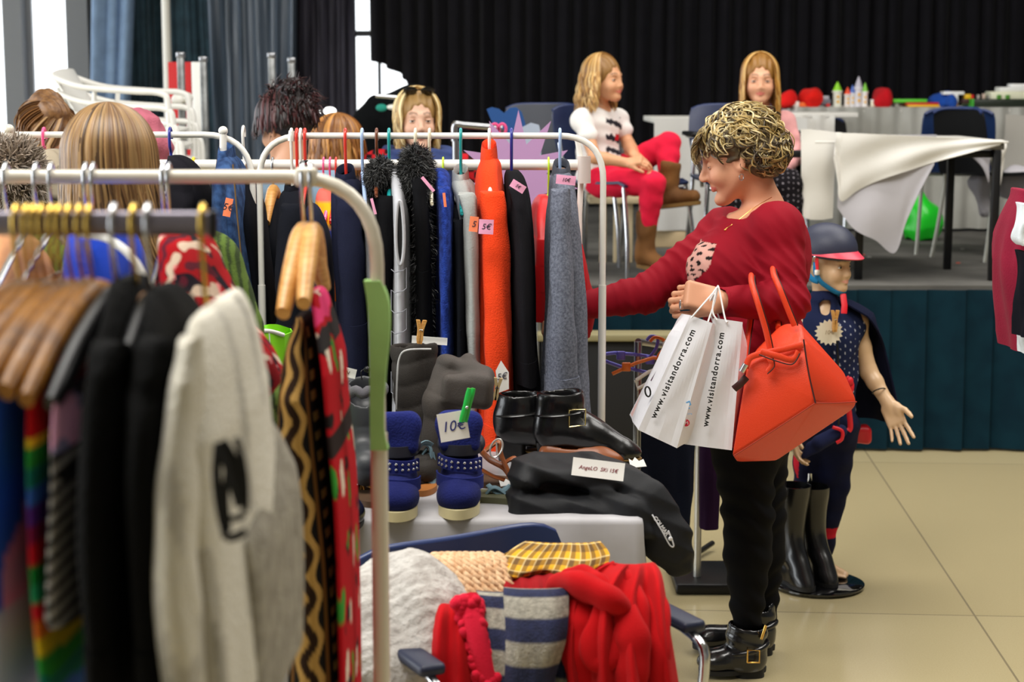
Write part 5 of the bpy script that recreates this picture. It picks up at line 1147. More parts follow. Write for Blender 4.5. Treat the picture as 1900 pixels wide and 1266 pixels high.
    for i, z in enumerate(np.linspace(0, 1, 26)):
        row = []; yy = 556+(795-556)*z**1.15; 
        for k, u in enumerate(np.linspace(0, 1, n)):
            a = -2.9+u*(3.35+.95*max(0, 1-z*2.2))                                      # from front right of the body round the back to the arm side
            cx, cy = P(1532+18*z, yy, Y)[0], Y+.02; rr = .040+.075*min(1, z*6)**.7+.045*z; fo = .012*math.sin(u*26+z*2)*z
            ang = math.pi/2-a-1.2
            row.append([cx+(rr*1.28+fo)*math.cos(ang)+.02*z, cy+(rr*.95+fo)*math.sin(ang)+.03*z, P(0, yy, Y)[2]])
        gr.append(row)
    g = Geo(); g.grid(gr, thick=.006); g.make('cape', cloth('cape_navy', '151930', bs=300, bump=.5), t, smooth='all')
    # helmet
    H = SDF(.02); H.ell(hd.w(-.012, 0, .070), A([.132, .112, .108])*hd.s*1.02, hd.F); H.plane(hd.w(0, 0, .040), -hd.F[:, 2]-.1*hd.F[:, 0], .004); H.ell(hd.w(-.008, 0, .055), A([.106, .092, .088])*hd.s, hd.F, .004, -1)
    def hc(V):
        c = np.tile(A(lin('2E3246')), (len(V), 1)); q = (V-hd.c)@hd.F; m = (wob(V, 210, 1, 3) > 1.45) & (q[:, 0] < .03) & (q[:, 2] < .075); c[m] = lin('E85A70'); return c
    h = sdf_obj('helmet', H, .0036, mat('helmet_shell', None, vcol=True, rough=.5, bump=.1, bs=300), t, hc)
    gr = []; 
    for w_ in np.linspace(0, 1, 6):
        gr.append([hd.w((-.008+(.128+.042*w_*max(0, math.cos(a))**.8)*math.cos(a)), (.110+.004*w_)*math.sin(a), .064-.013*w_-.010*math.cos(a)+.016*(1-w_)*math.cos(a)) for a in np.linspace(-1.75, 1.75, 36)])
    Geo().grid(gr, thick=.004).make('visor', mat('red_visor', 'E8425A', rough=.4), h, smooth='all')
    g = Geo(); g.ball(hd.w(.01, -.116, .045), .005, 6).ball(hd.w(.01, .116, .045), .005, 6); g.make('visor_rivet', CHROME, h)
    blue, red = cloth('blue_webbing', '2C8AC0', bs=800), mat('red_webbing', 'E01828', rough=.5)
    g = Geo(); g.tube(smooth_path([hd.w(.005, -.098, .02), hd.w(.004, -.094, -.02), hd.w(.020, -.080, -.060), hd.w(.062, -.030, -.103), hd.w(.078, 0, -.108), hd.w(.062, .030, -.103), hd.w(.02, .08, -.06), hd.w(.004, .094, -.01), hd.w(.005, .098, .02)], 6), .0135*.8, 8, flat=.35, up=hd.F[:, 1]); g.make('chin_strap', blue, h)
    g = Geo(); g.tube(smooth_path([hd.w(-.03, -.100, .03), hd.w(-.05, -.09, -.01), hd.w(-.02, -.088, -.05), hd.w(.01, -.084, -.058)], 5), .011, 8, flat=.4, up=hd.F[:, 1]); g.make('side_strap', blue, h)
    g = Geo(); g.tube([hd.w(.012, -.104, .045), hd.w(.012, -.097, -.012)], .0075, 6, flat=.4, up=hd.F[:, 1]); g.make('red_strap', red, h)
    g = Geo(); g.box(hd.w(.014, -.099, -.02), (.012, .018, .018), hd.F, .003); g.make('buckle', pWht, h)
    g = Geo(); c = hd.w(.082, -.004, -.112); g.tube([c, c+A([.002, -.02, -.035]), c+A([.0, -.024, -.062])], .010, 8, flat=.45, up=(0, -1, 0)); g.make('hanging_strap', red, h)
    g = Geo(); g.tube([P(1631+12*math.cos(a), 726-3.5*math.cos(a)+4*math.sin(a), Y-.04+.03*math.sin(a)) for a in np.linspace(0, 6.28, 20)], .0022, 6); g.make('bracelet', BLACKINK, t)
    sh = [( (.5 if i % 2 == 0 else .40)*math.cos(i*math.pi/17), (.5 if i % 2 == 0 else .40)*math.sin(i*math.pi/17)) for i in range(34)]
    card('price_tag', 'cream star-shaped price tag clipped to the mannequin chest', 1538, 617, Y-.155, 54, 50, 4, mat('cream_card', 'EDE4CC', rough=.6), '10€', shape=sh, size=.22, ink=mat('faint_pencil', 'B8A88C'))
    clothespin('wooden clothespin holding the star-shaped tag on the mannequin', 1549, 596, Y-.165, 40, 12, WOOD, yaw=.1)
    tt = thing('belt', 'red ribbon belt end hanging at the side of the mannequin', 'belt', P(1573, 800, Y-.06)); g = Geo(); g.tube(smooth_path([P(1570, 700, Y-.09), P(1580, 715, Y-.10), P(1574, 745, Y-.10), P(1578, 790, Y-.09), P(1574, 800, Y-.09)], 6), .009, 8, flat=.35, up=(0, -1, 0)); g.ball(P(1577, 708, Y-.10), (.012, .010, .016), 8); g.make('ribbon', red, tt)
    t2 = thing('glove', 'navy and red glove hanging beside the mannequin trousers', 'glove', P(1528, 845, Y-.14)); S = SDF(.02); S.cap(P(1560, 800, Y-.12), P(1520, 822, Y-.14), .022, .026); 
    for i in range(4): S.cap(P(1520, 815+6*i, Y-.14), P(1500-3*i, 826+7*i, Y-.14), .010, .009, .004)
    sdf_obj('fabric', S, .004, cloth('glove_navy', '20264A'), t2); g = Geo(); g.tube(smooth_path([P(1545, 793, Y-.15), P(1562, 800, Y-.15), P(1562, 815, Y-.15), P(1552, 822, Y-.15)], 5), .006, 6); g.make('trim', red, t2)
    t3 = thing('bag', 'small red and navy bag hanging behind the mannequin', 'bag', P(1592, 825, Y+.12)); S = SDF(.02); S.box(P(1592, 806, Y+.12), (.042, .03, .030), None, .015); S.post = lambda p: wob(p, 60, .003, 3); sdf_obj('body', S, .005, mat('red_nylon', 'D01C28', rough=.4), t3)
def clothespin(label, px, py, Y, hpx, wpx, m, yaw=0, rot=0):
    c = P(px, py, Y); h, w_ = M(hpx, Y), M(wpx, Y); R = RZ(yaw)@RY(math.radians(rot)); t = thing('clothespin', label, 'clothespin', c-[0, 0, h/2])
    for s in (-1, 1):
        g = Geo(); pr = [(-.5, .05), (-.3, .16), (-.05, .12), (.12, .14), (.5, .42)]
        g.loft([[c+R@A([s*(a*w_)+x*w_*.22, y*w_*.35, z*h]) for x, y in ((-1, -1), (1, -1), (1, 1), (-1, 1))] for z, a in pr]); g.make('prong', m, t)
    g = Geo(); g.tube([c+R@A([.22*w_*math.cos(a), -.36*w_+.12*w_*a/6.28, .03*h+.22*w_*math.sin(a)]) for a in np.linspace(0, 18, 40)], .0012, 5); g.make('spring', CHROME, t)
    return t
mannequin()
def wellington(label, tip, heel, topx, topy, Y, seed=1):
    tip, heel = A(tip)*[1, 1, 0], A(heel)*[1, 1, 0]; d = nrm(tip-heel); l = np.cross([0, 0, 1.], d); R = np.stack([d, l, A([0, 0, 1.])], 1); Ln = np.linalg.norm(tip-heel)
    top = P(topx, topy, Y); ank = heel+d*.05+A([0, 0, .10]); t = thing('rubber_boot', label, 'boot', heel+d*.1+[0, 0, .02], 'black rubber boots in front of the mannequin')
    th = np.linspace(0, 2*math.pi, 36, endpoint=False); rings = []; ctr0 = heel+d*(.05)
    for z, cx, rx, ry in ((.02, Ln/2, Ln/2, .042), (.035, Ln/2, Ln/2+.003, .046), (.065, Ln/2-.003, Ln/2-.004, .046), (.085, Ln*.45, Ln*.44, .044), (.11, Ln*.38, Ln*.38, .043), (.14, .060, .058, .040), (.19, .050, .048, .041), (.26, .048, .052, .046), (top[2]-.03, .050, .060, .054), (top[2], .050, .062, .056)):
        f = (z-.1)/(top[2]-.1) if z > .1 else 0; sh = (top-(heel+d*.05))*[1, 1, 0]*max(0, f); e = heel+d*cx+sh+A([0, 0, z])
        rings.append([e+R@A([rx*math.cos(a), ry*math.sin(a)*(1 if z > .1 else (1-.22*math.exp(-((math.cos(a)+.1)/.4)**2))), (-.012*math.cos(a)*(z < .1)*(z > .05))]) for a in th])
    rings = smooth_path(A(rings).reshape(10, -1), 3).reshape(-1, 36, 3); inner = rings[::-1][:8].copy(); c = inner.mean(1, keepdims=True); inner = c+(inner-c)*.93
    Geo().loft(np.concatenate([rings, inner]), True).make('shaft', mat('black_rubber', '101012', rough=.3, coat=.3), t, smooth='all')
    Geo().loft([[heel+d*Ln/2+R@A([(Ln/2+.004)*math.cos(a), (.047)*math.sin(a)*(1-.22*math.exp(-((math.cos(a)+.1)/.4)**2)), z]) for a in th] for z in (.019, .032)]).make('sole', mat('rubber_sole', '1C1C1E', rough=.6), t)
wellington('nearer black rubber boot standing on the round mannequin base', G(1504, 1099, .02), G(1452, 1072, .02), 1474, 900, 5.68)
wellington('second black rubber boot, tucked behind the nearer one beside the bare plastic foot', G(1547, 1091, .02), G(1495, 1064, .02), 1508, 902, 5.73)
# ------------------------------------------------------------------ carried bags
def plane_R(a, b, c):        # x from a to b, z towards the viewer side
    x = nrm(b-a); n = nrm(np.cross(x, c-a)); n = n if n[1] < 0 else -n; return np.stack([x, np.cross(n, x), n], 1)
def paper_bag(label, fr, bk, seed, face_col='EDEDF0', side='DDD6DA'):
    """fr, bk: four (px, py, Y) corners top-left, top-right, bottom-right, bottom-left of the two big faces"""
    F_ = [P(*c) for c in fr]; K = [P(*c) for c in bk]; t = thing('paper_bag', label, 'bag', (F_[2]+F_[3]+K[2]+K[3])/4, 'white paper carrier bags')
    r = np.random.RandomState(seed); m = 22; g = Geo(); rings = []
    for v in np.linspace(0, 1, m):
        c = [lerp(F_[0], F_[3], v), lerp(F_[1], F_[2], v), lerp(K[1], K[2], v), lerp(K[0], K[3], v)]; row = []
        for k in range(4):
            a, b = c[k], c[(k+1) % 4]; nn = 12 if k % 2 == 0 else 8; o = nrm(np.cross(b-a, [0, 0, 1]))
            for u in np.linspace(0, 1, nn, endpoint=False):
                tri = lambda x: abs((x % 1)-.5)*2-.5
                d = .0045*math.sin(5*u+4*v+seed)*math.sin(3*v+seed)+.004*tri(u*.9+v*1.1+seed*.37)-.006*max(0, v-.78)*4*tri(u*1.5+.25)*2
                if k % 2: d -= .020*(1-abs(2*u-1))*(1-.7*v)
                edge = min(1, 4*u*(1-u)*2); row.append(lerp(a, b, u)-o*d*edge*min(1, v*6)*min(1, (1-v)*5+.2))
        rings.append(row)
    g.loft(A(rings), False); n = len(rings[0]); b = A(rings[-1]); ctr = b.mean(0)+A([0, 0, .004]); g.add(np.concatenate([b, [ctr]]), [(i, (i+1) % n, n) for i in range(n)])
    body = g.make('body', mat('bag_paper', 'ECEBF0', rough=.5), t, smooth=False)
    for q in (F_, K):                                          # twisted paper handles
        yield_ = None
    return t, F_, K
CORD = mat('paper_cord', 'F4F4F4', rough=.7)
def cord(t, pts):
    Geo().tube(smooth_path([P(*p) for p in pts], 7), .0024, 7).make('handle', CORD, t)
Yb = 4.50
t1, F1, K1 = paper_bag('white paper carrier bag with a web address, the outer one held lower and tilted', ((1281, 585, Yb-.02), (1322, 600, Yb-.02), (1256, 832, Yb-.06), (1184, 798, Yb-.08)), ((1262, 582, Yb+.08), (1346, 606, Yb+.08), (1300, 806, Yb+.04), (1168, 770, Yb+.06)), 1)
t2, F2, K2 = paper_bag('white paper carrier bag with a web address, hanging upright against the red handbag', ((1324, 590, Yb), (1378, 598, Yb), (1358, 836, Yb-.02), (1264, 824, Yb-.02)), ((1332, 592, Yb+.09), (1374, 600, Yb+.09), (1354, 826, Yb+.10), (1290, 822, Yb+.10)), 4)
def on_bag(F_, px, py, off=.012): return P(px, py, Yb-.04)+A([0, -off, 0])
for t, F_, a, b, sp in ((t1, F1, (1217, 764), (1281, 624), 1.25), (t2, F2, (1311, 779), (1337, 630), 1.25)):
    yy = (F_[0][1]+F_[3][1])/2-.030; A_, B_ = P(a[0], a[1], yy), P(b[0], b[1], yy); x = nrm(B_-A_); y = nrm(np.cross([0, -1, 0], x)); R = np.stack([x, y, np.cross(x, y)], 1)
    text_obj('lettering', 'www.visitandorra.com', .0225, (A_+B_)/2, R, BLACKINK, t, extrude=.0004, space=1.22, bold=.0006)
cord(t1, ((1283, 590, Yb-.03), (1300, 570, Yb-.03), (1322, 545, Yb+.0), (1331, 534, Yb+.03), (1326, 560, Yb+.02), (1312, 602, Yb-.02)))
cord(t1, ((1290, 590, Yb+.07), (1310, 568, Yb+.06), (1327, 538, Yb+.05), (1318, 575, Yb+.06), (1325, 604, Yb+.07)))
cord(t2, ((1330, 594, Yb-.01), (1322, 575, Yb), (1330, 537, Yb+.03), (1334, 536, Yb+.03), (1345, 590, Yb), (1350, 598, Yb-.01)))
cord(t2, ((1336, 596, Yb+.08), (1328, 570, Yb+.06), (1325, 545, Yb+.05), (1315, 575, Yb+.06), (1342, 600, Yb+.08)))
g = Geo(); g.tube([P(1202+5*math.cos(a), 727-9*math.sin(a)+2*math.cos(a), Yb-.065) for a in np.linspace(0, 6.28, 24)], .0022, 6); g.make('printed_ring', BLACKINK, t1)
g = Geo(); g.poly([P(1207, 706, Yb-.01), P(1223, 680, Yb-.01), P(1226, 690, Yb-.01), P(1211, 712, Yb-.01)], (0, .001, 0)); g.make('printed_patch', mat('purple_print', '4A1A3A'), t1, smooth=False)
g = Geo(); g.poly([P(1268, 586, Yb+.062), P(1275, 588, Yb+.055), P(1181, 790, Yb+.0), P(1170, 768, Yb+.035)], (0, .001, 0)); g.make('printed_side', mat('rose_print', 'D8B4B0', rough=.5), t1, smooth=False)
red_, blu_ = mat('red_print', 'C8203A'), mat('blue_print', '6AA8DC')
g = Geo(); g.lathe([(.0001, 0), (.0095, 0), (.0095, .001), (.0001, .001)], P(1273, 785, Yb-.045), 24, R=RX(math.pi/2)); g.make('red_emblem', red_, t2)
c = P(1273, 785, Yb-.047); g = Geo(); g.tube([c+A([-.005, 0, -.004]), c+A([-.004, 0, .004]), c+A([0, 0, -.001]), c+A([.004, 0, .004]), c+A([.005, 0, -.004])], .0009, 5); g.make('emblem_letter', pWht, t2)
c = P(1277, 752, Yb-.045); g = Geo(); g.tube([c+A([-.006, 0, .006]), c+A([.003, 0, .010]), c+A([.006, 0, .002]), c+A([-.003, 0, -.004]), c+A([.004, 0, -.009])], .0028, 6, flat=.4, up=(0, 1, 0)); g.make('blue_emblem', blu_, t2)
text_obj('small_lettering', 'andorra', .008, P(1275, 768, Yb-.045), RX(math.pi/2), blu_, t2, extrude=.0002)
# red-orange leather handbag
OR = mat('orange_red_leather', 'E5421F', rough=.42, bump=.25, bs=420, spec=.4); ORD = mat('dark_leather_edge', '3A0E0A', rough=.5)
pts = [(1386, 676, 4.47), (1400, 655, 4.50), (1490, 630, 4.46), (1513, 748, 4.42), (1358, 846, 4.46), (1366, 858, 4.52), (1404, 648, 4.56), (1452, 600, 4.56), (1486, 600, 4.54), (1496, 636, 4.52), (1566, 690, 4.60), (1590, 744, 4.56), (1586, 758, 4.56), (1440, 856, 4.60), (1400, 690, 4.70), (1530, 690, 4.74), (1430, 840, 4.70)]
V = [Vector(tuple(P(*p))) for p in pts]; bm = bmesh.new()
for v in V: bm.verts.new(v)
bmesh.ops.convex_hull(bm, input=bm.verts); loose = [v for v in bm.verts if not v.link_faces]; bmesh.ops.delete(bm, geom=loose, context='VERTS')
bmesh.ops.dissolve_limit(bm, angle_limit=.16, verts=bm.verts, edges=bm.edges); bmesh.ops.triangulate(bm, faces=bm.faces)
bmesh.ops.bevel(bm, geom=bm.edges[:], offset=.007, segments=3, affect='EDGES', profile=.55); bmesh.ops.remove_doubles(bm, verts=bm.verts, dist=.0006)
bm.verts.index_update(); g = Geo(); g.add(A([tuple(v.co) for v in bm.verts]), [tuple(v.index for v in f.verts) for f in bm.faces]); bm.free()
hb = thing('handbag', 'large orange-red leather handbag with a knotted belt hanging from the forearm', 'handbag', P(1450, 856, 4.56)); g.make('body', OR, hb, smooth='all')
def strip(name, pts, r, m=OR, fl=.45, up=(0, -1, 0)): return Geo().tube(smooth_path([P(*p) for p in pts], 7), r, 10, flat=fl, up=up).make(name, m, hb)
strip('seam', ((1491, 630, 4.453), (1500, 690, 4.435), (1513, 748, 4.415)), .0022, ORD, 1); strip('seam', ((1513, 748, 4.415), (1440, 796, 4.435), (1362, 846, 4.455)), .0016, mat('dark_orange_seam', 'A82A10', rough=.5), 1); strip('seam', ((1513, 748, 4.415), (1550, 748, 4.48), (1589, 746, 4.55)), .0018, mat('dark_orange_seam', 'A82A10'), 1)
def handle(a):
    h = Geo().tube(smooth_path([P(*p) for p in a], 8), .0095, 12, flat=.8).make('handle', OR, hb); q = smooth_path([P(*p) for p in a], 8); Geo().tube(q+A([.0085, -.001, 0]), .0022, 6).make('handle_edge', ORD, h)
handle(((1428, 646, 4.47), (1420, 610, 4.47), (1405, 560, 4.475), (1395, 528, 4.51), (1394, 512, 4.60), (1396, 530, 4.72), (1392, 590, 4.68), (1384, 650, 4.60), (1383, 690, 4.56)))
handle(((1474, 604, 4.50), (1462, 575, 4.50), (1446, 535, 4.51), (1436, 512, 4.55), (1434, 500, 4.64), (1438, 520, 4.78), (1442, 570, 4.76), (1444, 610, 4.64)))
strip('belt', ((1384, 684, 4.455), (1392, 664, 4.455), (1420, 655, 4.455), (1455, 648, 4.45), (1490, 640, 4.45)), .0085); strip('belt_end', ((1412, 652, 4.445), (1440, 660, 4.435), (1470, 668, 4.435), (1482, 652, 4.44)), .0085); strip('belt_edge', ((1408, 658, 4.43), (1440, 670, 4.425), (1470, 676, 4.425), (1484, 656, 4.43)), .0018, ORD, 1)
strip('belt_end', ((1425, 662, 4.44), (1432, 676, 4.435), (1424, 690, 4.435)), .007); strip('belt_edge', ((1434, 664, 4.43), (1437, 680, 4.428), (1424, 694, 4.43)), .0015, ORD, 1); strip('belt_end', ((1385, 700, 4.45), (1374, 712, 4.445), (1362, 722, 4.45)), .010, ORD)
Geo().tube([P(1376, 690, 4.44), P(1384, 676, 4.44)], .009, 12).make('clasp', CHROME, hb)
# ------------------------------------------------------------------ shoe table
TX0, TX1, TY0, TY1, TZ = -.66, .285, 3.685, 4.42, .75
t = thing('display_table', 'table with a grey-white cloth, covered with shoes and boots', 'table', ((TX0+TX1)/2, (TY0+TY1)/2, 0))
Geo().box(((TX0+TX1)/2, (TY0+TY1)/2, TZ-.022), (TX1-TX0-.01, TY1-TY0-.01, .03), bev=.004).make('tabletop', mat('laminate', '9A9488', rough=.5), t)
for x in (TX0+.05, TX1-.05):
    for y in (TY0+.06, TY1-.06): Geo().tube([(x, y, .0), (x, y, TZ-.03)], .016, 10).make('leg', STEEL, t)
# cloth: one sheet over the top with hanging sides
n_r = []
per = []
def rrect(e, z, fl, amp):
    out = []; N = 240; W_, D_ = TX1-TX0+2*e, TY1-TY0+2*e; L = 2*(W_+D_)
    for i in range(N):
        s = i/N*L; 
        if s < W_: x, y, nx, ny = s, 0, 0, -1
        elif s < W_+D_: x, y, nx, ny = W_, s-W_, 1, 0
        elif s < 2*W_+D_: x, y, nx, ny = W_-(s-W_-D_), D_, 0, 1
        else: x, y, nx, ny = 0, D_-(s-2*W_-D_), -1, 0
        f = amp*(math.sin(s*19)+.6*math.sin(s*33+1)+.4*math.sin(s*51)); out.append([TX0-e+x+nx*(fl+f), TY0-e+y+ny*(fl+f), z+(0 if amp == 0 else 0)])
    return out
levels = [(-.3, TZ+.0025, 0, 0), (-.1, TZ+.0025, 0, 0), (-.008, TZ+.0025, 0, 0), (.002, TZ-.002, 0, 0), (.004, TZ-.012, 0, .0), (.005, TZ-.06, .002, .003), (.006, TZ-.18, .008, .009), (.006, TZ-.36, .015, .015), (.006, .08, .03, .022)]
rg = A([rrect(*l) for l in levels]); Geo().loft(rg, False).add(rg[0], [tuple(range(len(rg[0])))]).make('tablecloth', mat('grey_white_cloth', 'BDBBBF', rough=.5, bump=.9, bs=7, c2='A9A6A8', vs=5), None, smooth='all')
tag(bpy.data.objects['tablecloth'], 'shiny grey-white cloth covering the shoe table', 'tablecloth')
S0 = lambda px, py, Y=None: G(px, py, TZ+.003)
# ---- pair of blue studded velcro boots
def velcro_boot(label, px, py, yaw=0, seed=1):
    b = S0(px, py); R = RZ(yaw); W = lambda x, y, z: b+R@A([x, y, z]); t = thing('velcro_boot', label, 'boot', b, 'blue velcro ankle boots')
    blue = cloth('navy_suede', '1C2260', bs=300, bump=.5, c2='161B4C'); dk = mat('dark_padding', '1C1E2C', rough=.6)
    S = SDF(.02); S.ell(W(0, .05, .042), (.049, .058, .036), R); S.cap(W(0, .07, .045), W(0, .15, .05), .043, .040, flat=(R[:, 0], 1.0)); S.cap(W(0, .13, .07), W(0, .145, .125), .042, .038, .03); S.plane(W(0, 0, .020), (0, 0, -1), .003); S.cap(W(0, .143, .118), W(0, .15, .2), .032, .034, .004, -1)
    S.post = lambda p: wob(p, 60, .0012, seed); sdf_obj('upper', S, .0034, blue, t)
    th = np.linspace(0, 2*math.pi, 40, endpoint=False)
    Geo().loft([[W(.050*math.cos(a)*(1-.12*math.exp(-((math.sin(a)-.1)/.4)**2)), .088+.098*math.sin(a), z) for a in th] for z in (0, .010, .022)]).make('sole', mat('cream_rubber', 'D2C69A', rough=.6), t)
    # padded collar and tongue
    S = SDF(.02); S.box(W(0, .10, .175), (.045, .018, .045), R@RX(-.15), .016); S.ell(W(0, .098, .195), (.05, .016, .028), R); S.post = lambda p: wob(p, 50, .002, seed+2); sdf_obj('tongue', S, .0034, cloth('navy_fleece', '20286C', bs=200, bump=.6), t)
    S = SDF(.02)
    for i in range(16):
        a, c = i*math.pi/8, (i+1)*math.pi/8; f = lambda q: W(.038*math.cos(q), .142+.034*math.sin(q), .140+.010*math.sin(q)); S.cap(f(a), f(c), .014, .014, .01)
    sdf_obj('collar', S, .0034, dk, t)
    for k, (z, r0) in enumerate(((.070, .052), (.108, .046))):
        g = Geo(); rows = []
        for a in np.linspace(-.25, math.pi+.25, 26): rows.append([W(-r0*math.cos(a)*1.02, .095+.012*k-.060*math.sin(a)**1*(1-.15*k) if math.sin(a) > 0 else .10, z+dz+.004*math.cos(a)) for dz in (-.014, .014)])
        st = g.grid(A(rows), thick=.0035).make('strap', cloth('navy_strap', '222A70', bs=400), t, smooth='all')
        if k == 1:
            g = Geo()
            for i in range(9):
                for j in range(2):
                    a = .35+i*.3; q = W(-(r0+.001)*math.cos(a)*1.02, .095+.012-.062*math.sin(a)*.85, z+(-.006+.012*j)+.004*math.cos(a)); g.box(q, (.0055, .003, .0055), R@RY(.6), .001)
            g.make('studs', CHROME, st)['kind'] = 'stuff'
    g = Geo(); rows = []
    for a in np.linspace(-.3, math.pi+.3, 24): rows.append([W(-.046*math.cos(a), .120-.052*math.sin(a) if math.sin(a) > 0 else .12, .138+dz) for dz in (-.012, .012)])
    g.grid(A(rows), thick=.004).make('ankle_band', dk, t, smooth='all'); return t, W
t_a, W_a = velcro_boot('navy blue velcro boot with silver studs, partly behind the cream rack post', 736, 968, .05, 1)
t_b, W_b = velcro_boot('navy blue velcro boot with silver studs carrying the white 10€ tag', 848, 964, -.04, 2)
card('price_tag', 'white price tag reading 10€ clipped to the blue velcro boot', 841, 791, 3.70, 55, 54, 9, PAPER, '10€', ink=mat('blue_ink', '1E2A7A'), size=.52, yaw=.1)
GP = plas('green_peg', '1FB84A')
def peg(label, px, py, Y, L_, rot):
    c = P(px, py, Y); l = M(L_, Y); t = thing('clothespin', label, 'clothespin', c-[0, 0, l/2]); R = RY(math.radians(rot))
    for s in (-1, 1):
        S_ = [c+R@A([s*.003+s*.0015*abs(z)*2, s*.006, z*l]) for z in np.linspace(-.5, .5, 9)]; Geo().tube(S_, .0065*(1-.25*np.abs(np.linspace(-1, 1, 9))**4), 10, flat=.6, up=(0, 1, 0)).make('prong', GP, t)
    Geo().ball(c+R@A([0, -.008, -.05*l]), .004, 6).make('spring', CHROME, t)
peg('green plastic clothespin holding the 10€ tag', 867, 752, 3.69, 66, 14); peg('green plastic clothespin half hidden behind the red dress', 628, 745, 3.72, 45, 12)
card('price_tag', 'white price tag with a euro sign peeking out beside the red dress', 637, 800, 3.71, 30, 58, 8, PAPER, '€', size=.3)
# ---- winter boots
def quilt_boot(label, top, foot, seed, fold=False, m=None):
    m = m or cloth('grey_nylon', '3A3633', bs=500, rough=.55); tp, ft = P(*top), P(*foot); t = thing('winter_boot', label, 'boot', ft*[1, 1, 0]+[0, 0, TZ+.003], 'tall grey winter boots'); z0 = TZ+.003
    S = SDF(.03); b = ft*[1, 1, 0]+[0, 0, z0]
    S.cap(b+A([0, .02, .06]), tp-A([0, 0, .02]), .044, .058, .03, flat=((0, 1, 0), .8)); S.cap(b+A([0, .0, .045]), b+A([.015, -.13, .040]), .045, .040, .03); S.plane([0, 0, z0+.018], (0, 0, -1), .003)
    S.plane(tp, (tp-b-A([0, .02, .06])), .004); S.cap(tp-A([0, 0, .06]), tp+A([0, 0, .08]), .046, .054, .006, -1)
    S.post = lambda p: -.006*np.abs(np.sin(p[:, 2]*58+.5*np.sin(p[:, 0]*40)))**.4-.003*np.abs(np.sin(p[:, 0]*60))**.4+.005+wob(p, 30, .003, seed); sdf_obj('shaft', S, .0042, m, t)
    th = np.linspace(0, 2*math.pi, 30, endpoint=False); Geo().loft([[b+A([.007+.047*math.cos(a), -.055+.12*math.sin(a), z]) for a in th] for z in (0, .022)]).make('sole', mat('black_sole', '141414', rough=.7), t); return t
t = quilt_boot('tall grey quilted winter boot with a white zip edge standing upright', (768, 640, 4.18), (775, 870, 4.12), 3)
g = Geo(); g.tube(smooth_path([P(735, 760, 4.09), P(737, 700, 4.08), P(741, 665, 4.08), (P(755, 650, 4.08)), P(800, 648, 4.10)], 6), .0022, 6); g.make('zip', mat('zip_white', 'C8C8C8', rough=.4), t)
t = thing('winter_boot', 'grey winter boot with its soft shaft folded over to the right', 'boot', S0(842, 872), 'tall grey winter boots'); gn = cloth('grey_nylon_light', '4E4844', bs=500, rough=.5)
S = SDF(.02); Yq = 4.06; S.cap(P(815, 860, Yq), P(822, 745, Yq), .040, .044, .02); S.cap(P(822, 750, Yq), P(835, 680, Yq+.02), .045, .034, .02, flat=((0, 1, 0), .9)); S.box(P(866, 722, Yq-.02), (.062, .045, .040), RY(.10), .02, .02); S.cap(P(838, 676, Yq), P(900, 700, Yq), .020, .018, .02); S.cap(P(866, 668, Yq+.02), P(872, 690, Yq), .018, .016, .012)
S.plane([0, 0, TZ+.02], (0, 0, -1), .003); S.post = lambda p: -.003*np.abs(np.sin(p[:, 2]*48+p[:, 0]*14))**.5+.002+wob(p, 38, .004, 7); sdf_obj('shaft', S, .004, gn, t); Geo().box(S0(820, 868)+[0, -.02, .01], (.09, .2, .022), bev=.008).make('sole', mat('black_sole', '141414'), t)
card('price_tag', 'blank white paper tag tucked behind the upright grey boot', 797, 632, 4.2, 66, 14, -4, PAPER); clothespin('wooden clothespin on the upright grey winter boot', 780, 616, 4.10, 44, 15, WOOD, yaw=.2, rot=6)
card('price_tag', 'pointed white paper tag beside the orange coat sleeve', 931, 699, 4.02, 28, 60, 8, PAPER, '5€', size=.28, shape=[(-.4, -.5), (.35, -.42), (.5, .1), (.1, .5), (-.35, .2)]); clothespin('wooden clothespin holding the pointed paper tag', 922, 722, 3.99, 42, 13, mat('old_wood', 'A08A60', rough=.6), rot=8)
t = thing('snow_boot', 'black padded snow boot with a drawstring top behind the cream rack post', 'boot', S0(672, 878)); S = SDF(.02); Yq = 4.02; S.cap(P(676, 850, Yq), P(676, 735, Yq+.02), .052, .050, .02); S.cap(P(676, 858, Yq-.02), P(680, 868, Yq-.14), .046, .042, .03); S.plane([0, 0, TZ+.02], (0, 0, -1), .003); S.cap(P(676, 735, Yq), P(676, 690, Yq), .036, .042, .006, -1)
S.post = lambda p: -.004*np.abs(np.sin(p[:, 2]*42))**.5+.003; sdf_obj('shaft', S, .004, mat('padded_nylon', '34363A', rough=.45), t)
g = Geo(); c = P(676, 722, Yq+.02); gcol = []; g.tube([c+A([.046*math.cos(a), .046*math.sin(a), .012*math.sin(a*9)*.4]) for a in np.linspace(0, 6.28, 60)], .012, 8); g.make('gathered_collar', cloth('light_grey_nylon', '6A686E'), t); g = Geo(); g.ball(P(681, 686, Yq-.03), .008, 8); g.tube(smooth_path([P(672, 705, Yq-.04), P(670, 690, Yq-.04), P(680, 684, Yq-.03)], 5), .0015, 5); g.make('cord_stopper', BLACKM, t)
t = thing('snow_boot', 'second grey snow boot almost hidden by the red dress', 'boot', S0(628, 876)); S = SDF(.02); S.cap(P(628, 850, 4.1), P(628, 725, 4.12), .046, .05, .02); S.cap(P(628, 860, 4.08), P(630, 868, 3.96), .042, .038, .02); S.plane([0, 0, TZ+.006], (0, 0, -1), .003); S.post = lambda p: -.004*np.abs(np.sin(p[:, 2]*42))**.5; sdf_obj('shaft', S, .005, cloth('light_grey_nylon', '6A686E'), t); Geo().box(S0(628, 872)+[0, -.03, .007], (.08, .2, .012), bev=.004).make('sole', mat('black_sole', '141414'), t)
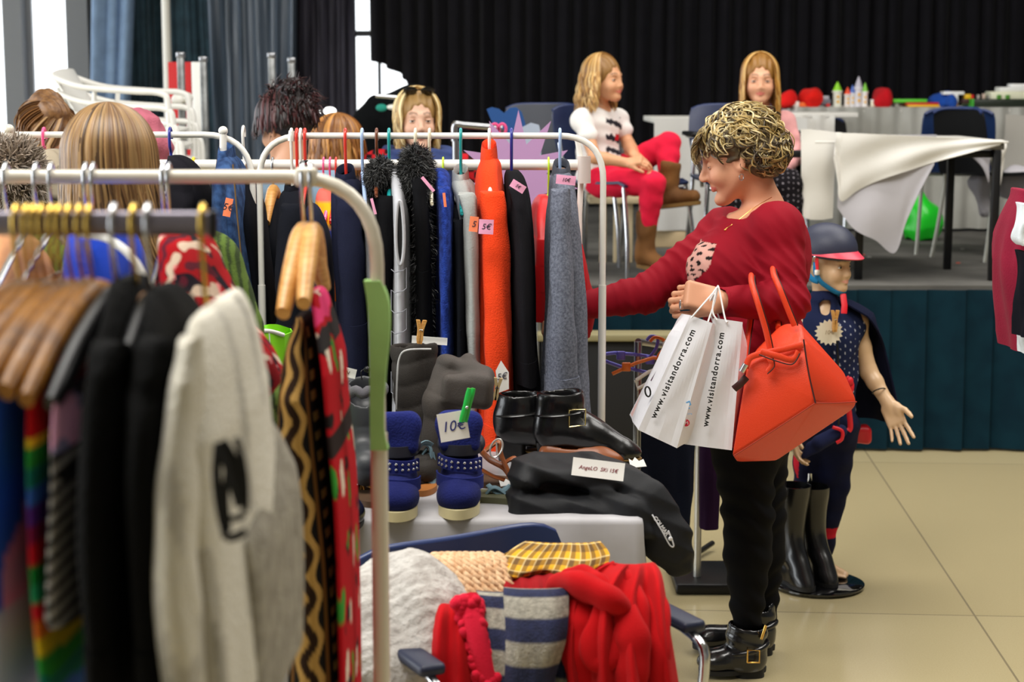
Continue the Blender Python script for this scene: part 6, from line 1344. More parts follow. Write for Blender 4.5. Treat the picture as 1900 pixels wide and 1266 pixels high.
card('price_tag', 'folded white tag lying on the snow boots', 640, 690, 4.0, 42, 18, -14, PAPER, 'WN', size=.5)
# ---- black ankle boots
LB = mat('shiny_black_leather', '0B0B0C', rough=.27, bump=.15, bs=60, coat=.15)
def ankle_boot(label, hx, tx, ty, by, Y, buckle, seed, top=728):
    h = G(hx, by, TZ+.003); tpt = P(tx, by, h[1]); d = nrm(A([tpt[0]-h[0], -.04, 0])); L_ = (tpt[0]-h[0]); zt = P(0, top, h[1])[2]; t = thing('ankle_boot', label, 'boot', h+d*L_*.5, 'black leather heeled ankle boots'); l = np.cross([0, 0, 1.], d); R = np.stack([d, l, A([0, 0, 1.])], 1)
    hh = .045; S = SDF(.03); W = lambda x, y, z: h+R@A([x, y, z])
    S.cap(W(.058, 0, hh+.05), W(.066, 0, zt-h[2]-.02), .054, .060, .02, flat=(R[:, 1], .82)); S.cap(W(.055, 0, hh+.045), W(.13, 0, .082), .050, .043, .03); S.cap(W(.13, 0, .080), W(L_-.045, 0, .050), .043, .032, .03); S.ell(W(L_-.04, 0, .038), (.046, .036, .024), R, .02)
    S.plane(W(0, 0, zt-h[2]), (-.05, 0, 1), .005); S.cap(W(.064, 0, zt-h[2]-.04), W(.068, 0, zt-h[2]+.06), .042, .050, .004, -1, flat=(R[:, 1], .82)); S.plane(W(0, 0, .016), (0, 0, -1), .003)
    S.post = lambda p: wob(p, 45, .002, seed)+.002*np.sin((p[:, 0]-h[0])*160)*np.exp(-(((p-W(.115, 0, .08))**2).sum(1))/.0012); u = sdf_obj('upper', S, .0036, LB, t)
    th = np.linspace(0, 2*math.pi, 34, endpoint=False); Geo().loft([[W(L_*.68+(L_*.34)*math.cos(a), .040*math.sin(a), z) for a in th] for z in (0, .016, .022)]).make('sole', mat('platform_sole', '15130F', rough=.5), t)
    Geo().loft([[W(L_*.68+(L_*.345)*math.cos(a), .0405*math.sin(a), z) for a in th] for z in (.0225, .026)]).make('welt', mat('tan_welt', '8A6A34', rough=.6), t)
    Geo().loft([[W(.045+.040*math.copysign(abs(math.cos(a))**.6, math.cos(a))*k, .032*math.copysign(abs(math.sin(a))**.6, math.sin(a))*k, z) for a in th] for z, k in ((0, .85), (.03, .9), (hh+.015, 1.05))]).make('heel', mat('heel_black', '0E0D0D', rough=.35), t)
    g = Geo(); g.tube([W(.064+.060*math.cos(a), .052*math.sin(a), zt-h[2]-.050+.006*math.cos(a)) for a in np.linspace(0, 6.28, 30)], .0065, 8, flat=.6); g.make('strap', LB, u)
    if buckle:
        c = P(1071, 777, h[1]-.058); w_, q = .020, .021; g = Geo(); g.tube([c+A([-w_, 0, -q]), c+A([w_, 0, -q+.004]), c+A([w_, 0, q+.003]), c+A([-w_, 0, q]), c+A([-w_, 0, -q])], .0026, 8); g.make('buckle', mat('pale_gold', 'D8C890', rough=.2, metal=1), u)
        g = Geo(); g.box(c+A([-.012, .012, 0]), (.06, .006, .032), None, .003); g.make('buckle_strap', LB, u)
    return t
ankle_boot('black leather heeled ankle boot with a square gold buckle', 992, 1186, 0, 862, 4.2, True, 3, top=727)
ankle_boot('black leather heeled ankle boot standing behind the buckled one, toe hidden', 918, 1090, 0, 852, 4.3, False, 5, top=728)
# ---- flat shoes and sandals
brn = mat('tan_leather', '8A4A20', rough=.45, coat=.1); jea = cloth('washed_denim', '7C98A4', bs=500)
def sandal(label, pts_list, c, m, sole, soles, cat='sandal', group=None):
    t = thing('sandal', label, cat, S0(*c), group)
    Geo().loft([[S0(*c)+RZ(sole[2])@A([sole[0]*math.cos(a)*(1-.2*math.exp(-((math.sin(a))/.4)**2)), sole[1]*math.sin(a), z]) for a in np.linspace(0, 2*math.pi, 30, endpoint=False)] for z in (0, .014)]).make('sole', soles, t)
    for p, r_ in pts_list: Geo().tube(smooth_path([P(*q) for q in p], 6), r_, 8, flat=.4).make('strap', m, t)
    return t
Ys = 3.98
sandal('washed blue denim sandal with looping straps between the blue velcro boots', [(((768, 890, Ys), (762, 850, Ys), (780, 825, Ys), (798, 830, Ys), (800, 860, Ys)), .011), (((775, 900, Ys), (776, 860, Ys), (792, 832, Ys)), .009), (((790, 905, Ys), (792, 870, Ys), (785, 840, Ys)), .009), (((766, 848, Ys), (785, 822, Ys-.01), (800, 826, Ys)), .010), (((800, 900, Ys-.02), (803, 870, Ys), (798, 840, Ys)), .010)], (786, 902), jea, (.04, .11, 0), mat('amber_sole', 'A0622A', rough=.6))
Ys = 3.96
t = sandal('tan leather sandal with a large white buckle beside the blue boot', [(((880, 820, Ys), (905, 850, Ys), (935, 868, Ys), (950, 890, Ys)), .018), (((902, 836, Ys-.02), (925, 820, Ys-.02), (930, 845, Ys-.02), (945, 880, Ys-.02)), .014), (((890, 870, Ys), (915, 884, Ys), (940, 892, Ys)), .012), (((935, 860, Ys), (955, 850, Ys), (962, 868, Ys), (950, 885, Ys)), .012)], (918, 900), brn, (.05, .12, 1.2), mat('dark_cork', '4A3018', rough=.8))
g = Geo(); g.tube([P(921+11*math.cos(a)+4*math.sin(a), 832-17*math.sin(a), Ys-.05) for a in np.linspace(0, 6.28, 26)], .0022, 7); g.tube([P(921, 820, Ys-.05), P(922, 845, Ys-.05)], .0018, 6); g.make('buckle', mat('white_metal', 'E0DCD4', rough=.3, metal=.6), t)
sandal('pale blue denim flat sandal lying beside the folded ski trousers', [(((895, 930, 3.86), (915, 905, 3.86), (940, 918, 3.86), (955, 930, 3.86)), .011), (((905, 900, 3.87), (925, 915, 3.86), (945, 900, 3.87)), .010), (((900, 925, 3.84), (925, 935, 3.84), (950, 925, 3.84)), .009)], (922, 928), jea, (.045, .10, 1.3), mat('olive_sole', '5A5A40', rough=.7))
t = sandal('tan and gold fringed moccasin left of the cream rack post', [(((650, 900, 3.93), (664, 880, 3.92), (680, 886, 3.92), (690, 905, 3.92)), .016), (((655, 880, 3.92), (672, 895, 3.9), (668, 925, 3.9)), .006), (((672, 893, 3.9), (680, 922, 3.9)), .006)], (672, 925), mat('ochre_suede', 'B07A2A', rough=.8), (.04, .10, .4), mat('dark_cork', '4A3018'))
g = Geo()
for i in range(4): g.tube([P(652+9*i, 888+2*i, 3.885), P(655+9*i, 898+2*i, 3.885)], .0022, 5)
g.make('beads', CHROME, t)['kind'] = 'stuff'
def slip(label, c, m, yaw, L_=.2, hgt=.05, name='shoe', seed=1):
    b = S0(*c); R = RZ(yaw); t = thing(name, label, 'shoe', b); S = SDF(.02); S.ell(b+R@A([0, -L_*.3, .028]), (.040, .055, .026), R); S.cap(b+R@A([0, -L_*.2, .03]), b+R@A([0, L_*.35, .035]), .034, .032, .03); S.ell(b+R@A([0, L_*.1, hgt+.012]), (.026, L_*.3, .026), R, .005, -1); S.plane(b+A([0, 0, .008]), (0, 0, -1), .003); sdf_obj('upper', S, .0036, m, t)
    Geo().loft([[b+R@A([.042*math.cos(a), -.01+L_*.55*math.sin(a), z]) for a in np.linspace(0, 2*math.pi, 30, endpoint=False)] for z in (0, .010)]).make('sole', mat('black_sole', '141414'), t); return t
slip('glittery navy slip-on shoe behind the fringed moccasin', (660, 868), mat('glitter_navy', '141A30', rough=.25, bump=1, bs=300), 1.2)
slip('dark shoe toe at the front left corner of the shoe table', (640, 965), LB, .1)
slip('tan shoe half hidden under the buckled ankle boot', (1075, 868), brn, 1.4)
# ---- folded ski trousers hanging over the table corner
SK = cloth('black_ski_cloth', '15161A', rough=.62, bs=700, bump=.2, spec=.3)
t = thing('ski_trousers', 'folded black ski trousers with a handwritten tag, one leg hanging over the table corner', 'trousers', P(1060, 965, 3.78))
def slab(S, pts, hw, th, k=.02):
    for i in range(len(pts)-1):
        a, b = P(*pts[i]), P(*pts[i+1]); x = nrm(b-a); y = nrm(A([0, 1, .0])-x*np.dot([0, 1, 0], x)); R = np.stack([x, y, np.cross(x, y)], 1); S.box((a+b)/2, (np.linalg.norm(b-a)/2+th*.8, hw, th), R, th*.9, k)
S = SDF(.02); slab(S, ((965, 925, 3.84), (1080, 932, 3.84), (1180, 940, 3.84)), .12, .034); slab(S, ((985, 868, 3.86), (1100, 872, 3.86), (1180, 895, 3.86), (1225, 940, 3.84), (1255, 1000, 3.82), (1270, 1040, 3.80)), .10, .026); S.ell(P(975, 875, 3.84), (.035, .11, .034), None, .03)
S.chain([P(1150, 905, 3.80), P(1205, 945, 3.75), P(1240, 1000, 3.74), P(1262, 1045, 3.74)], [.05, .062, .060, .042], flat=((0, 1, 0), .45)); S.chain([P(1120, 925, 3.76), P(1175, 955, 3.72), P(1195, 985, 3.71)], [.03, .034, .022], flat=((0, 1, 0), .5))
S.post = lambda p: wob(p, 26, .004, 3)+.006*np.abs(np.sin(p[:, 2]*70+p[:, 0]*30+p[:, 1]*18))
sdf_obj('leg_fabric', S, .0042, SK, t)
cd = card('price_tag', 'white handwritten tag lying on the folded ski trousers', 1110, 871, 3.735, 98, 34, -7, PAPER, 'AngeLO  SKi 15€', size=.30, ink=mat('red_ink', '8A2A3A'), pitch=-.3)
g = Geo(); yy = 3.70; g.tube(smooth_path([P(1210, 955, yy), P(1228, 985, yy-.01), (P(1243, 1012, yy-.01)), P(1250, 1012, yy-.01), P(1240, 985, yy-.01)], 5), .0018, 6); g.make('badge_outline', mat('light_print', 'D8D8DC', rough=.4), t)
a_, b_ = P(1213, 958, yy-.02), P(1240, 995, yy-.02); x = nrm(b_-a_); y = nrm(np.cross([0, -1, 0], x)); text_obj('brand_lettering', 'COLMAR', .0125, (a_+b_)/2, np.stack([x, y, np.cross(x, y)], 1), mat('light_print', 'D8D8DC'), t, extrude=.0006, bold=.0004)
Geo().ball(P(1244, 1000, yy-.02), (.005, .002, .005), 8).make('logo_dot', mat('light_print', 'D8D8DC'), t)
card('paper_scrap', 'torn white paper scrap beside the buckled ankle boot', 1183, 858, 3.98, 30, 22, 10, PAPER, cat='paper', shape=[(-.5, -.4), (.5, -.5), (.4, .2), (.1, .1), (-.1, .5), (-.3, .2), (-.5, .45)], pitch=-.6)
card('paper_scrap', 'small torn white paper scrap between sandals and ski trousers', 940, 895, 3.87, 26, 14, 14, PAPER, cat='paper', shape=[(-.5, -.4), (.5, -.5), (.5, .2), (.2, .1), (.0, .5), (-.2, .1), (-.5, .5)], pitch=-.5)
card('price_tag', 'blank white tag between the folded grey boot and the tan sandal', 858, 832, 3.92, 22, 28, 4, PAPER)
# ---- lime green bag with white piping
t = thing('tote_bag', 'lime green bag with white piping standing at the left end of the shoe table', 'bag', G(497, 900, TZ+.003)); Yl = 3.95
gr = []
for v in np.linspace(0, 1, 20):
    y = 905-(905-622)*v; xl, xr = 484-26*v**1.5, 524+2*v; gr.append([P(xl+(xr-xl)*(u+.5), y-8*math.sin((u+.5)*3.1)*v, Yl-.05*math.cos(u*3)+.008*math.sin(u*9+v*6)) for u in np.linspace(-.5, .5, 16)])
lm = mat('lime_nylon', '86D818', rough=.45, bump=.2, bs=20); Geo().grid(gr, thick=.004).make('front_panel', lm, t, smooth='all')
gr2 = A(gr)+A([0, .11, 0]); Geo().grid(gr2, thick=.004).make('back_panel', lm, t, smooth='all')
Geo().grid([[a, a+(b-a)*.5+A([.012, 0, 0]), b] for a, b in zip(A(gr)[:, -1], gr2[:, -1])], thick=.003).grid([[a, a+(b-a)*.5-A([.012, 0, 0]), b] for a, b in zip(A(gr)[:, 0], gr2[:, 0])], thick=.003).make('side_panel', lm, t, smooth='all')
wp = cloth('white_cloth', 'E4E2DE'); Geo().tube(A(gr)[-1]+A([0, -.003, 0]), .005, 8).make('piping', wp, t); Geo().tube(smooth_path([A(gr)[19][9], A(gr)[12][10], A(gr)[9][12], A(gr)[4][14]]+A([0, -.005, 0]), 5), .0025, 6).make('seam', wp, t)
# ------------------------------------------------------------------ chair heaped with clothes in front of the table
bc = P(862, 990, 3.42); yw = math.radians(27)
t = chair('navy plastic armchair in front of the shoe table, heaped with scarves and knits', (bc[0]+.12, bc[1]-.25, 0), yw, arms=True, w_=.235, wave=.004, backh=(.48, .785), name='armchair', armm=mat('dark_navy_rubber', '18203A', rough=.5))
PG = 'clothes heaped on the navy armchair'
def drape_item(name, label, cat, rows, mt, seed=1, fold=.012, thick=.012, colf=None, nu=40, sub=8, kfold=5, bulge=.03):
    r = np.random.RandomState(seed); R_ = smooth_path(A(rows, float), sub); g = []; m = len(R_); p1, p2 = r.rand(2)*6.28
    for i, (y, xl, xr, Y) in enumerate(R_):
        t_ = i/(m-1); row = []
        for u in np.linspace(0, 1, nu):
            p = P(xl+(xr-xl)*u, y, Y); e = 4*u*(1-u)
            f = fold*(math.sin(kfold*2*math.pi*u+p1+1.8*t_)+.5*math.sin(kfold*3.7*u+p2-3*t_))*min(1, .3+t_*1.5)
            row.append(p+A([0, -bulge*e-f, bulge*.25*e*(1-t_)+.35*f*(1-t_)]))
        g.append(row)
    g = A(g); u, v = np.meshgrid(np.linspace(0, 1, nu), np.linspace(0, 1, m)); c = colf(u, v) if colf else None
    t = thing(name, label, cat, (g[..., 0].mean(), g[..., 1].mean(), g[..., 2].min()), PG); Geo().grid(g, c, thick=thick).make('cloth', mt, t, smooth='all'); return t, g
wool = cloth('grey_white_wool', 'C2BEB8', bs=120, bump=1, c2='A09A94', vs=30)
t = thing('fleece_jacket', 'fluffy grey-white fleece slumped over the left arm of the armchair', 'jacket', P(750, 1266, 3.0), PG)
S = SDF(.05); S.cap(P(735, 1075, 3.22), P(700, 1130, 3.10), .045, .06); S.cap(P(700, 1120, 3.12), P(690, 1240, 3.02), .07, .075); S.cap(P(760, 1110, 3.15), P(800, 1130, 3.10), .055, .05); S.cap(P(770, 1120, 3.12), P(745, 1250, 3.04), .08, .07); S.cap(P(830, 1108, 3.16), P(855, 1112, 3.16), .028, .016, .03); S.cap(P(715, 1058, 3.25), P(745, 1062, 3.25), .028, .028, .02); S.cap(P(740, 1250, 3.04), P(735, 1330, 3.02), .07, .06)
S.post = lambda p: wob(p, 32, .010, 4)+.008*np.sin(p[:, 0]*38+p[:, 2]*22)+wob(p, 300, .0016, 6); sdf_obj('cloth', S, .0052, wool, t)
# cream chunky knit
def cable(name, label, cat, rows, mt, cu=.011, seed=2, thick=.01, rowsn=9, coln=26, bulge=.03, r0=.0075):
    R_ = smooth_path(A(rows, float), 10); m = len(R_); t = thing(name, label, cat, P((R_[-1][1]+R_[-1][2])/2, R_[-1][0], R_[-1][3]), PG); g = Geo(); rs = np.random.RandomState(seed)
    for k in range(coln):
        for q, ph in ((0, 0), (1, math.pi)):
            pts = []
            for i, (y, xl, xr, Y) in enumerate(R_):
                for s in (0, .5):
                    if i == m-1 and s: break
                    y2, a, b, Y2 = (R_[i]*(1-s)+R_[min(m-1, i+1)]*s); tt = (i+s); u = (k+.5+.33*math.sin(tt*.9*rowsn/9+ph))/coln; pts.append(P(a+(b-a)*u, y2, Y2)+A([0, -bulge*4*u*(1-u)-.004*math.cos(tt*.9*rowsn/9+ph), bulge*.3*4*u*(1-u)]))
            g.tube(A(pts), r0*(.9+.2*rs.rand()), 6)
    g.make('knit', mt, t, smooth='all'); return t
cable('knit_scarf', 'cream chunky knitted scarf behind the fleece', 'scarf', ((1040, 812, 925, 3.30), (1030, 802, 930, 3.27), (1042, 792, 940, 3.22), (1075, 790, 950, 3.18), (1115, 800, 960, 3.15)), cloth('cream_wool', 'E0C09A', bs=300, c2='C89C74', vs=80), coln=11, r0=.0062, rowsn=10)
def plaid(u, v):
    c = np.zeros(u.shape+(3,)); a = (np.sin(u*62) > .1).astype(float); b = (np.sin(v*30) > .1).astype(float); y, k, w_ = A(lin('D8A02A')), A(lin('2A2430')), A(lin('E8D8A8'))
    c[:] = y; c = c*(1-.75*a[..., None]*.8)+k*.75*a[..., None]*.8; c = c*(1-.55*b[..., None])+k*.55*b[..., None]; m = (np.sin(u*62+1.6) > .95) | (np.sin(v*30+1.6) > .94); c[m] = c[m]*.5+w_*.5; return c
drape_item('plaid_shirt', 'yellow and black plaid shirt lying along the chair back', 'shirt', ((1040, 920, 1050, 3.34), (1012, 960, 1110, 3.33), (1006, 975, 1115, 3.30), (1030, 940, 1132, 3.24), (1052, 925, 1128, 3.20), (1062, 920, 1120, 3.20)), VC, 3, fold=.014, colf=plaid, nu=110, sub=20, kfold=2, thick=.008)
drape_item('red_sweater', 'dark red sweater folded under the plaid shirt', 'top', ((1050, 930, 1070, 3.30), (1062, 930, 1075, 3.22), (1085, 935, 1080, 3.16), (1120, 930, 1080, 3.12), (1180, 930, 1080, 3.10)), cloth('deep_red_knit', '9A1018'), 4, fold=.01)
drape_item('red_cloth', 'plain bright red cloth hanging between the fleece and the crocheted scarf', 'cloth', ((1118, 812, 880, 3.18), (1112, 800, 884, 3.14), (1125, 790, 890, 3.06), (1200, 775, 905, 3.00), (1290, 765, 925, 2.98), (1360, 770, 930, 2.98)), cloth('scarlet_cloth', 'BE0A14'), 5, fold=.012, kfold=3)
# bobbly pink crochet scarf
t = thing('crochet_scarf', 'coral pink crocheted bobble scarf hanging beside the striped scarf', 'scarf', P(905, 1330, 2.96), PG); g = Geo(); rs = np.random.RandomState(4)
for i in range(330):
    v = rs.rand(); y = 1112+200*v; x = 866+52*v+(rs.rand()-.5)*44; g.ball(P(x, y, 2.965-.02*rs.rand()+.06*(1-v)), .0075+.005*rs.rand(), 5)
g.tube(smooth_path([P(866, 1108, 3.03), P(885, 1180, 2.99), P(905, 1250, 2.975), P(925, 1330, 2.97)], 6), .022, 10); g.make('knit', cloth('coral_pink_wool', 'E0203C', bs=300), t, smooth='all')
def stripes(n, ph): 
    def f(u, v):
        c = np.zeros(u.shape+(3,)); m = np.sin(v*n*2*math.pi+ph) > 0; c[:] = lin('A39E90'); c[m] = lin('22284A'); return c
    return f
Vm = mat('striped_wool', None, vcol=True, rough=.95, bump=.8, bs=250, var=.35, vs=90)
drape_item('striped_scarf', 'navy and grey striped scarf hanging down the middle of the heap', 'scarf', ((1096, 940, 1040, 3.12), (1090, 936, 1048, 3.07), (1100, 934, 1055, 3.01), (1180, 938, 1052, 2.95), (1266, 936, 1030, 2.94), (1340, 936, 1030, 2.94)), Vm, 6, fold=.004, colf=stripes(5, 2.4), sub=16, kfold=1.5)
drape_item('striped_scarf', 'second layer of the navy and grey striped scarf, slanting out at the left', 'scarf', ((1100, 886, 960, 3.14), (1096, 884, 965, 3.10), (1110, 888, 960, 3.05), (1180, 905, 970, 2.99), (1266, 912, 980, 2.97), (1340, 915, 990, 2.97)), Vm, 7, fold=.006, colf=stripes(5, 1.2), sub=16, kfold=1.5)
drape_item('striped_scarf', 'narrow end of the striped scarf between its broad end and the red shawl', 'scarf', ((1120, 1030, 1052, 3.06), (1180, 1036, 1056, 3.02), (1266, 1035, 1058, 3.0), (1340, 1035, 1060, 3.0)), Vm, 8, fold=.004, colf=stripes(4, .2), sub=16)
# red shawl with deep folds
sh = cloth('scarlet_wool', 'C00E14', bs=400, bump=.4)
t, g_ = drape_item('shawl', 'large scarlet shawl knotted over the right side of the armchair', 'shawl', ((1078, 1112, 1190, 3.20), (1050, 1118, 1200, 3.16), (1044, 1128, 1212, 3.12), (1062, 1100, 1226, 3.07), (1100, 1072, 1234, 3.03), (1160, 1062, 1242, 2.99), (1220, 1060, 1252, 2.97), (1290, 1066, 1262, 2.96), (1360, 1066, 1264, 2.96)), sh, 12, fold=.021, thick=.010, nu=110, sub=12, kfold=3.2, bulge=.045)
def roll(pts, r, name='fold', tw=7):
    q = smooth_path([P(*p) for p in pts], 9); n = len(q); u = np.linspace(0, 1, n); rr = r*(.55+.45*np.sin(np.pi*np.clip(u*.9+.05, 0, 1)))*(1+.07*np.sin(u*tw*3)); g = Geo(); g.tube(q, rr, 18, flat=.62, up=(0, -1, 0)); g.make(name, sh, t, smooth='all')
roll(((1034, 1098, 3.10), (1056, 1086, 3.05), (1090, 1092, 3.00), (1122, 1108, 2.975), (1148, 1128, 2.98), (1156, 1150, 3.0)), .040)
roll(((1050, 1078, 3.13), (1085, 1074, 3.08), (1120, 1092, 3.02), (1140, 1118, 2.99)), .030)
roll(((1070, 1104, 3.04), (1078, 1150, 3.00), (1082, 1210, 2.98), (1086, 1300, 2.97)), .042)
roll(((1124, 1112, 2.99), (1112, 1150, 2.965), (1098, 1190, 2.95), (1104, 1225, 2.94), (1128, 1222, 2.94), (1148, 1195, 2.945), (1158, 1160, 2.95)), .022)
roll(((1150, 1120, 2.99), (1168, 1160, 2.95), (1176, 1210, 2.935), (1168, 1270, 2.93), (1160, 1340, 2.93)), .032)
roll(((1180, 1070, 3.08), (1206, 1110, 3.03), (1216, 1170, 2.975), (1214, 1240, 2.95), (1218, 1340, 2.945)), .032)
roll(((1140, 1060, 3.12), (1165, 1080, 3.05), (1190, 1130, 2.99), (1196, 1200, 2.95)), .024)
# ------------------------------------------------------------------ low rack behind the bags
Yr = 5.35
t = thing('clothes_rack', 'low chrome rack with black trousers behind the paper bags', 'clothes rack', P(1240, 1010, Yr)*[1, 1, 0]); a, b = P(1184, 634, Yr-.25), P(1300, 652, Yr+.35)
Geo().tube([a, b], .010, 12).make('rail', STEEL, t)
Geo().tube([b, b*[1, 1, 0]+[0, 0, .03]], .013, 12).make('post', mat('light_steel', 'C4C2BA', rough=.35, metal=.8), t); Geo().tube([a, a*[1, 1, 0]+[0, 0, .03]], .012, 12).make('post', STEEL, t)
Geo().box((b[0]+.02, b[1]+.05, .02), (.20, .30, .035), bev=.006).make('base', BLACKM, t)
Geo().tube([G(1280, 1036, .02), G(1322, 1008, .03)], .010, 8).make('base_bar', BLACKM, t)
LRG = 'clothes on the low rack'
def flat_trs(label, prof, Y, c, seed, name='trousers', D=.05): return garment(name, label, 'trousers' if name == 'trousers' else 'garment', prof, Y, D, cloth('cloth_'+c, c), LRG, seed, sleeve=None, fold=.05, dn=.03)
flat_trs('black trousers folded over the white hanger on the low rack', ((695, 1128, 1250), (702, 1122, 1262), (760, 1124, 1268), (850, 1130, 1262), (960, 1140, 1262), (985, 1146, 1258)), 5.22, '101114', 1)
flat_trs('navy black trousers below the paper bags on the low rack', ((800, 1190, 1270), (815, 1184, 1290), (900, 1184, 1290), (1000, 1190, 1284)), 5.32, '161A28', 2)
flat_trs('dark purple garment at the end of the low rack beside the light post', ((780, 1302, 1330), (795, 1300, 1336), (900, 1300, 1338), (985, 1300, 1336)), 5.5, '2A1430', 3, 'skirt')
flat_trs('charcoal garment at the very end of the low rack behind the shopper', ((780, 1410, 1450), (800, 1400, 1470), (900, 1404, 1466), (985, 1406, 1460)), 5.55, '17131A', 4, 'skirt')
def flat_hanger(label, hook, arms, Y, m, r=.0055, clips=()):
    c = P(*arms[0], Y); t = thing('clothes_hanger', label, 'hanger', c, 'hangers on the low rack'); Geo().tube(smooth_path([P(x, y, Y-.01) for x, y in hook], 6), r*.9, 8).make('hook', m, t); Geo().tube(A([P(x, y, Y) for x, y in arms]), r, 8).make('arm', m, t)
    for x, y in clips: Geo().box(P(x, y, Y-.005), (.026, .012, .026), bev=.003).make('clip', m, t)
pur, ora = plas('purple', '6A6AE0'), plas('orange', 'F47A20')
flat_hanger('purple plastic hanger on the low rack', [(1200, 632), (1208, 624), (1220, 628), (1218, 645), (1208, 660), (1202, 664)], [(1114, 658), (1140, 655), (1180, 658), (1222, 664), (1220, 690), (1208, 693), (1150, 680), (1116, 668), (1114, 658)], Yr-.26, pur, clips=((1152, 660), (1206, 668)))
flat_hanger('orange plastic hanger on the low rack', [(1206, 634), (1216, 626), (1232, 632), (1232, 646), (1222, 660), (1224, 666)], [(1136, 694), (1180, 674), (1212, 664), (1246, 668)], Yr-.29, ora, clips=((1162, 681), (1226, 675)))
flat_hanger('white plastic hanger over the black trousers on the low rack', [(1250, 655), (1240, 650), (1232, 640), (1240, 632), (1252, 634)], [(1180, 706), (1204, 690), (1226, 682), (1222, 700), (1182, 722), (1180, 706)], Yr-.30, pWht)
# ------------------------------------------------------------------ things on the stage
def sl(v): return A([v[0], v[1], STZ])
WC = mat('white_table_cloth', 'DEDBD4', rough=.75, bump=.2, bs=30); GC = mat('grey_table_cloth', 'BDBAC0', rough=.75, bump=.2, bs=30)
n_ = sg(1840, 521); f_ = sg(1757, 500); lx = P(1500, 240, n_[1]+.25)[0]
t = thing('folding_table', 'table with black legs and a white cloth slipping off, at the stage edge', 'table', sl(n_)); ht = P(0, 262, n_[1])[2]-.01
c0, c1 = A([lx, n_[1]-.02]), A([n_[0]+.03, f_[1]+.35])
Geo().box(((c0[0]+c1[0])/2, (c0[1]+c1[1])/2, ht-.015), (c1[0]-c0[0], c1[1]-c0[1], .03), bev=.004).make('tabletop', mat('table_board', '5A564E', rough=.6), t)
for p in (n_, f_, A([lx+.22, n_[1]+.05, 0]), A([lx+.05, f_[1]+.3, 0])): Geo().box((p[0], p[1], (STZ+ht-.03)/2), (.036, .036, ht-.03-STZ), bev=.004).make('leg', BLACKM, t)
Geo().box((n_[0]-.5, n_[1]+.02, ht-.05), (1.0, .03, .035), bev=.004).make('apron', BLACKM, t)
def cloth_poly(name, label, quads, m, Y, cat='tablecloth', seed=1, amp=.02, group=None, thick=.005, top=None):
    """rows of (xl, xr, y) -> hanging sheet at depth Y(rowfraction)"""
    R_ = smooth_path(A(quads, float), 6); g = []
    for i, (xl, xr, y) in enumerate(R_):
        v = i/(len(R_)-1); row = []
        for u in np.linspace(0, 1, 40): row.append(P(xl+(xr-xl)*u, y, Y)+A([0, amp*v*math.sin(u*11+seed+v*2)+.5*amp*v*math.sin(u*23+seed), 0]))
        g.append(row)
    g = A(g)
    if top is not None: g = np.concatenate([g[:1]+A([0, top, .004]), g], 0)
    return tag(Geo().grid(g, thick=thick).make(name, m, smooth='all'), label, cat, group)
tp_ = Geo().box(((c0[0]+c1[0])/2, (c0[1]+c1[1])/2, ht+.006), (c1[0]-c0[0]+.03, c1[1]-c0[1]+.03, .010), bev=.004); tag(tp_.make('table_cover', WC), 'white cloth top lying flat on the black-legged stage table', 'tablecloth')
YF = n_[1]-.045
def tri_sheet(name, label, pts, m, Y, seed=1, amp=.02):
    """a cloth outline (pixels) filled as a fan grid from its top edge to its lower edge: pts = list of (x, ytop, ybottom)"""
    R_ = smooth_path(A(pts, float), 8); g = []
    for i, (x, a, b) in enumerate(R_):
        g.append([P(x-(6*v if x > 1500 else 0), a+(b-a)*v, Y)+A([0, -amp*v*math.sin(x*.05+v*2+seed)-.006*math.sin(v*9+x*.02), 0]) for v in np.linspace(0, 1, 22)])
    return tag(Geo().grid(A(g), thick=.004).make(name, m, smooth='all'), label, 'tablecloth')
tri_sheet('tablecloth', 'grey underlayer of cloth hanging in a point below the white corner', [(1560, 250, 385), (1590, 250, 425), (1630, 250, 446), (1668, 250, 470), (1690, 250, 410), (1715, 250, 350), (1738, 250, 305)], GC, YF, 1)
tri_sheet('tablecloth', 'white upper cloth hanging in a diagonal point from the stage table', [(1552, 246, 292), (1560, 246, 340), (1566, 247, 373), (1600, 248, 352), (1650, 250, 330), (1720, 253, 308), (1800, 257, 285), (1862, 262, 268)], WC, YF-.03, 4, .012)
tri_sheet('tablecloth', 'white cloth hanging straight down at the left end of the stage table', [(1486, 240, 400), (1500, 240, 406), (1530, 243, 408), (1552, 246, 405)], WC, YF+.02, 7)
tri_sheet('tablecloth', 'narrow end of white cloth hanging by the right corner leg of the stage table', [(1850, 260, 300), (1860, 260, 345), (1868, 264, 300)], WC, YF+.3, 9)
tri_sheet('tablecloth', 'grey cloth flap seen between the two black legs of the stage table', [(1800, 270, 285), (1825, 270, 310), (1838, 270, 340)], GC, YF+.5, 9)
# second row: long covered table behind the girls
Y2t = 9.85; zt2 = P(0, 219, Y2t)[2]; xa, xb = X(1215, Y2t), X(1500, Y2t)
t = thing('long_table', 'long table covered to the floor in pale cloth behind the girls', 'table', A([(xa+xb)/2, Y2t+.4, STZ])); Geo().box(((xa+xb)/2, Y2t+.4, zt2-.015), (xb-xa, .8, .03), bev=.004).make('tabletop', WC, t)
gr = [[(xa+(xb-xa)*u, Y2t-.01-.02*v*math.sin(u*26)-.01, zt2-(zt2-STZ-.10)*v) for u in np.linspace(0, 1, 90)] for v in np.linspace(0, 1, 14)]; Geo().grid(gr, thick=.004).make('cloth_front', mat('pale_grey_cloth', 'CFCDC8', rough=.8), t, smooth='all'); Geo().box(((xa+xb)/2, Y2t+.05, STZ+.045), (xb-xa, .1, .09), bev=.004).make('base_board', mat('pale_board', 'C8B088', rough=.6), t)
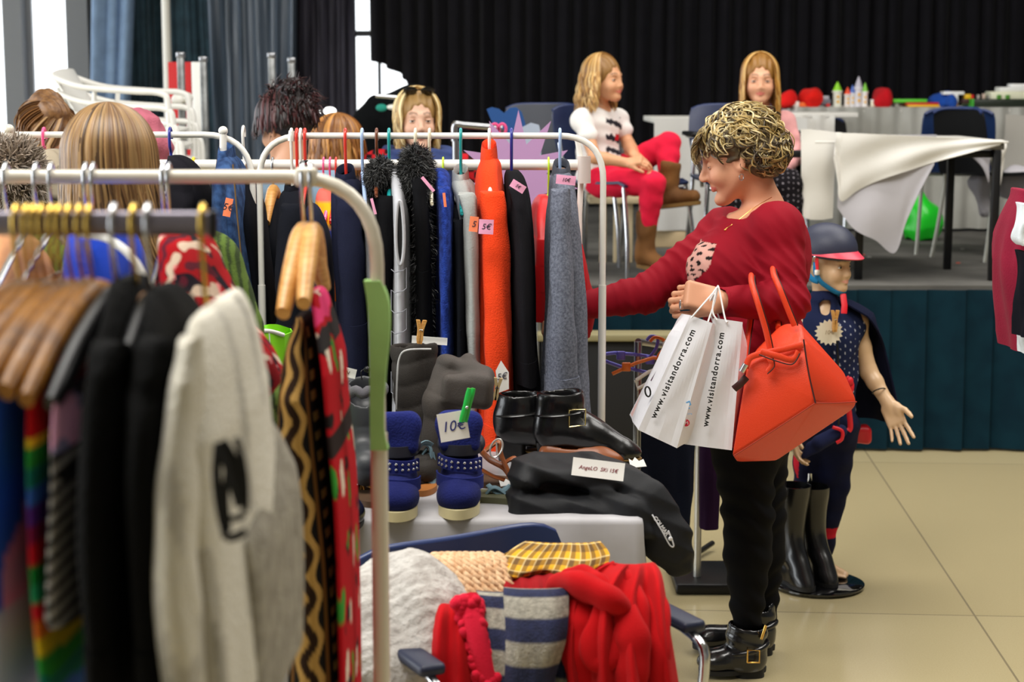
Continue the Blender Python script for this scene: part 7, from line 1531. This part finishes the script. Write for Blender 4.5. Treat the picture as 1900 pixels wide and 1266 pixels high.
# back table with toys
Y3 = 11.0; zt3 = P(0, 199, Y3)[2]; xa, xb = X(1478, Y3), X(1960, Y3)
t = thing('long_table', 'long back table covered in grey-white cloth and crowded with toys', 'table', A([(xa+xb)/2, Y3+.4, STZ])); Geo().box(((xa+xb)/2, Y3+.4, zt3-.015), (xb-xa, .9, .03), bev=.004).make('tabletop', WC, t)
gr = [[(xa+(xb-xa)*u, Y3-.06-.02*v*math.sin(u*44)-.01*math.sin(u*90), zt3-(zt3-STZ-.02)*v) for u in np.linspace(0, 1, 140)] for v in np.linspace(0, 1, 14)]; Geo().grid(gr, thick=.004).make('cloth_front', mat('silver_grey_cloth', 'B4B3AC', rough=.7, c2='9C9A92', vs=3), t, smooth='all')
t = thing('long_table', 'small covered table between the pink jacket and the back table', 'table', A([X(1500, 10.3), 10.6, STZ])); z_q = P(0, 214, 10.3)[2]; Geo().box((X(1500, 10.3), 10.55, z_q), (.62, .45, .03), bev=.004).make('tabletop', WC, t); gr = [[(X(1452, 10.3)+.32*u, 10.32-.01*math.sin(u*20), z_q-.25*v*(1-.3*u)) for u in np.linspace(0, 1, 30)] for v in np.linspace(0, 1, 8)]; Geo().grid(gr, thick=.004).make('cloth_front', WC, t, smooth='all')
TG = 'toys on the back table'
def toy(label, cat, c, name, build):
    t = thing(name, label, cat, P(c[0], c[1], Y3+.1)*[1, 1, 0]+[0, 0, zt3+.002], TG); build(t, WL[t.name]); return t
Tm = lambda n, c: mat('toy_'+n, c, rough=.4)
px3 = Y3/FPX
def heap(label, px, w_, h, c, seed, cat='toy cloth', name='folded_cloth'):
    def b(t, o):
        S = SDF(.03); r = np.random.RandomState(seed)
        for i in range(5): S.ell(o+A([(r.rand()-.5)*w_*px3*.8, (r.rand()-.5)*.1, h*px3*(.25+.3*r.rand())]), (w_*px3*.22, .07, h*px3*.42))
        S.plane(o, (0, 0, -1), .003); S.post = lambda p: wob(p, 30, .012, seed); sdf_obj('cloth', S, .011, cloth('toy_cloth_'+c, c), t)
    toy(label, cat, (px, 197), name, b)
heap('bright red cloth lump at the left end of the back table', 1470, 50, 30, 'E8201E', 1); heap('red cloth lump with a raised peak on the back table', 1512, 50, 42, 'E82018', 2); heap('dark red rounded soft toy in the middle of the back table', 1638, 46, 34, 'C41620', 3, 'soft toy', 'soft_toy')
heap('blue folded cloth on the back table', 1740, 56, 34, '1E4AA0', 4)
def tower(label, px, h, body, cone, w_=14, seed=0):
    def b(t, o):
        hh = h*px3; ww = w_*px3; Geo().lathe([(ww/2, 0), (ww/2, hh*.55), (ww*.6, hh*.57), (ww*.6, hh*.64)], o, 16).make('tower_body', Tm(body, body), t); k = Geo().lathe([(ww*.55, hh*.64), (ww*.28, hh*.85), (.002, hh)], o, 16).make('cone_roof', Tm(cone, cone), t)
        for i in range(2): Geo().box(o+A([0, -ww*.5, hh*(.2+.2*i)]), (ww*.3, .01, hh*.09)).make('window_block', Tm('E8B020', 'E8B020'), t)
    toy(label, 'toy tower', (px, 197), 'toy_tower', b)
tower('white toy tower with a green cone roof standing alone at the left', 1553, 46, 'E4E6D8', '8CD428', 16); tower('white and red toy tower with a short orange roof', 1572, 36, 'E0D8D4', 'E84A20', 12); tower('tall pale grey toy tower with the highest point', 1592, 56, 'D4D2D8', 'B8B4C0', 14); tower('white toy tower with a green roof beside the tallest one', 1604, 44, 'E8E6E4', '7AC83A', 11); tower('low white toy tower with a blue roof between the red roof and the tallest one', 1581, 40, 'DCDCE0', '4A6AB8', 10)
def blocks(label, px, parts, cat='toy', name='toy_blocks'):
    def b(t, o):
        for nm, dx, dz, w_, h, d, c in parts: Geo().box(o+A([dx*px3, 0, (dz+h/2)*px3]), (w_*px3, d, h*px3), bev=.004).make(nm, Tm(c, c), t)
    toy(label, cat, (px, 197), name, b)
blocks('small heap of white, grey and orange building blocks by the red cloth', 1490, [('block', -18, 0, 16, 10, .12, 'F0EDE8'), ('block', 0, 0, 18, 8, .1, 'E86A20'), ('block', 16, 0, 14, 9, .1, '8A8A92'), ('block', 4, 9, 12, 7, .08, 'D8D8DC')])
blocks('grey toy vehicle with red wheels on the back table', 1522, [('body', 0, 4, 34, 10, .1, '70707A'), ('cab', 8, 12, 12, 8, .08, 'B8B8C0'), ('wheel', -12, 0, 7, 6, .11, 'C42020'), ('wheel', 12, 0, 7, 6, .11, 'C42020')], 'toy vehicle', 'toy_vehicle')
blocks('cream jar with a bright lid on the back table', 1620, [('jar', 0, 0, 9, 10, .06, 'F4F0D8'), ('lid', 0, 10, 10, 3, .07, 'FFFFFF')], 'jar', 'jar')
blocks('green toy track laid flat on the back table', 1683, [('track', 0, 8, 62, 6, .18, '5CC832'), ('track_support', -22, 0, 8, 8, .1, 'D8D8D8'), ('track_support', 22, 0, 8, 8, .1, 'D8D8D8')], 'toy track', 'toy_track')
blocks('red and yellow flat game box at the front of the back table', 1705, [('lid', 0, 4, 60, 4, .2, 'C01C20'), ('box', 2, 0, 58, 4, .22, 'E8B428')], 'box', 'game_box')
blocks('white angular toy aeroplane on the blue cloth', 1766, [('wing', 0, 22, 38, 6, .1, 'F0F0EE'), ('fuselage', 4, 8, 8, 16, .1, 'F0F0EE'), ('stand', 2, 0, 12, 8, .1, 'C8A060')], 'toy aeroplane', 'toy_aeroplane')
blocks('yellow and red toy duck on the back table', 1793, [('body', 0, 14, 12, 9, .06, 'F0C020'), ('wing', 8, 14, 7, 8, .05, 'E02020'), ('base', 0, 6, 24, 8, .1, '3A1A18')], 'toy duck', 'toy_duck')
blocks('dark flat toy tray with green edges at the right of the back table', 1845, [('tray', 0, 0, 96, 14, .25, '20281E'), ('edge', -49, 0, 3, 15, .26, '3AA02A'), ('edge', 49, 0, 3, 15, .26, '3AA02A')], 'toy tray', 'toy_tray')
blocks('pale brick-built toy house on the dark tray', 1868, [('wall', 0, 14, 70, 14, .16, 'E4E4C8'), ('roof', 8, 28, 52, 8, .14, 'E8E8E4'), ('roof', 18, 36, 30, 6, .1, 'F0F0EE'), ('door', -22, 14, 8, 8, .18, '4A8A2A'), ('door', -6, 14, 8, 8, .18, '4A8A2A')], 'toy house', 'toy_house')
blocks('row of tiny grey figures on the dark tray', 1828, [('figure', -14, 14, 5, 8, .03, 'B0A8A0'), ('figure', -4, 14, 5, 10, .03, 'C8B0A0'), ('figure', 6, 14, 5, 7, .03, '90888A')], 'toy figure set', 'toy_figures')
# chairs between the tables, at the right
chair('black folding chair leaning in front of the back table', sg(1572, 440)*[1, 1, 0]+[0, .6, STZ], 2.7, m=mat('dark_seat', '1C1618', rough=.6), group=CG, w_=.16, backh=(.5, .72))
chair('navy chair behind the black-legged stage table', P(1775, 300, 9.6)*[1, 1, 0]+[0, 0, STZ], 2.9, m=mat('blue_plastic', '1C3462', rough=.4), metal=mat('pale_metal', 'B8B8AE', rough=.3, metal=.6), group=CG, w_=.19, back_curve=.06, backh=(.45, .79))
chair('black chair right of the navy one behind the black-legged table', P(1845, 300, 9.3)*[1, 1, 0]+[0, 0, STZ], 2.2, m=mat('black_plastic', '08090B', rough=.7, spec=.2), metal=mat('pale_metal', 'B8B8AE'), group=CG, w_=.17, back_curve=.06, backh=(.45, .80))
t = thing('garbage_bag', 'bright green plastic bag on the stage floor under the tables', 'bag', P(1716, 412, 10.3)*[1, 1, 0]+[0, 0, STZ]); S = SDF(.03); o = P(1716, 412, 10.3)*[1, 1, 0]+A([0, 0, STZ]); S.cap(o+A([0, .05, .08]), o+A([-.04, .05, .30]), .13, .04); S.plane(o, (0, 0, -1), .003); S.post = lambda p: wob(p, 25, .012, 2); sdf_obj('plastic', S, .008, mat('green_plastic', '1ED02A', rough=.3), t)
t = thing('cloth_bundle', 'pale cloth bundle hanging under the black chair at the right', 'cloth', P(1820, 370, 9.4)); S = SDF(.03); S.cap(P(1815, 345, 9.3), P(1830, 385, 9.3), .06, .04); S.cap(P(1870, 350, 9.4), P(1890, 330, 9.4), .07, .08); S.post = lambda p: wob(p, 25, .012, 2); sdf_obj('cloth', S, .011, GC, t)
tri_sheet('tablecloth', 'shiny grey cloth hanging at the right edge behind the black chair', [(1866, 212, 360), (1890, 214, 400), (1920, 216, 420)], mat('satin_grey', 'A8A49C', rough=.35), 9.9, 5, .04)
# stool slats below the first girl's chair
t = thing('stool', 'pale wooden stool standing under the girl in red trousers', 'stool', sl(P(1160, 440, 9.0))); zz = P(0, 372, 9.0)[2]; Geo().box((P(1160, 0, 9.0)[0], 9.1, zz), (.36, .3, .03), bev=.004).make('seat', mat('pale_birch', 'D8C49C', rough=.6), t)
for x in (1122, 1148, 1172, 1196): Geo().box((P(x, 0, 9.0)[0], 9.0, (zz+STZ)/2), (.035, .02, zz-STZ), bev=.003).make('leg', mat('pale_birch', 'D8C49C'), t)
# small scraps on the stage carpet
for i, (x, y, c, lb) in enumerate(((1602, 474, 'E8402A', 'tiny red scrap on the stage carpet below the hanging cloth point'), (1778, 489, 'E8604A', 'tiny red scrap on the carpet beside the black table leg'), (1786, 463, 'B0AEA8', 'tiny pale crumb on the stage carpet between the table legs'), (1699, 465, 'B0AEA8', 'tiny pale crumb on the carpet by the tip of the grey cloth'), (1745, 424, 'C8A060', 'small orange wrapper on the stage floor near the green bag'), (1613, 478, 'C8C6C0', 'tiny white scrap right next to the red scrap'))):
    tag(Geo().box(sg(x, y)+A([0, 0, .003]), (.014, .02, .004), RZ(i), .001).make('paper_scrap', mat('scrap_'+c, c)), lb, 'scrap')
# ------------------------------------------------------------------ left background
WP = mat('white_resin', 'F2F1EC', rough=.35)
def resin_chair(label, z0, dx, Y):
    """a stacked garden chair seen from its side: back at the left, open arms at the right"""
    base = P(262, 290, Y)*[1, 1, 0]+A([dx, 0, z0]); t = thing('garden_chair', label, 'chair', base, 'stacked white garden chairs'); W = lambda x, y, z: base+A([x, y, z])
    g = []
    for v in np.linspace(0, 1, 12): g.append([W(-.16-.16*v+.03*math.cos(u*1.5), u*.22, .0+.30*v-.02*abs(u)**3*v) for u in np.linspace(-1, 1, 12)])
    Geo().grid(g, thick=.012).make('backrest', WP, t, smooth='all')
    g = [[W(-.16+.42*v, u*.23, .0+.02*math.sin(v*3)+.01*abs(u)) for u in np.linspace(-1, 1, 10)] for v in np.linspace(0, 1, 10)]; Geo().grid(g, thick=.014).make('seat', WP, t, smooth='all')
    for s in (-1, 1):
        Geo().tube(smooth_path([W(-.30, s*.22, .26), W(-.16, s*.26, .215), W(.08, s*.27, .195), W(.22, s*.27, .185), W(.255, s*.27, .13), W(.25, s*.27, -.10)], 6), .021, 10, flat=.7).make('armrest', WP, t); Geo().tube([W(-.10, s*.25, .20), W(-.12, s*.25, 0)], .012, 8).make('arm_support', WP, t)
    return t
YS = 8.6; zb_ = P(0, 290, YS)[2]
for i, lb in enumerate(('lowest white garden chair of the stack by the curtains', 'second white garden chair from the bottom of the stack', 'third white garden chair from the bottom of the stack', 'topmost white garden chair of the stack by the curtains')): resin_chair(lb, zb_-.10+.075*i, -.02*i, YS)
for o in [o for o in bpy.data.objects if o.name.startswith('garden_chair') and o.location.z < zb_-.09]:
    for x, y in ((-.22, -.24), (-.22, .24), (.24, -.27), (.24, .27)): b_ = A(o.location); Geo().tube([b_+A([x, y, 0]), A([b_[0]+x*1.1, b_[1]+y, .005])], .022, 8).make('leg', WP, o)
t = thing('folding_screen', 'upright red panel with grey poles in front of the curtains', 'panel', P(342, 300, 10)*[1, 1, 0]); zt_ = P(0, 115, 10.)[2]; a, b = P(309, 0, 10)[0], P(352, 0, 10)[0]; Geo().box(((a+b)/2, 10, zt_/2), (b-a, .04, zt_), bev=.004).make('panel', mat('red_panel', 'C4161A', rough=.6), t)
Geo().box((P(362, 0, 10)[0], 10, zt_/2), (.055, .06, zt_), bev=.006).make('white_edge', WP, t)
for px, yt, Y, lb in ((335, 102, 9.2, 'grey metal pole in front of the red panel'), (377, 110, 9.4, 'grey metal pole just right of the red panel'), (504, 103, 9.2, 'grey metal pole left of the pair behind the dark pinned-up hair'), (541, 112, 9.4, 'grey metal pole right of the pair behind the dark pinned-up hair')):
    z = P(0, yt, Y)[2]; x = X(px, Y); t = thing('metal_pole', lb, 'pole', (x, Y, 0), 'grey metal poles'); Geo().box((x, Y, z/2), (.036, .036, z), bev=.004).make('shaft', mat('galvanised', '9A9C9C', rough=.35, metal=.7, c2='6A6C6C', vs=12), t); Geo().box((x, Y, z), (.042, .042, .03), bev=.004).make('cap', STEEL, t); Geo().box((x, Y, .01), (.14, .14, .02), bev=.004).make('base_plate', STEEL, t)
Geo_c = thing('clamp', 'white rope knotted round the pole in front of the red panel', 'rope', P(338, 190, 9.1)); g = Geo(); g.ball(P(330, 186, 9.1), .035, 8).ball(P(348, 182, 9.1), .03, 8).tube([P(322, 190, 9.1), P(352, 180, 9.1)], .022, 8); g.make('knot', pWht, Geo_c)
x = X(308, 13.3); struct(Geo().tube([(X(309, 12.9), 12.9, 0), (X(312, 12.9), 12.9, 5.6)], .032, 12).make('trim_1', pWht))
t = thing('white_board', 'white flat table edge under the tall window at the left', 'table', P(180, 240, 9.6)); z = P(0, 226, 9.6)[2]; Geo().box((P(195, 0, 9.6)[0], 9.9, z), (.5, .6, .03), bev=.005).make('tabletop', WP, t); Geo().tube([(P(170, 0, 9.6)[0], 9.9, 0), (P(170, 0, 9.6)[0], 9.9, z)], .03, 8).make('leg', STEEL, t)
# black covered equipment and chair parts in the middle background
t = thing('equipment_case', 'black draped equipment with a silver bar behind the blonde woman', 'equipment', P(715, 300, 9.0)*[1, 1, 0]); S = SDF(.06); S.cap(P(700, 190, 9.0), P(770, 185, 9.0), .06, .06); S.cap(P(690, 230, 9.0), P(690, 420, 9.0), .10, .12); S.cap(P(760, 230, 9.0), P(760, 420, 9.0), .14, .14); S.post = lambda p: wob(p, 14, .012, 3); sdf_obj('cover', S, .012, cloth('black_cover', '0A0C0E'), t)
Geo().tube([P(697, 178, 8.85), P(762, 183, 8.85)], .012, 8).make('bar', CHROME, t); Geo().ball(P(708, 200, 8.86), (.03, .01, .02), 8).make('teal_label', mat('teal_label', '1A8A78'), t); Geo().ball(P(728, 199, 8.86), (.03, .012, .014), 8).make('white_label', pWht, t)
for px, py, lb in ((583, 208, 'small round white lamp glowing behind the dark pinned-up hair'), (612, 206, 'small square white lamp just right of the round one')): t = thing('standing_lamp', lb, 'lamp', P(px, py, 11)*[1, 1, 0]); Geo().ball(P(px, py, 11), (.04, .02, .024), 8).make('lamp_head', mat('small_lamp', 'FFFFFF', emit=2.5), t); Geo().tube([P(px, py, 11.02), P(px, py, 11.02)*[1, 1, 0]], .01, 8).make('pole', STEEL, t)
# star-shaped sale sign and chairs behind the rack
t = thing('sale_sign', 'lilac star-shaped paper sign standing behind the orange coat', 'sign', P(962, 420, 5.7)); pts = []
for i in range(22):
    a = math.pi/2+i*math.pi/11; r_ = 1 if i % 2 == 0 else .52; pts.append(P(962+112*r_*math.cos(a)*(.9 if i % 4 else 1), 332-128*r_*math.sin(a), 5.7))
Geo().poly(pts, (0, .004, 0)).make('paper', mat('lilac_card', 'BC92C0', rough=.7), t, smooth=False); Geo().tube([P(962, 330, 5.72), P(962, 330, 5.72)*[1, 1, 0]+[0, 0, .01]], .012, 8).make('stand', STEEL, t)
t = thing('chair_back', 'pale blue-white chair back behind the lilac sign', 'chair', P(968, 400, 7.4)*[1, 1, 0]); Geo().poly([P(x, y, 7.4) for x, y in ((932, 262), (950, 246), (985, 228), (1000, 232), (1004, 250), (1004, 330), (930, 330))], (0, .02, 0)).make('backrest', mat('pale_blue_plastic', 'B8C6DC', rough=.3), t); Geo().tube([P(940, 330, 7.4), P(940, 330, 7.4)*[1, 1, 0]], .012, 8).make('leg', STEEL, t); Geo().tube([P(1000, 330, 7.4), P(1000, 330, 7.4)*[1, 1, 0]], .012, 8).make('leg', STEEL, t)
t = thing('paper_butterfly', 'blue heart-topped cut-out shape beside the pale blue chair back', 'cut-out', P(940, 260, 7.8)*[1, 1, 0]); out = [(903, 203), (912, 199), (925, 202), (935, 210), (946, 200), (958, 199), (968, 208), (975, 230), (970, 248), (950, 256), (925, 250), (912, 225)]; Geo().poly([P(x, y, 7.8) for x, y in out], (0, .03, 0)).make('shape', mat('royal_blue_felt', '24508E', rough=.9), t); Geo().tube([P(940, 250, 7.8), P(940, 250, 7.8)*[1, 1, 0]], .014, 8).make('stand', STEEL, t)
t = thing('metal_rail', 'grey metal rail with a pink bow left of the pale blue chair back', 'rail', P(885, 240, 7.0)*[1, 1, 0]); Geo().tube(smooth_path([P(843, 262, 7), P(844, 232, 7), P(860, 232, 7), P(932, 238, 7)], 4), .014, 8).make('bar', STEEL, t); Geo().tube([P(845, 262, 7), P(845, 262, 7)*[1, 1, 0]], .014, 8).make('leg', STEEL, t); Geo().tube([P(930, 240, 7), P(930, 240, 7)*[1, 1, 0]], .014, 8).make('leg', STEEL, t)
g = Geo(); c = P(925, 240, 6.95); g.tube([c+A([.03*math.cos(a)*abs(math.cos(a)), -.01, .022*math.sin(2*a)]) for a in np.linspace(0, 6.28, 30)], .006, 6); g.make('bow', pPink, t)
chair('grey chair empty beside the first girl, partly behind the rack corner', P(1040, 420, 8.9)*[1, 1, 0]+[0, 0, STZ], .3, m=mat('grey_plastic', '3A3E48', rough=.4), arms=True, group=CG, w_=.22)
# ------------------------------------------------------------------ garments at the right edge
YR = 4.3; RG = 'garments hanging at the right edge'
jk('maroon jacket cut off by the right edge', [(352, 1888, 1908), (372, 1878, 1930), (420, 1856, 1935), (470, 1842, 1940), (500, 1838, 1940), (540, 1844, 1940), (600, 1856, 1940), (656, 1862, 1940)], '8A1A34', Y0=YR, seed=71, name='jacket', cat='jacket', group=RG, sleeve=None, m=cloth('maroon_wool', '8A1A34', bs=200), D=.12)
jk('white garment on the hanger in front of the maroon jacket', [(380, 1896, 1915), (395, 1888, 1930), (430, 1876, 1930), (448, 1874, 1930), (458, 1886, 1930)], 'E4ECF0', Y0=YR-.2, seed=72, name='shirt', cat='shirt', group=RG, sleeve=None, D=.05)
jk('black sleeve hanging below the white garment at the right edge', [(470, 1894, 1915), (500, 1890, 1930), (560, 1882, 1930), (628, 1876, 1930)], '12141C', Y0=YR-.2, seed=73, name='coat', cat='coat', group=RG, sleeve=None, D=.05)
jk('small pale garment end peeking out under the black sleeve', [(600, 1886, 1915), (640, 1890, 1920), (658, 1893, 1915)], 'DDE6EA', Y0=YR-.12, seed=74, name='shirt', cat='shirt', group=RG, sleeve=None, D=.03)
arch_rack('clothes_rack', 'white rack just outside the frame carrying the maroon jacket', XA(1915, 500, YR), 2.2, YR, P(0, 330, YR)[2], .1, WENAM, r=.009, right=False, left=False)
